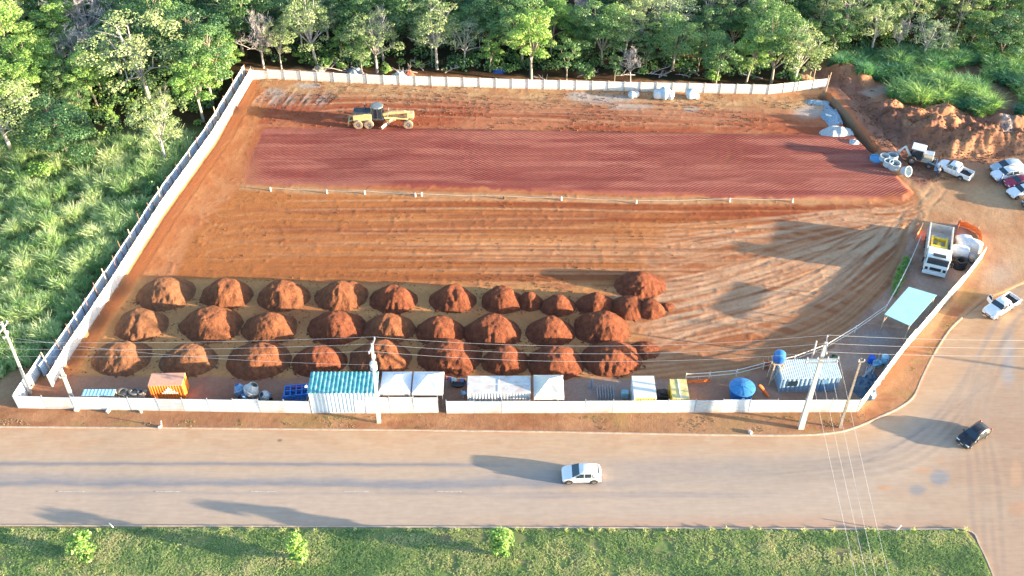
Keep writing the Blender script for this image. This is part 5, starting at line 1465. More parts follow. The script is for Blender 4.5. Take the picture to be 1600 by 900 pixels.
    if door_open:
        mb = MB(); mb.box(-1.0, 0, -.04, .04, .45, 1.05, c=.02); mb.bar((-.95, 0, 1.05), (-.75, 0, 1.55), .05); mb.bar((-.75, 0, 1.55), (-.2, 0, 1.5), .05); mb.bar((-.2, 0, 1.5), (-.02, 0, 1.05), .05)
        d = mb.build('door', paint, o); d.location = (.13 * L, -W / 2 - .02, 0); d.rotation_euler = (0, 0, math.radians(68)); d['label'] = 'front door standing wide open'
        mb = MB(); mb.add([(-.92, 0, 1.05), (-.05, 0, 1.05), (-.22, 0, 1.47), (-.74, 0, 1.5)], [(0, 1, 2, 3)]); mb.build('door_window', glass, d)
    return o
D = math.radians
white_p = paint_m('white_car_paint', (.72, .74, .76), .22)
def on(px, py, z=None):
    p = G(px, py) if z is None else Vector(P(px, py, z)); return p
car('white compact suv driving alone along the dusty road', 'suv', white_p, P(908, 746, .02), D(181), L=4.15, W=1.85, H=1.64, name='suv')
car('black hatchback entering the bend at the dirt junction', 'hatch', paint_m('black_car_paint', (.012, .016, .025), .15), P(1519, 685, .02), D(214), L=4.0, W=1.75, H=1.5)
car('white pickup with an open door stopped beside the curved kerb', 'pickup', white_p, P(1562, 484, .02), D(214), L=5.2, W=1.85, H=1.75, door_open=True)
car('white double-cab pickup parked beside the white loader', 'pickup', white_p, on(1490, 271), D(137), L=4.95, W=1.88, H=1.78)
car('silver-blue suv at the spoil-bank end of the parked car row', 'suv', paint_m('silver_paint', (.32, .42, .50), .25), on(1571, 267), D(191), 'cars parked on the dirt by the spoil banks', L=4.5, W=1.85, H=1.68, roof_rails=True)
car('white station wagon parked between the silver-blue suv and the red car', 'wagon', white_p, on(1572, 277), D(194), 'cars parked on the dirt by the spoil banks', L=4.6, W=1.8, H=1.55, roof_rails=True)
car('dark red car parked between the two white ones', 'hatch', paint_m('red_car_paint', (.32, .012, .05), .25), on(1590, 290), D(192), 'cars parked on the dirt by the spoil banks', L=4.1, W=1.75, H=1.48)
car('white hatchback parked on the road side of the dark red car', 'hatch', white_p, on(1595, 304), D(195), 'cars parked on the dirt by the spoil banks', L=4.1, W=1.75, H=1.48)
car('dark blue hatchback at the road end of the parked row, mostly out of view', 'hatch', paint_m('dark_blue_paint', (.015, .03, .07), .25), on(1619, 322), D(192), 'cars parked on the dirt by the spoil banks', L=4.0, W=1.75, H=1.5)

# ---------------- white tipper truck in the yard
p = G(1460, 404)
o = thing('tipper_truck', 'white tipper truck with yellow machine in its open bed, parked in the fenced yard', 'truck', p, D(249)); o.scale = (.96, 1.12, 1.04)
TW = 2.55; Lc = 2.2; x1 = 4.1
tp = paint_m('truck_white', (.68, .74, .78), .2)
mb = MB(); prof = [(x1 - Lc, .9), (x1 - .05, .9), (x1, 1.25), (x1 - .02, 2.0), (x1 - .28, 2.95), (x1 - .55, 3.12), (x1 - Lc, 3.18)]
mb.prism(prof, -TW / 2, TW / 2); cab = mb.build('cab', tp, o, smooth=30)
bv = cab.modifiers.new('edge', 'BEVEL'); bv.width = .07; bv.segments = 2; bv.limit_method = 'ANGLE'
mb = MB(); a = Vector((x1 + .0, 0, 2.05)); b = Vector((x1 - .25, 0, 2.82))
mb.add([(a.x + .025, -1.14, a.z), (a.x + .025, 1.14, a.z), (b.x + .03, 1.08, b.z), (b.x + .03, -1.08, b.z)], [(0, 1, 2, 3)]); mb.build('windscreen', glass, o)
mb = MB(); mb.box(x1 - .01, x1 + .03, -.62, .62, 1.1, 1.55, c=.01); mb.build('grille', trim_m, o)
mb = MB(); mb.box(x1 - .15, x1 + .10, -TW / 2, TW / 2, .45, .88, c=.05); mb.build('bumper', tp, o)
mb = MB(); mb.box(x1 - .75, x1 - .15, -.7, .7, 3.19, 3.27, c=.03); mb.build('sun_hatch', trim_m, o)
mb = MB(); mb.box(x1 + .0, x1 + .2, -1.15, 1.15, 2.86, 2.93); mb.build('sun_visor', trim_m, o)
for s in (-1, 1):
    mb = MB(); mb.box(x1 - .02, x1 + .04, s * .98 - .16, s * .98 + .16, 1.1, 1.5, c=.02); mb.build('headlight', trim_m, o)
    mb = MB(); mb.box(x1 - .35, x1 - .2, s * (TW / 2 + .28) - .11, s * (TW / 2 + .28) + .11, 1.9, 2.6, c=.03); mb.bar((x1 - .3, s * TW / 2, 2.6), (x1 - .28, s * (TW / 2 + .28), 2.55), .04); mb.build('mirror', trim_m, o)
    mb = MB(); yy = s * (TW / 2 + .004); mb.add([(x1 - 1.3, yy, 1.95), (x1 - .25, yy, 1.95), (x1 - .45, yy, 2.7), (x1 - 1.3, yy, 2.7)], [(0, 1, 2, 3)]); mb.build('side_window', glass, o)
bedm = mat('bed_steel', (.52, .50, .47), rough=.6, var=.15, dirt=(.35, .22, .15), dirt_amt=.6)
bx0, bx1 = -4.2, 1.65
mb = MB(); mb.box(-4.0, 3.2, -.45, -.3, .75, 1.0); mb.box(-4.0, 3.2, .3, .45, .75, 1.0); mb.build('chassis', trim_m, o)
mb = MB(); mb.box(bx0, bx1, -1.25, 1.25, 1.15, 1.27)
for s in (-1, 1):
    mb.box(bx0, bx1, s * 1.25 - .05, s * 1.25 + .05, 1.27, 2.45, c=.01); mb.box(bx0, bx1, s * 1.27 - .08, s * 1.27 + .08, 2.45, 2.56, c=.02)
    for i in range(9): mb.box(bx0 + .1 + i * .7, bx0 + .2 + i * .7, s * 1.34 - .05, s * 1.34 + .05, 1.2, 2.44)
mb.box(bx1 - .08, bx1, -1.2, 1.2, 1.28, 2.75)
mb.build('tipping_bed', bedm, o)
mb = MB(); mb.box(bx0 - .07, bx0 - .005, -1.22, 1.22, 1.2, 2.45, c=.01)
for i in range(4): mb.box(bx0 - .12, bx0 - .07, -1.1 + i * .7, -1.0 + i * .7, 1.25, 2.4)
mb.build('tailgate', bedm, o)
for x, dbl in ((3.0, 0), (-1.9, 1), (-3.2, 1)):
    for s in (-1, 1):
        wheel(o, x, s * (TW / 2 - .18), .52, .32 if not dbl else .55, .55)
mb = MB(); mb.tube([(1.2, -1.0, .7), (2.0, -1.0, .7)], .3, 14); mb.build('fuel_tank', galv, o, smooth=40)
ym = MB(); ym.box(-1.1, 1.1, -.85, -.65, .0, .75, c=.03); ym.box(-1.1, 1.1, .65, .85, 0, .75, c=.03); ym.box(.75, 1.1, -.85, .85, .35, .95, c=.05); ym.box(-1.1, -.8, -.85, .85, .2, .6, c=.04); ym.tube([(-.5, 0, .1), (.5, 0, .4)], .3, 10)
y_ = ym.build('plate_compactor', yellow); y_.location = p + Vector((math.cos(D(249)) * -.6, math.sin(D(249)) * -.6, 1.45)); y_.rotation_euler = (0, 0, D(249)); y_.scale = (1.2, 1.2, 1.1); tag(y_, 'yellow steel machine frame lying in the bed of the white tipper truck', 'machine')

# ---------------- motor grader
gy = mat('grader_yellow', (.56, .42, .19), rough=.55, var=.12, dirt=(.48, .30, .18), dirt_amt=.55, dirt_scale=2)
gdark = mat('machine_dark', (.03, .04, .05), rough=.5, dirt=(.3, .2, .13), dirt_amt=.3)
p = G(597, 194.5)
o = thing('motor_grader', 'dusty yellow motor grader working on the strip by the long white wall', 'grader', p, D(0)); o.scale = (1.05, 1.05, 1.05)
mb = MB(); mb.prism([(-4.0, 1.15), (-1.35, 1.15), (-1.3, 2.25), (-2.4, 2.3), (-4.0, 2.1)], -.95, .95); e = mb.build('engine_cover', gy, o); bv = e.modifiers.new('edge', 'BEVEL'); bv.width = .08; bv.segments = 2
mb = MB(); mb.box(-3.95, -1.6, -.8, .8, 2.28, 2.42, c=.05); mb.box(-3.98, -3.6, -.85, .85, 1.3, 2.25, c=.05); mb.build('engine_top', gdark, o)
mb = MB(); mb.tube([(-2.3, .5, 2.3), (-2.3, .5, 3.1), (-2.45, .5, 3.3)], .08, 8); mb.build('exhaust', gdark, o, smooth=40)
mb = MB(); mb.box(-1.3, .35, -.85, .85, 1.25, 1.55, c=.04)
for x, y in ((-1.2, -.75), (-1.2, .75), (.25, -.6), (.25, .6), (-.45, -.8), (-.45, .8)): mb.bar((x, y, 1.5), (x * .96, y * .96, 3.15), .09)
cab = mb.build('cab', gdark, o)
mb = MB(); mb.box(-1.15, .2, -.74, .74, 1.56, 3.12, c=.03); mb.build('cab_window', glass, cab)
mb = MB(); mb.lathe([(.92, 3.15), (.96, 3.2), (.92, 3.27), (.6, 3.30), (0, 3.31)], 8); mb.xf(Matrix.Translation((-.48, 0, 0)) @ Matrix.Rotation(D(22.5), 4, 'Z')); mb.build('cab_roof', mat('roof_cream', (.17, .20, .21), rough=.5), o)
mb = MB(); pts = [(.3, 0, 1.75), (1.2, 0, 2.05), (3.3, 0, 2.15), (4.1, 0, 1.9), (4.5, 0, 1.3)]
for a, b in zip(pts[:-1], pts[1:]): mb.bar(a, b, .36, .42)
mb.build('main_frame', gy, o)
mb = MB(); mb.box(3.75, 4.75, -.5, .5, 1.35, 2.1, c=.08); mb.build('front_block', gy, o)
mb = MB(); mb.bar((.5, -.5, 1.5), (3.9, 0, 1.0), .16, .2); mb.bar((.5, .5, 1.5), (3.9, 0, 1.0), .16, .2); mb.lathe([(.7, .95), (.8, .95), (.8, 1.1), (.7, 1.1)], 20, c=(1.3, 0, 0), close=True); mb.build('drawbar', gy, o)
mb = MB(); n = 8; V = []
for k in range(n + 1):
    a = -.9 + 1.8 * k / n; V += [(.25 * math.cos(a) - .1, -1.75, .42 + .34 * math.sin(a)), (.25 * math.cos(a) - .1, 1.75, .42 + .34 * math.sin(a)), (.25 * math.cos(a) - .16, -1.75, .42 + .34 * math.sin(a)), (.25 * math.cos(a) - .16, 1.75, .42 + .34 * math.sin(a))]
Fq = [(4 * k, 4 * k + 1, 4 * k + 5, 4 * k + 4) for k in range(n)] + [(4 * k + 3, 4 * k + 2, 4 * k + 6, 4 * k + 7) for k in range(n)] + [(4 * k, 4 * k + 4, 4 * k + 6, 4 * k + 2) for k in range(n)] + [(4 * k + 1, 4 * k + 3, 4 * k + 7, 4 * k + 5) for k in range(n)]
mb.add(V, Fq); mb.xf(Matrix.Translation((1.0, -.1, .02)) @ Matrix.Rotation(D(-32), 4, 'Z')); mb.build('blade', mat('blade_steel', (.55, .48, .38), rough=.5, metal=.2, dirt=(.5, .3, .2), dirt_amt=.4), o, smooth=40)
for s in (-1, 1):
    for x in (-3.3, -1.75):
        wheel(o, x, s * 1.05, .70, .42, .5, tm=dusty_t)
    wheel(o, 3.95, s * 1.05, .70, .42, .5, tm=dusty_t)
    mb = MB(); mb.box(-3.6, -1.45, s * .78 - .12, s * .78 + .12, .5, .95, c=.05); mb.build('axle_housing', gy, o)
    mb = MB(); mb.tube([(.9, s * .35, 1.2), (1.1, s * .55, 2.5)], .07, 8); mb.build('lift_cylinder', galv, o)
mb = MB(); mb.bar((3.95, -1.0, .68), (3.95, 1.0, .68), .2, .25); mb.build('front_axle', gdark, o)
mb = MB(); mb.bar((-4.0, -.6, 1.2), (-4.7, -.6, .9), .12); mb.bar((-4.0, .6, 1.2), (-4.7, .6, .9), .12); mb.bar((-4.7, -1.0, .9), (-4.7, 1.0, .9), .2)
for y in (-.8, -.4, 0, .4, .8): mb.bar((-4.7, y, 1.0), (-4.85, y, .25), .08)
mb.build('ripper', gy, o)

# ---------------- backhoe loader
lw = paint_m('loader_white', (.62, .68, .70), .35)
p = G(1434, 255)
o = thing('backhoe_loader', 'white backhoe loader with a raised bonnet beside the concrete rings', 'loader', p, D(-26)); o.scale = (.92, .92, .95)
mb = MB(); mb.box(-1.3, 1.6, -.55, .55, .7, 1.25, c=.08); mb.box(.5, 2.0, -.5, .5, 1.15, 1.65, c=.08); mb.build('engine_bay', mat('engine_cream', (.42, .36, .27), rough=.7, var=.4, scale=6), o)
mb = MB(); mb.box(.3, 2.15, -.58, .58, 2.05, 2.16, c=.04); bn = mb.build('bonnet', lw, o); bn.rotation_euler = (0, D(-6), 0)
mb = MB()
for x, y in ((-1.25, -.75), (-1.25, .75), (.3, -.7), (.3, .7)): mb.bar((x, y, 1.2), (x, y, 2.75), .1)
mb.box(-1.3, .35, -.8, .8, 1.0, 1.25, c=.04); mb.build('cab', gdark, o)
mb = MB(); mb.box(-1.2, .25, -.7, .7, 1.26, 2.7); mb.build('cab_window', glass, o)
mb = MB(); mb.box(-1.55, .55, -.95, .95, 2.76, 2.92, c=.06); mb.build('cab_roof', lw, o)
for s in (-1, 1):
    wheel(o, -1.0, s * .95, .78, .45, .5); wheel(o, 1.7, s * .85, .5, .32, .5)
    mb = MB(); mb.bar((.6, s * .7, 1.4), (2.7, s * .7, .75), .12, .22); mb.build('loader_arm', mat('loader_arm_blue', (.16, .26, .36), rough=.5), o)
mb = MB(); mb.prism([(2.6, .1), (3.4, .12), (3.1, .3), (2.75, .35), (2.72, .95), (2.6, .95)], -1.1, 1.1); mb.build('bucket', mat('bucket_blue', (.20, .34, .48), rough=.5), o)
mb = MB(); mb.bar((-1.4, 0, 1.0), (-2.5, 0, 2.4), .22, .3); mb.bar((-2.5, 0, 2.4), (-3.3, 0, 1.2), .18, .24); mb.build('digging_arm', lw, o)
mb = MB(); mb.prism([(-3.7, .5), (-3.1, .45), (-3.0, 1.1), (-3.4, 1.25)], -.35, .35); mb.build('digging_bucket', mat('bucket_grey', (.4, .36, .36), rough=.6), o)

# ================================================================== people
def person(label, loc, rz, shirt, trousers, hair, pose=0.0, hat=None):
    o = thing('person', label, 'person', loc, rz)
    sk = mat('skin_brown', (.28, .15, .09), rough=.6)
    def skin(name, joints, edges, m, root=0):
        me = bpy.data.meshes.new(name); me.from_pydata([j[0] for j in joints], edges, []); me.update()
        ob = bpy.data.objects.new(name, me); COL.objects.link(ob); ob.parent = o
        md = ob.modifiers.new('skin', 'SKIN')
        for i, j in enumerate(joints):
            sv = me.skin_vertices[0].data[i]; sv.radius = (j[1], j[1]); sv.use_root = (i == root)
        sb = ob.modifiers.new('sub', 'SUBSURF'); sb.levels = 1; sb.render_levels = 1
        me.materials.append(m); return ob
    st = .14 + pose * .12
    J = [((0, 0, .95), .13), ((0, 0, 1.15), .125), ((0, 0, 1.36), .15), ((0, 0, 1.50), .06), ((.01, 0, 1.60), .085), ((.01, 0, 1.70), .09),
         ((0, .18, 1.42), .06), ((.03, .25, 1.15), .045), ((.14, .24, .93), .035), ((.18, .24, .85), .035),
         ((0, -.18, 1.42), .06), ((-.03, -.25, 1.15), .045), ((.06, -.25, .93), .035), ((.10, -.25, .85), .035),
         ((0, .1, .9), .10), ((st * .6, .11, .5), .07), ((st * .2, .12, .09), .05), ((st * .2 + .16, .12, .04), .04),
         ((0, -.1, .9), .10), ((-st * .4, -.11, .5), .07), ((-st, -.12, .09), .05), ((-st + .16, -.12, .04), .04)]
    E = [(0, 1), (1, 2), (2, 3), (3, 4), (4, 5), (2, 6), (6, 7), (7, 8), (8, 9), (2, 10), (10, 11), (11, 12), (12, 13), (0, 14), (14, 15), (15, 16), (16, 17), (0, 18), (18, 19), (19, 20), (20, 21)]
    skin('body', J, E, sk)
    g = .022
    idx = [0, 1, 2, 6, 7, 10, 11]
    mp = {k: i for i, k in enumerate(idx)}
    skin('shirt', [(J[k][0], J[k][1] + g) for k in idx], [(mp[a], mp[b]) for a, b in E if a in mp and b in mp], shirt)
    idx = [0, 14, 15, 16, 18, 19, 20]; mp = {k: i for i, k in enumerate(idx)}
    skin('trousers', [(J[k][0], J[k][1] + g) for k in idx], [(mp[a], mp[b]) for a, b in E if a in mp and b in mp], trousers)
    mb = MB(); mb.lathe([(.105, 1.68), (.115, 1.73), (.10, 1.80), (.05, 1.835), (0, 1.84)], 12, c=(.0, 0, 0)); mb.build('hat' if hat else 'hair', hat or hair, o, smooth=60)
    return o
hairm = mat('dark_hair', (.015, .012, .01), rough=.8)
person('person in a white shirt and dark trousers standing by the front of the parked pickup', G(1464, 275), D(200), mat('white_shirt', (.65, .66, .66), rough=.9), mat('dark_trousers', (.04, .06, .11), rough=.9), hairm, 1)
person('person in a light blue shirt and blue jeans standing before the parked car row', G(1561, 288), D(150), mat('blue_shirt', (.22, .38, .52), rough=.9), mat('blue_jeans', (.05, .11, .25), rough=.9), hairm, 0, mat('white_cap', (.6, .62, .64), rough=.7))

# ================================================================== poles and wires
conc = mat('pole_concrete', (.50, .48, .45), rough=.85, var=.12)
ins_m = mat('porcelain', (.30, .34, .38), rough=.3)
def concrete_pole(label, foot, top_px, H, w0=.42, w1=.24, arms=(), name='utility_pole', m=None, lamp=False, trafo=False):
    """foot in picture points; top_px: picture point of the top, H its height"""
    p = G(*foot); z1 = p.z + H; t = Vector(P(top_px[0], top_px[1], z1)) - p
    t = Vector((max(-1.2, min(1.2, t.x)), max(-1.2, min(1.2, t.y)), H))
    o = thing(name, label, 'pole', p)
    mb = MB(); mb.bar((0, 0, -.3), t, 1, 1)
    # tapered I-shaped shaft
    V = []
    for q, w in ((Vector((0, 0, -.3)), w0), (t, w1)):
        a, b, c_ = w / 2, w * .34, w * .16
        V += [tuple(q + Vector(v)) for v in [(-a, -b, 0), (a, -b, 0), (a, -b + c_, 0), (a - c_, -b + c_ * 1.6, 0), (a - c_, b - c_ * 1.6, 0), (a, b - c_, 0), (a, b, 0), (-a, b, 0), (-a, b - c_, 0), (-a + c_, b - c_ * 1.6, 0), (-a + c_, -b + c_ * 1.6, 0), (-a, -b + c_, 0)]]
    n = 12; mb = MB(); mb.add(V, [(i, (i + 1) % n, n + (i + 1) % n, n + i) for i in range(n)] + [tuple(range(n, 2 * n))])
    mb.build('shaft', m or conc, o)
    pts = []
    for (frac, half, ang, nins) in arms:
        c = t * frac; d = Vector((math.cos(ang), math.sin(ang), 0))
        mb = MB(); mb.bar(c - d * half + Vector((0, -w0 * .45, 0)), c + d * half + Vector((0, -w0 * .45, 0)), .12, .14); ar = mb.build('crossarm', m or galv, o)
        for i in range(nins):
            q = c + d * half * (-1 + 2 * i / (nins - 1)) * .94 + Vector((0, -w0 * .45, .07))
            mb = MB(); mb.lathe([(.05, 0), (.09, .05), (.05, .1), (.09, .15), (.05, .2), (.07, .25), (0, .28)], 10, c=tuple(q)); mb.build('insulator', ins_m, ar, smooth=40)
            pts.append(p + q + Vector((0, 0, .28)))
    if trafo:
        c = t * .78
        mb = MB(); mb.lathe([(.34, -.5), (.38, -.45), (.38, .4), (.34, .48), (.1, .52), (0, .53)], 16, c=(c.x + .05, c.y - .55, c.z)); tr = mb.build('transformer', mat('transformer_grey', (.52, .55, .58), rough=.5), o, smooth=35)
        for s in (-.15, 0, .15): mb = MB(); mb.tube([(c.x + .05 + s, c.y - .55, c.z + .5), (c.x + .05 + s, c.y - .55, c.z + .78)], .04, 6); mb.build('bushing', ins_m, tr)
    if lamp:
        c = t * .97
        mb = MB(); mb.tube([c, c + Vector((-.5, -.9, .6)), c + Vector((-.8, -1.8, .75))], .05, 7); la = mb.build('lamp_arm', galv, o, smooth=40)
        mb = MB(); q = c + Vector((-.85, -2.0, .75)); mb.box(q.x - .14, q.x + .14, q.y - .4, q.y + .25, q.z - .06, q.z + .08, c=.04); mb.build('lamp_head', mat('lamp_grey', (.6, .62, .64), rough=.4), la)
    return o, p, t, pts
Hc = height_for(592, 660, 537)
oc, pc, tc_, ic = concrete_pole('tall pale concrete pole with transformer standing on the verge before the grey-white tents', (592, 660), (581, 537), Hc, arms=((.985, 1.1, D(80), 3), (.80, .8, D(80), 3)), trafo=True)
Hr = height_for(1251, 669, 535)
orr, pr, tr_, ir_ = concrete_pole('thick tapered concrete pole with crossarms rising between the kerb and the hut', (1251, 669), (1291, 535), Hr, .62, .30, arms=((.985, 1.3, D(75), 3), (.84, 1.7, D(2), 4), (.80, 1.7, D(2), 2)))
Hl = height_for(48, 615, 503)
ol, pl_, tl, il = concrete_pole('slim pale concrete pole with lamp arm inside the fence corner at the grass side', (48, 615), (2, 503), Hl, .30, .18, arms=((.93, .9, D(80), 3), (.83, .5, D(80), 2)), lamp=True)
H4 = height_for(115, 628, 578)
o4, p4, t4, i4 = concrete_pole('short thick white concrete pole behind the fence beside the low blue roof', (115, 628), (95, 577), H4, .40, .30, arms=((.8, .35, D(20), 2),))
Hw = height_for(1312, 668, 560)
ow, pw, tw, iw_ = concrete_pole('weathered timber pole leaning next to the thick concrete pole', (1312, 668), (1346, 560), Hw, .30, .20, m=mat('old_timber', (.26, .22, .18), rough=.9, var=.3, scale=4), arms=((.97, .3, D(5), 2),))
for i, (a, b, c, d_) in enumerate([(1268, 561, 1276, 533), (1282, 560, 1285, 546)]):
    p = G(a, b); h = height_for(a, b, d_); mb = MB(); t = Vector(P(c, d_, p.z + h)) - p; mb.tube([(0, 0, -.2), (t.x, t.y, h)], [.12, .09], 8); o = mb.build('timber_post', rail_m if i == 0 else pale_wood, smooth=40); o.location = p
    tag(o, ['leaning white post rising behind the blue-grey hut', 'short pale post near the top of the thick concrete pole'][i], 'post')
wire_m = mat('wire_aluminium', (.50, .50, .50), rough=.5, metal=.2)
def wire(label, a, b, sag, r=.011, group=None):
    a = Vector(a); b = Vector(b); base = a.copy(); pts = []
    for i in range(25):
        t = i / 24; q = a.lerp(b, t) - Vector((0, 0, 4 * sag * t * (1 - t))); pts.append(q - base)
    mb = MB(); mb.tube(pts, r, 5, cap=False); o = mb.build('power_line', wire_m); o.location = base
    return tag(o, label, 'wire', group)
# off-frame neighbours carry the far ends
ofw, pfw, tfw, ifw = concrete_pole('concrete pole beyond the grass side of the lot', (-330, 640), (-360, 530), 11.0, arms=((.985, 1.1, D(80), 3), (.80, .8, D(80), 3)))
ofe, pfe, tfe, ife = concrete_pole('concrete pole beyond the junction on the east side', (2050, 640), (2080, 520), 11.5, arms=((.985, 1.1, D(80), 3), (.80, .8, D(80), 3)))
for k in range(3):
    nm = ['low', 'middle', 'high'][k]
    wire(f'{nm} wire of the trio crossing above the grass-side half of the heaps', ifw[k], ic[k], 1.2)
    wire(f'{nm} wire of the trio crossing above the heaps between the two tall poles', ic[k], ir_[k], 1.5)
    wire(f'{nm} wire of the trio going over the road bend away from the thick pole', ir_[k], ife[k], 1.4)
wire('single lower wire from the slim corner pole to the transformer pole', il[3] if len(il) > 3 else il[0], ic[3], .9)
wire('wire running out of view past the slim corner pole', ifw[3], il[0], .8)
lower = ir_[3:7]
for k, (xx, zz) in enumerate([(28.9, 9.6), (29.6, 9.6), (30.2, 9.0), (31.2, 9.6)]):
    wire(f'{["outer grass-side", "second", "third", "outer junction-side"][k]} wire of the four running down over the road from the thick pole', lower[k], (xx, 14.0, zz), .9, .013)
# ================================================================== plants
def leaf_material(name, c1, c2, c3, trans=.24, jitter=.3):
    m = bpy.data.materials.new(name); m.use_nodes = True
    nt = m.node_tree; N = nt.nodes; L = nt.links
    N.remove(N['Principled BSDF']); out = N['Material Output']
    at = N.new('ShaderNodeAttribute'); at.attribute_name = 'tint'
    oi = N.new('ShaderNodeObjectInfo')
    cr = N.new('ShaderNodeValToRGB'); e = cr.color_ramp.elements
    e[0].position = .1; e[0].color = (*c1, 1); e[1].position = .9; e[1].color = (*c3, 1)
    q = e.new(.5); q.color = (*c2, 1)
    ad = N.new('ShaderNodeMath'); ad.operation = 'MULTIPLY_ADD'; L.new(oi.outputs['Random'], ad.inputs[0]); ad.inputs[1].default_value = jitter; L.new(at.outputs['Fac'], ad.inputs[2])
    sb = N.new('ShaderNodeMath'); sb.operation = 'SUBTRACT'; L.new(ad.outputs[0], sb.inputs[0]); sb.inputs[1].default_value = jitter / 2; sb.use_clamp = True
    L.new(sb.outputs[0], cr.inputs[0])
    df = N.new('ShaderNodeBsdfDiffuse'); tr = N.new('ShaderNodeBsdfTranslucent'); gl = N.new('ShaderNodeBsdfGlossy'); gl.inputs['Roughness'].default_value = .45
    gl.inputs['Color'].default_value = (.8, .8, .8, 1)
    L.new(cr.outputs[0], df.inputs['Color'])
    br = N.new('ShaderNodeMix'); br.data_type = 'RGBA'; br.blend_type = 'MULTIPLY'; br.inputs[0].default_value = 1; br.inputs[7].default_value = (1.25, 1.3, .7, 1)
    L.new(cr.outputs[0], br.inputs[6]); L.new(br.outputs[2], tr.inputs['Color'])
    m1 = N.new('ShaderNodeMixShader'); m1.inputs[0].default_value = trans; L.new(df.outputs[0], m1.inputs[1]); L.new(tr.outputs[0], m1.inputs[2])
    m2 = N.new('ShaderNodeMixShader'); m2.inputs[0].default_value = .04; L.new(m1.outputs[0], m2.inputs[1]); L.new(gl.outputs[0], m2.inputs[2])
    L.new(m2.outputs[0], out.inputs['Surface'])
    return m
LM = {
 'dark': leaf_material('leaf_dark_green', (.040, .105, .050), (.085, .185, .075), (.22, .34, .115)),
 'mid': leaf_material('leaf_mid_green', (.062, .145, .056), (.140, .26, .088), (.31, .43, .145)),
 'light': leaf_material('leaf_light_green', (.11, .23, .055), (.24, .40, .095), (.44, .56, .17)),
 'olive': leaf_material('leaf_pale_olive', (.14, .22, .095), (.29, .37, .16), (.48, .53, .26)),
 'grey': leaf_material('leaf_grey_green', (.16, .24, .15), (.28, .36, .23), (.44, .49, .33)),
}
bark = mat('bark_pale', (.34, .29, .23), rough=.95, var=.3, scale=4)
bark_d = mat('bark_dark', (.16, .12, .09), rough=.95, var=.3, scale=4)
bark_w = mat('bark_dead_grey', (.42, .38, .36), rough=.95, var=.25, scale=4)
def leaves_np(centres, radii, n_each, size, rg, tint_c, flat=.8, up=.5):
    """quads scattered in the outer shell of every clump"""
    VV = []; TT = []
    for (c, r, n, tc) in zip(centres, radii, n_each, tint_c):
        d = rg.normal(size=(n, 3)); d /= np.linalg.norm(d, axis=1, keepdims=True)
        d[:, 2] = np.abs(d[:, 2]) * .95 - .28 * (rg.random(n) < .45) * np.abs(d[:, 2]) * 2
        rr = r * (0.55 + .5 * rg.random(n) ** .6)
        p = c + d * rr[:, None] * np.array([1, 1, flat])
        nr = d * .75 + rg.normal(size=(n, 3)) * .55 + np.array([0, 0, up]); nr /= np.linalg.norm(nr, axis=1, keepdims=True)
        a = np.cross(nr, rg.normal(size=(n, 3))); a /= np.linalg.norm(a, axis=1, keepdims=True); b = np.cross(nr, a)
        s = size * (.6 + .8 * rg.random(n))[:, None]
        a = a * s; b = b * s * (.55 + .4 * rg.random(n))[:, None]
        q = np.stack([p - a, p - b * .9, p + a, p + b * .9], 1)
        VV.append(q.reshape(-1, 3)); t = np.clip(tc + rg.normal(size=n) * .10, 0, 1); TT.append(np.repeat(t, 4))
    V = np.concatenate(VV); T = np.concatenate(TT); F = np.arange(len(V)).reshape(-1, 4)
    return V, F, T
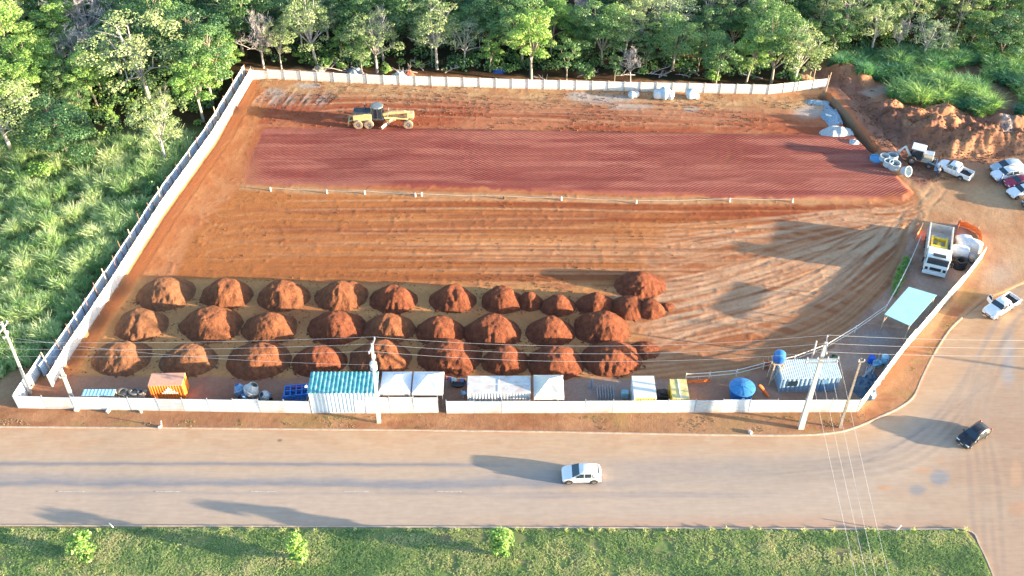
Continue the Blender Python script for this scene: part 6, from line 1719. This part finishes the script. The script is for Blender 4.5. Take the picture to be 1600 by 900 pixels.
def make_tree(name, seed, H, R, leaf, bk, base_frac=.3, n_clump=36, leaf_n=150, size=.12, clump=.30, flat=.85, bare=False, trunk_r=.16, shape=1.0, inner=.25, droop=.0, n_limb=7):
    """returns an Empty with trunk and crown"""
    r = random.Random(seed); rg = np.random.default_rng(seed)
    o = thing(name, 'tree', 'tree')
    mb = MB(); hb = H * base_frac
    lean = Vector((r.uniform(-.05, .05) * H, r.uniform(-.05, .05) * H, 0))
    fork = Vector((lean.x * .6, lean.y * .6, hb * 1.05))
    ch = H - hb; cz = hb + ch * .45
    mb.tube([(0, 0, -.3), (lean.x * .2, lean.y * .25, hb * .5), fork], [trunk_r * 1.35, trunk_r, trunk_r * .85], 7)
    cc = []; cr_ = []
    ph = [r.uniform(0, 6.28) for _ in range(4)]
    for i in range(n_clump):
        u = (i + .5) / n_clump; el = math.asin(-.62 + 1.62 * u); a = i * 2.39996 + r.uniform(-.3, .3)
        lob = 1 + .20 * math.sin(2 * a + ph[0]) + .14 * math.sin(3 * a + ph[1] + el * 2) + .12 * math.sin(5 * a + ph[2])
        rad = lob * (r.uniform(.70, 1.0) if r.random() > inner else r.uniform(.25, .6))
        c = Vector((math.cos(a) * math.cos(el) ** shape * R * rad, math.sin(a) * math.cos(el) ** shape * R * rad, cz + math.sin(el) * ch * .52 * (.82 + .18 * lob) * min(1, rad + .12) - droop * (1 - math.cos(el)) * 0)) + lean
        c.z = max(c.z, hb * .75 + .3)
        cc.append(np.array(c)); cr_.append(R * clump * r.uniform(.65, 1.3))
    lim = sorted(range(n_clump), key=lambda i: -abs(cc[i][2] - cz) * .2 - r.random())[:n_limb]
    for i in lim:
        e = Vector(cc[i]); st = fork * r.uniform(.82, 1.0)
        m = st.lerp(e, .5) + Vector((r.uniform(-.25, .25), r.uniform(-.25, .25), .06 * ch))
        mb.tube([st, m, e], [trunk_r * .6, trunk_r * .4, trunk_r * .12], 6)
        for k in range(3 if not bare else 5):
            s0 = m.lerp(e, r.uniform(-.3, .8)) if True else m
            q = s0 + Vector((r.gauss(0, 1) * R * .24, r.gauss(0, 1) * R * .24, abs(r.gauss(0, 1)) * ch * .14 + .04 * ch))
            mb.tube([s0, s0.lerp(q, .5) + Vector((0, 0, .1)), q], [trunk_r * .26, trunk_r * .17, trunk_r * .06], 5)
            if bare:
                for t_ in range(5):
                    s1 = s0.lerp(q, r.uniform(.2, 1)); w = s1 + Vector((r.gauss(0, .6), r.gauss(0, .6), abs(r.gauss(0, .6)) + .3)) * R * .22
                    mb.tube([s1, s1.lerp(w, .5) + Vector((r.uniform(-.1, .1), 0, .05)), w], [trunk_r * .14, trunk_r * .10, trunk_r * .05], 4)
                    for t2 in range(4):
                        s2 = s1.lerp(w, r.uniform(.2, 1)); w2 = s2 + Vector((r.gauss(0, .5), r.gauss(0, .5), abs(r.gauss(0, .4)) + .2)) * R * .15
                        mb.tube([s2, w2], [trunk_r * .09, trunk_r * .05], 3)
    mb.build('trunk', bk, o, smooth=60)
    if bare:
        return o
    tc = [min(1, max(0, .42 + rg.normal() * .15)) for c in cc]
    ne = [int(leaf_n * (q / (R * clump)) ** 1.6) for q in cr_]
    V, F, T = leaves_np(cc, cr_, ne, size, rg, tc, flat)
    mesh_np('crown', V, F, LM[leaf], o, smooth=False, attrs={'tint': ('FLOAT', T)})
    return o
def make_bush(name, seed, R, H, leaf, n=14, leaf_n=120, size=.14, clump=.42, upright=0.0, low=False):
    r = random.Random(seed); rg = np.random.default_rng(seed)
    o = thing(name, 'bush', 'bush'); mb = MB(); cc = []; cr_ = []
    for i in range(n):
        a = r.uniform(0, 6.28); d = R * (r.random() ** .6) * .75; z = H * (1 - (d / R) ** 2 * (.8 - upright * .5)) * (r.uniform(.45, .85) if not low else r.uniform(.12, .9))
        e = Vector((math.cos(a) * d, math.sin(a) * d, z)); mb.tube([(0, 0, -.1), e * .5 + Vector((0, 0, .05)), e], [.05, .035, .015], 5)
        cc.append(np.array(e)); cr_.append(min(R, H) * clump * r.uniform(.7, 1.15))
    mb.build('stem', bark_d, o)
    V, F, T = leaves_np(cc, cr_, [leaf_n] * n, size, rg, [.45 + rg.normal() * .13 for _ in cc], 1.0, .4)
    mesh_np('foliage', V, F, LM[leaf], o, attrs={'tint': ('FLOAT', T)})
    return o
PROTO = {}
def proto(kind, var, f):
    PROTO.setdefault(kind, []).append(f)
park = Vector((0, -400, -60))
KINDS = {
 'dark': dict(name='broadleaf_tree', desc='dense dark green', cat='tree', mk=[lambda s=s: make_tree('broadleaf_tree', s, 9.5, 3.5, 'dark', bark_d, .20, 46, 270, .100, .30, n_limb=8) for s in (1, 2, 3)]),
 'mid': dict(name='broadleaf_tree', desc='full mid green', cat='tree', mk=[lambda s=s: make_tree('broadleaf_tree', s, 10, 3.2, 'mid', bark, .26, 42, 240, .100, .29) for s in (11, 12, 13)]),
 'light': dict(name='broadleaf_tree', desc='bright light green', cat='tree', mk=[lambda s=s: make_tree('broadleaf_tree', s, 10, 2.8, 'light', bark, .32, 38, 220, .098, .28) for s in (21, 22)]),
 'olive': dict(name='savanna_tree', desc='airy pale olive', cat='tree', mk=[lambda s=s: make_tree('savanna_tree', s, 9.5, 3.3, 'olive', bark_w, .34, 46, 120, .086, .23, inner=.15, shape=.8, n_limb=10) for s in (31, 32, 33)]),
 'grey': dict(name='savanna_tree', desc='thin grey-green', cat='tree', mk=[lambda s=s: make_tree('savanna_tree', s, 8.5, 3.0, 'grey', bark_w, .32, 46, 75, .080, .22, inner=.15, n_limb=10) for s in (41, 42)]),
 'bare': dict(name='bare_tree', desc='leafless pale grey', cat='tree', mk=[lambda s=s: make_tree('bare_tree', s, 9, 3.2, 'grey', bark_w, .32, 22, 0, .1, .2, bare=True, trunk_r=.17, n_limb=11) for s in (51, 52)]),
 'small': dict(name='young_tree', desc='slim young', cat='tree', mk=[lambda s=s: make_tree('young_tree', s, 6, 1.7, 'mid' if s % 2 else 'light', bark, .38, 18, 150, .085, .36, trunk_r=.08, n_limb=5) for s in (61, 62)]),
}
CNT = {}
PLACED = []
def place_tree(kind, x, y, H, label, group='forest trees', var=None, wide=1.0, rz=None, z=None):
    K = KINDS[kind]; L = K.setdefault('objs', [None] * len(K['mk']))
    r = random.Random(int(x * 131 + y * 17)); v = r.randrange(len(L)) if var is None else var % len(L)
    base_h = {'dark': 9.5, 'mid': 10, 'light': 10, 'olive': 9.5, 'grey': 8.5, 'bare': 9, 'small': 6}[kind]
    s = H / base_h; loc = (x, y, gz(x, y) if z is None else z); a = r.uniform(0, 6.28) if rz is None else rz
    sc_ = (s * wide * r.uniform(.93, 1.07), s * wide * r.uniform(.93, 1.07), s)
    if L[v] is None:
        L[v] = K['mk'][v](); o = L[v]; o.location = loc; o.rotation_euler = (0, 0, a); o.scale = sc_
    else:
        o = copy_tree(L[v], loc, a, scale=sc_)
    o['label'] = label; o['category'] = K['cat']
    if group: o['group'] = group
    return o
# ---- trees that the photograph singles out: (foot x, foot y, top y, kind, width factor)
HERO = [
 (830, 128, 18, 'light', 1.15, 'tall bright light green tree with a straight pale trunk beyond the middle of the wall'),
 (590, 115, 28, 'olive', 1.25, 'pale olive tree with a bare forked trunk behind the wall above the grader'),
 (566, 116, 52, 'mid', .8, 'small rounded tree leaning beside the pale olive one above the grader'),
 (683, 108, 5, 'olive', 1.2, 'tall pale olive tree with twin trunks between the grader and the wall middle'),
 (726, 100, 30, 'grey', 1.0, 'thin grey-green tree beyond the twin-trunked pale tree'),
 (765, 112, 60, 'small', 1.2, 'slim green tree standing close to the wall left of the tall light green one'.replace('left of', 'next to')),
 (412, 106, 22, 'bare', 1.1, 'leafless pale grey tree at the forest corner of the wall'),
 (440, 108, 40, 'olive', .85, 'slender tree with yellowish crown beside the leafless corner tree'),
 (472, 78, 0, 'olive', 1.1, 'tall pale crown rising behind the leafless corner tree'),
 (515, 70, -10, 'grey', 1.0, 'thin grey-green tree deep behind the corner trees'),
 (885, 126, 66, 'small', 1.2, 'small young tree just east of the tall light green one'),
 (960, 128, 86, 'small', .9, 'slim sapling with a round top near the wall, grey trunk'),
 (985, 128, 72, 'bare', .8, 'small leafless whitish tree near the white bags by the wall'),
 (940, 100, 10, 'mid', 1.3, 'broad green crown behind the slim sapling'),
 (975, 90, 8, 'olive', 1.1, 'pale broad crown close behind the broad green one'),
 (1050, 108, 22, 'mid', 1.2, 'broad mid green tree beyond the white bags'),
 (1118, 130, 52, 'mid', 1.15, 'leafy green tree hanging over the wall past the white bags'),
 (1165, 132, 48, 'light', 1.0, 'yellow-green tree next to the leafy one over the wall'),
 (1205, 132, 25, 'mid', 1.2, 'large full green tree near the wall end'),
 (1240, 128, 38, 'olive', 1.25, 'large pale olive round crown at the end of the wall'),
 (1300, 84, 18, 'mid', 1.2, 'bright green tree alone behind the dirt opening past the wall'),
 (1360, 82, 4, 'olive', 1.2, 'pale crowned tree above the tall green grass belt'),
 (1400, 84, 28, 'bare', .9, 'leafless brush tree above the tall green grass belt'),
 (1440, 92, 28, 'grey', 1.1, 'grey-green tree at the edge of the tall green grass belt'),
 (1478, 88, 48, 'olive', .9, 'small pale tree at the edge of the tall green grass belt'),
 (1560, 90, 20, 'dark', 1.3, 'broad dark tree behind the open sandy patch'),
 (260, 255, 160, 'olive', 1.0, 'pale spreading tree with forked trunk out beside the blue fence'),
 (318, 190, 92, 'light', 1.15, 'light green tree with pale branches hanging over the wall corner'),
 (300, 130, 20, 'dark', 1.3, 'big domed tree near the wall corner'),
 (235, 160, 15, 'olive', 1.6, 'huge pale olive tree with yellowish crown above the grass field'),
 (155, 170, 84, 'light', 1.1, 'bright yellow-green pointed tree among darker ones'),
 (70, 160, 60, 'light', 1.2, 'light green tall tree at the side of the yellow-green pointed one'),
 (110, 245, 165, 'dark', 1.7, 'broad low dark green tree at the edge of the tall grass'),
 (25, 130, 5, 'light', 1.6, 'large light green tree in the corner of the woods'),
 (20, 240, 130, 'olive', 1.5, 'pale spreading tree beside the broad dark one'),
 (190, 120, 35, 'grey', 1.2, 'hazy grey-green crown deep behind the grass field'),
 (150, 70, -20, 'bare', 1.6, 'large leafless whitish tree with spreading limbs deep in the forest'),
]
for (fx, fy, ty, kind, wd, lb_) in HERO:
    p = G(fx, fy)
    H = height_for(fx, fy, ty, p.z)
    H = min(H, 14.5)
    base = {'dark': 9.5, 'mid': 10, 'light': 10, 'olive': 9.5, 'grey': 8.5, 'bare': 9, 'small': 6}[kind]
    PLACED.append((p.x, p.y, 3.0 * H / base * wd))
    place_tree(kind, p.x, p.y, H, lb_, wide=wd * min(1.0, (base / H) ** .35))
# ---- the rest of the forest
fr = random.Random(77)
wallx = [P(a, b)[:2] for a, b in [(-400, 104), (385, 104), (600, 112), (800, 118), (1000, 124), (1235, 130), (1262, 96), (1290, 88), (1420, 80), (1500, 84), (1900, 84)]]
def front_y(x):
    return np.interp(x, [q[0] for q in wallx], [q[1] for q in wallx])
cand = []
for _ in range(9000):
    x = fr.uniform(-112, 122); y = fr.uniform(100, 176)
    px, py = proj(x, y, 0)
    if x < P(385, 104)[0] + (0):
        # west woods: above the tall grass
        if py > 232 - .10 * px or px > 372 - (py - 100) * .62: continue
    else:
        if y < front_y(x) + 1.5: continue
    d = 4.1 if y < front_y(x) + 12 else 4.9
    if any((x - a) ** 2 + (y - b) ** 2 < max(d, r_ * .85) ** 2 for a, b, r_ in PLACED): continue
    tp = proj(x, y, 9)
    if tp[1] < -60: continue
    if tp[0] < -60 or tp[0] > 1670: continue
    PLACED.append((x, y, 2.4)); cand.append((x, y))
cand.sort(key=lambda q: q[0])
kc = {}
for x, y in cand:
    n = vnoise(x / 14, y / 10, 501) * .6 + fr.random() * .4
    near = y < front_y(x) + 6
    u = fr.random()
    if near: kind = 'small' if u < .30 else 'mid' if u < .55 else 'olive' if u < .75 else 'light' if u < .9 else 'bare'
    else: kind = 'dark' if u < .44 else 'mid' if u < .70 else 'light' if u < .78 else 'olive' if u < .88 else 'grey' if u < .96 else 'bare'
    side = 'west' if x < -47 else ('north' if x < 52 else 'east')
    depth = 'edge' if near else ('second' if y < front_y(x) + 14 else 'deep')
    kc[(kind, side, depth)] = kc.get((kind, side, depth), -1) + 1
    wood_ = {'west': 'western woods', 'north': 'forest behind the white wall', 'east': 'eastern woods'}[side]
    rowd = {'edge': 'edging the', 'second': 'mid-depth in the', 'deep': 'deep in the'}[depth]
    lb_ = f"{KINDS[kind]['desc']} tree {rowd} {wood_}, {ordinal(kc[(kind, side, depth)])} from west"
    H = {'small': fr.uniform(3.5, 7.5), 'mid': fr.uniform(6, 12.5), 'dark': fr.uniform(5.5, 11.5), 'light': fr.uniform(6.5, 12.5), 'olive': fr.uniform(6.5, 12), 'grey': fr.uniform(6, 10.5), 'bare': fr.uniform(6.5, 10.5)}[kind]
    place_tree(kind, x, y, H, lb_, wide=fr.uniform(.85, 1.4))
print('forest trees', len(cand) + len(HERO))
# trees just outside the east side of the frame: they shade the spoil banks and the parked cars
k = 0
for (x, y, H) in [(106, 109, 7.5), (111, 117, 8.5), (113, 127, 8), (110, 136, 7.5), (113, 146, 8)]:
    place_tree(['dark', 'mid'][k % 2], x, y, H * .9, f'dense tree east of the parked cars', 'trees east of the parked cars', wide=1.15); k += 1

# ---- undergrowth under the trees: low leafy mass
rg = np.random.default_rng(8)
def scatter(n, test, size, hmin, hmax, leafn, mat_, name, seed, flat=1.0):
    rg = np.random.default_rng(seed); C_ = []; Rr = []; tries = 0
    while len(C_) < n and tries < n * 30:
        tries += 1
        x = rg.uniform(-112, 122); y = rg.uniform(84, 180)
        if not test(x, y): continue
        h = rg.uniform(hmin, hmax); C_.append(np.array([x, y, gz(x, y) + h * .45])); Rr.append(h * rg.uniform(.7, 1.1))
    V, F, T = leaves_np(C_, Rr, [leafn] * len(C_), size, rg, list(.42 + .16 * rg.normal(size=len(C_))), flat)
    o = mesh_np(name, V, F, mat_, attrs={'tint': ('FLOAT', T)})
    return tag(o, None, None, kind='stuff')
def in_forest(x, y):
    px, py = proj(x, y, 0)
    if px < -80 or px > 1680 or py < -120: return False
    if x < P(385, 104)[0]: return py < 236 - .10 * px and px < 372 - (py - 100) * .60
    return y > front_y(x) + .8
a_ = scatter(1500, in_forest, .17, .6, 1.9, 70, LM['dark'], 'undergrowth', 3); a_['label'] = 'dark leafy undergrowth under the forest trees'; a_['category'] = 'undergrowth'
a_ = scatter(420, lambda x, y: in_forest(x, y) and (y < front_y(x) + 5 or x < -50), .15, .6, 1.5, 70, LM['light'], 'undergrowth', 4); a_['label'] = 'bright green low bushes along the forest edge'; a_['category'] = 'undergrowth'
# fallen branches in the brush behind the wall
br = random.Random(4)
for i in range(26):
    px = br.uniform(400, 1230); py = 118 + (px - 400) * .0135 - br.uniform(4, 12)
    p = G(px, py); mb = MB(); L = br.uniform(2.0, 5.5); a = br.uniform(0, 6.28); e = Vector((math.cos(a) * L, math.sin(a) * L * .4, br.uniform(.2, 1.4)))
    mb.tube([(0, 0, .1), e * .5 + Vector((0, .1, .15)), e], [.10, .07, .02], 5)
    for k in range(6):
        s0 = e * br.uniform(.3, .95); w = s0 + Vector((br.gauss(0, .6), br.gauss(0, .5), br.uniform(.3, 1.1))); mb.tube([s0, w], [.035, .01], 4)
    o = mb.build('fallen_branch', bark_w, smooth=60); o.location = p
    tag(o, f'pale dead branch lying in the brush behind the white wall', 'branch', 'dead branches behind the wall')

# ---- grass: blades gathered in tussocks
def tussocks(pts, hs, blades, width, seed, tint_base, spread_=.35, droop=.5, lean=(0, 0)):
    rg = np.random.default_rng(seed); n = len(pts); N_ = n * blades
    base = np.repeat(np.asarray(pts), blades, 0); h = np.repeat(hs, blades) * (.55 + .6 * rg.random(N_))
    a = rg.uniform(0, 2 * math.pi, N_); r = rg.random(N_) * spread_ * np.repeat(hs, blades)
    b0 = base + np.stack([np.cos(a) * r * .4, np.sin(a) * r * .4, np.zeros(N_)], 1)
    out = np.stack([np.cos(a) + lean[0], np.sin(a) + lean[1], np.zeros(N_)], 1)
    k = droop * h * (.4 + rg.random(N_))
    mid_ = b0 + out * (k * .35)[:, None] + np.array([0, 0, 1.]) * (h * .62)[:, None]
    tip = b0 + out * k[:, None] + np.array([0, 0, 1.]) * (h * (.98 - .25 * droop))[:, None]
    t = rg.uniform(0, 2 * math.pi, N_); sd_ = np.stack([np.cos(t), np.sin(t), np.zeros(N_)], 1) * (width * (.6 + .8 * rg.random(N_)))[:, None]
    V = np.stack([b0 - sd_ * .6, b0 + sd_ * .6, mid_ + sd_, mid_ - sd_, tip + sd_ * .25, tip - sd_ * .25], 1).reshape(-1, 3)
    i = np.arange(N_)[:, None] * 6
    F = np.concatenate([i + np.array([0, 1, 2, 3]), i + np.array([3, 2, 4, 5])], 0)
    T = np.repeat(np.clip(np.repeat(tint_base, blades) + rg.normal(size=N_) * .12, 0, 1), 6)
    return V, F, T
LM['tall'] = leaf_material('tall_grass_blade', (.18, .32, .13), (.36, .50, .24), (.62, .68, .42), trans=.42, jitter=0)
LM['reed'] = leaf_material('reed_blade', (.06, .18, .11), (.11, .29, .15), (.34, .50, .18), trans=.38, jitter=0)
LM['lawn'] = leaf_material('verge_grass_blade', (.17, .29, .115), (.34, .44, .18), (.58, .56, .32), trans=.35, jitter=0)
gsd = lambda poly: (lambda x, y: sdf(*[np.atleast_1d(v) for v in proj(x, y, 0)], poly)[0] > 0)
def sample(poly, n, seed, cond=None):
    rg = np.random.default_rng(seed)
    W = [P(a, b)[:2] for a, b in poly]; xs = [w[0] for w in W]; ys = [w[1] for w in W]
    x = rg.uniform(min(xs), max(xs), n * 4); y = rg.uniform(min(ys), max(ys), n * 4)
    m = sdf(x, y, W) > 0
    if cond is not None: m &= cond(x, y)
    x, y = x[m][:n], y[m][:n]
    return np.stack([x, y, gz(x, y)], 1)
FIELD = [(-60, 222), (120, 236), (200, 225), (262, 205), (300, 215), (300, 235), (232, 325), (142, 450), (78, 545), (58, 560), (0, 592), (-60, 600)]
def clumps(poly, n, per, rad, h0, h1, seed, gap=0.0):
    """tall grass in domed clumps that lean outwards"""
    c = sample(poly, n, seed); rg = np.random.default_rng(seed + 1)
    if gap: c = c[fbm(c[:, 0] / 3.4, c[:, 1] / 3.4, seed + 2, 3) > gap]
    m = len(c); R_ = rad * (.6 + .8 * rg.random(m)); Hc_ = h0 + (h1 - h0) * rg.random(m) * (.5 + fbm(c[:, 0] / 5, c[:, 1] / 5, seed + 3, 2))
    a = rg.uniform(0, 6.283, (m, per)); q = rg.random((m, per)) ** .5
    x = c[:, 0:1] + np.cos(a) * q * R_[:, None]; y = c[:, 1:2] + np.sin(a) * q * R_[:, None]
    h = Hc_[:, None] * (1.05 - .55 * q ** 2) * (.8 + .4 * rg.random((m, per)))
    tb = (.50 + .26 * rg.normal(size=m))[:, None] + .10 * rg.normal(size=(m, per))
    x, y, h, tb = x.ravel(), y.ravel(), h.ravel(), tb.ravel()
    return np.stack([x, y, gz(x, y)], 1), h, np.clip(tb, 0, 1)
pts, hs, tn = clumps(FIELD, 620, 13, 1.25, 1.0, 2.3, 1, .36)
V, F, T = tussocks(pts, hs, 28, .027, 5, tn, .35, .42)
o = mesh_np('tall_grass', V, F, LM['tall'], attrs={'tint': ('FLOAT', T)}); tag(o, 'tall feathery pale green grass filling the field beside the blue fence', 'tall grass', kind='stuff')
pts = sample(FIELD, 2600, 71)
V, F, T = tussocks(pts, np.full(len(pts), .7), 20, .04, 6, np.full(len(pts), .55), .5, .6)
o = mesh_np('field_grass', V, F, LM['tall'], attrs={'tint': ('FLOAT', T)}); tag(o, 'shorter green grass between the tall clumps of the field', 'grass', kind='stuff')
for seed, poly, n, per, rad, h0, h1, lb_ in [
  (31, [(1268, 92), (1420, 86), (1600, 84), (1700, 90), (1700, 200), (1600, 190), (1568, 130), (1500, 112), (1420, 122), (1370, 138), (1310, 112)], 230, 13, 1.3, 1.3, 2.8, 'lush tall green grass belt in front of the eastern woods'),
  (32, [(1385, 150), (1400, 135), (1450, 122), (1520, 138), (1552, 170), (1545, 184), (1480, 172), (1420, 160)], 75, 14, 1.2, 1.2, 2.8, 'bright green tall grass island among the spoil banks')]:
    pts, hs, tn = clumps(poly, n, per, rad, h0, h1, seed, .34 if seed == 31 else 0)
    if seed == 32: tn = np.clip(tn + .25, 0, 1)
    V, F, T = tussocks(pts, hs, 34, .035, seed, tn, .45, .75)
    o = mesh_np('tall_grass', V, F, LM['reed'], attrs={'tint': ('FLOAT', T)}); tag(o, lb_, 'tall grass', kind='stuff')
# verge lawn
VP = [(-80, 826), (1505, 831), (1530, 860), (1550, 905), (1575, 960), (-80, 960)]
pts = sample(VP, 92000, 41)
dens = fbm(pts[:, 0] / 1.4, pts[:, 1] / 1.4, 91, 4) + .25 * (fbm(pts[:, 0] / 6, pts[:, 1] / 6, 92, 2) - .5)
kp = dens + .30 * (np.random.default_rng(5).random(len(pts)) - .5) > .38; pts = pts[kp]
hn = fbm(pts[:, 0] / 1.5, pts[:, 1] / 1.5, 712, 3)
tn = .38 + 1.5 * (fbm(pts[:, 0] / 4.0, pts[:, 1] / 2.2, 713, 4) - .46) + .5 * (fbm(pts[:, 0] / .6, pts[:, 1] / .6, 714, 2) - .5)
V, F, T = tussocks(pts, .06 + .16 * hn, 5, .023, 42, tn, .9, .8)
o = mesh_np('grass', V, F, LM['lawn'], attrs={'tint': ('FLOAT', T)}); tag(o, 'rough mown green grass on the wide verge by the road', 'grass', kind='stuff')
# taller yellow tufts along the kerb
te = []
rr_ = random.Random(3)
for px in [155, 345, 350, 395, 440, 445, 465, 493, 640, 788, 808, 885, 925, 1044, 1055, 1136, 1175, 1186, 1225, 1355, 1365, 1427, 1508, 1511] + [rr_.uniform(0, 1500) for _ in range(22)]:
    p = G(px, 827.5 + rr_.uniform(0, 3)); te.append((p.x, p.y, p.z))
for i, q in enumerate([154, 346, 441, 495, 787, 885, 925, 1136, 1187, 1427, 1509]):
    pass
te = np.array(te); V, F, T = tussocks(te, np.full(len(te), .38), 34, .03, 44, np.full(len(te), .72), .5, .7)
o = mesh_np('kerb_weeds', V, F, LM['lawn'], attrs={'tint': ('FLOAT', T)}); tag(o, 'yellow-green weed tufts leaning over the verge kerb', 'weeds', kind='stuff')
# sparse dry grass on the strip between fence and kerb
pts = sample([(-60, 648), (1340, 652), (1440, 560), (1520, 450), (1540, 455), (1450, 560), (1330, 670), (1200, 676), (-60, 664)], 9000, 45)
kp = fbm(pts[:, 0] / 2.5, pts[:, 1] / 1.2, 51, 4) > .60; pts = pts[kp]
V, F, T = tussocks(pts, np.full(len(pts), .07), 5, .03, 46, np.full(len(pts), .85), .9, .8)
LM['dry'] = leaf_material('dry_grass_blade', (.16, .15, .06), (.28, .23, .11), (.42, .33, .18), trans=.2, jitter=0)
o = mesh_np('dry_grass', V, F, LM['dry'], attrs={'tint': ('FLOAT', T)}); tag(o, 'sparse dry grass on the strip between fence and kerb', 'grass', kind='stuff')
pts = sample([(1395, 440), (1412, 405), (1422, 405), (1408, 445), (1392, 470)], 90, 47)
V, F, T = tussocks(pts, np.full(len(pts), .6), 25, .035, 48, np.full(len(pts), .5), .6, .6)
o = mesh_np('weeds', V, F, LM['light'], attrs={'tint': ('FLOAT', T)}); tag(o, 'green weeds along the rail barrier beside the truck yard', 'weeds', kind='stuff')
# round bushes on the verge
for i, (a, b, ty, w_, lb_) in enumerate([(137, 868, 836, 1.35, 'loose yellow-green round bush on the verge at its grass-field end'), (470, 874, 838, 1.0, 'narrow upright yellow-green bush in the middle of the verge trio'), (783, 868, 828, 1.15, 'dense upright yellow-green bush, the one of the trio next to the white suv')]):
    p = G(a, b); H = height_for(a, b, ty, p.z)
    o = make_bush('round_bush', 80 + i, w_ * .95, H, 'light', n=[20, 24, 28][i], leaf_n=[80, 110, 130][i], size=.12, clump=.50, upright=1.0, low=True)
    o.location = p; tag(o, lb_, 'bush', 'round bushes on the verge')
for i, (a, b, R_b, H, kind, lb_) in enumerate([(510, 108, 1.2, 2.2, 'light', 'bright green bush at the wall between fallen branches'), (535, 110, 1.0, 1.6, 'light', 'small bright green bush next to the bigger bright one'), (604, 116, 1.0, 1.8, 'light', 'bright bush beside the scrap heap behind the wall'), (1112, 128, 1.4, 2.2, 'light', 'bright bush at the foot of the leafy tree over the wall'),
     (915, 124, 1.4, 3.0, 'mid', 'mid green bush close behind the wall by the tall light green tree'), (72, 276, 2.4, 2.6, 'light', 'vivid green broadleaf shrub standing in the tall grass'), (28, 280, 1.2, 1.6, 'light', 'small vivid green shrub in the tall grass by the larger one'), (240, 300, 1.2, 1.6, 'mid', 'green shrub in the tall grass at the blue fence'), (1243, 124, 1.5, 1.9, 'mid', 'green bush at the end of the long white wall'), (1302, 560, .6, .5, 'dark', 'small dark green weed clump by the thick pole in the yard')]):
    p = G(a, b); o = make_bush('leafy_bush', 120 + i, R_b, H, kind, n=12, leaf_n=90, size=.13 if R_b > 1 else .08, clump=.42)
    o.location = p; tag(o, lb_, 'bush')
# settle every part's base object
bpy.context.view_layer.update()
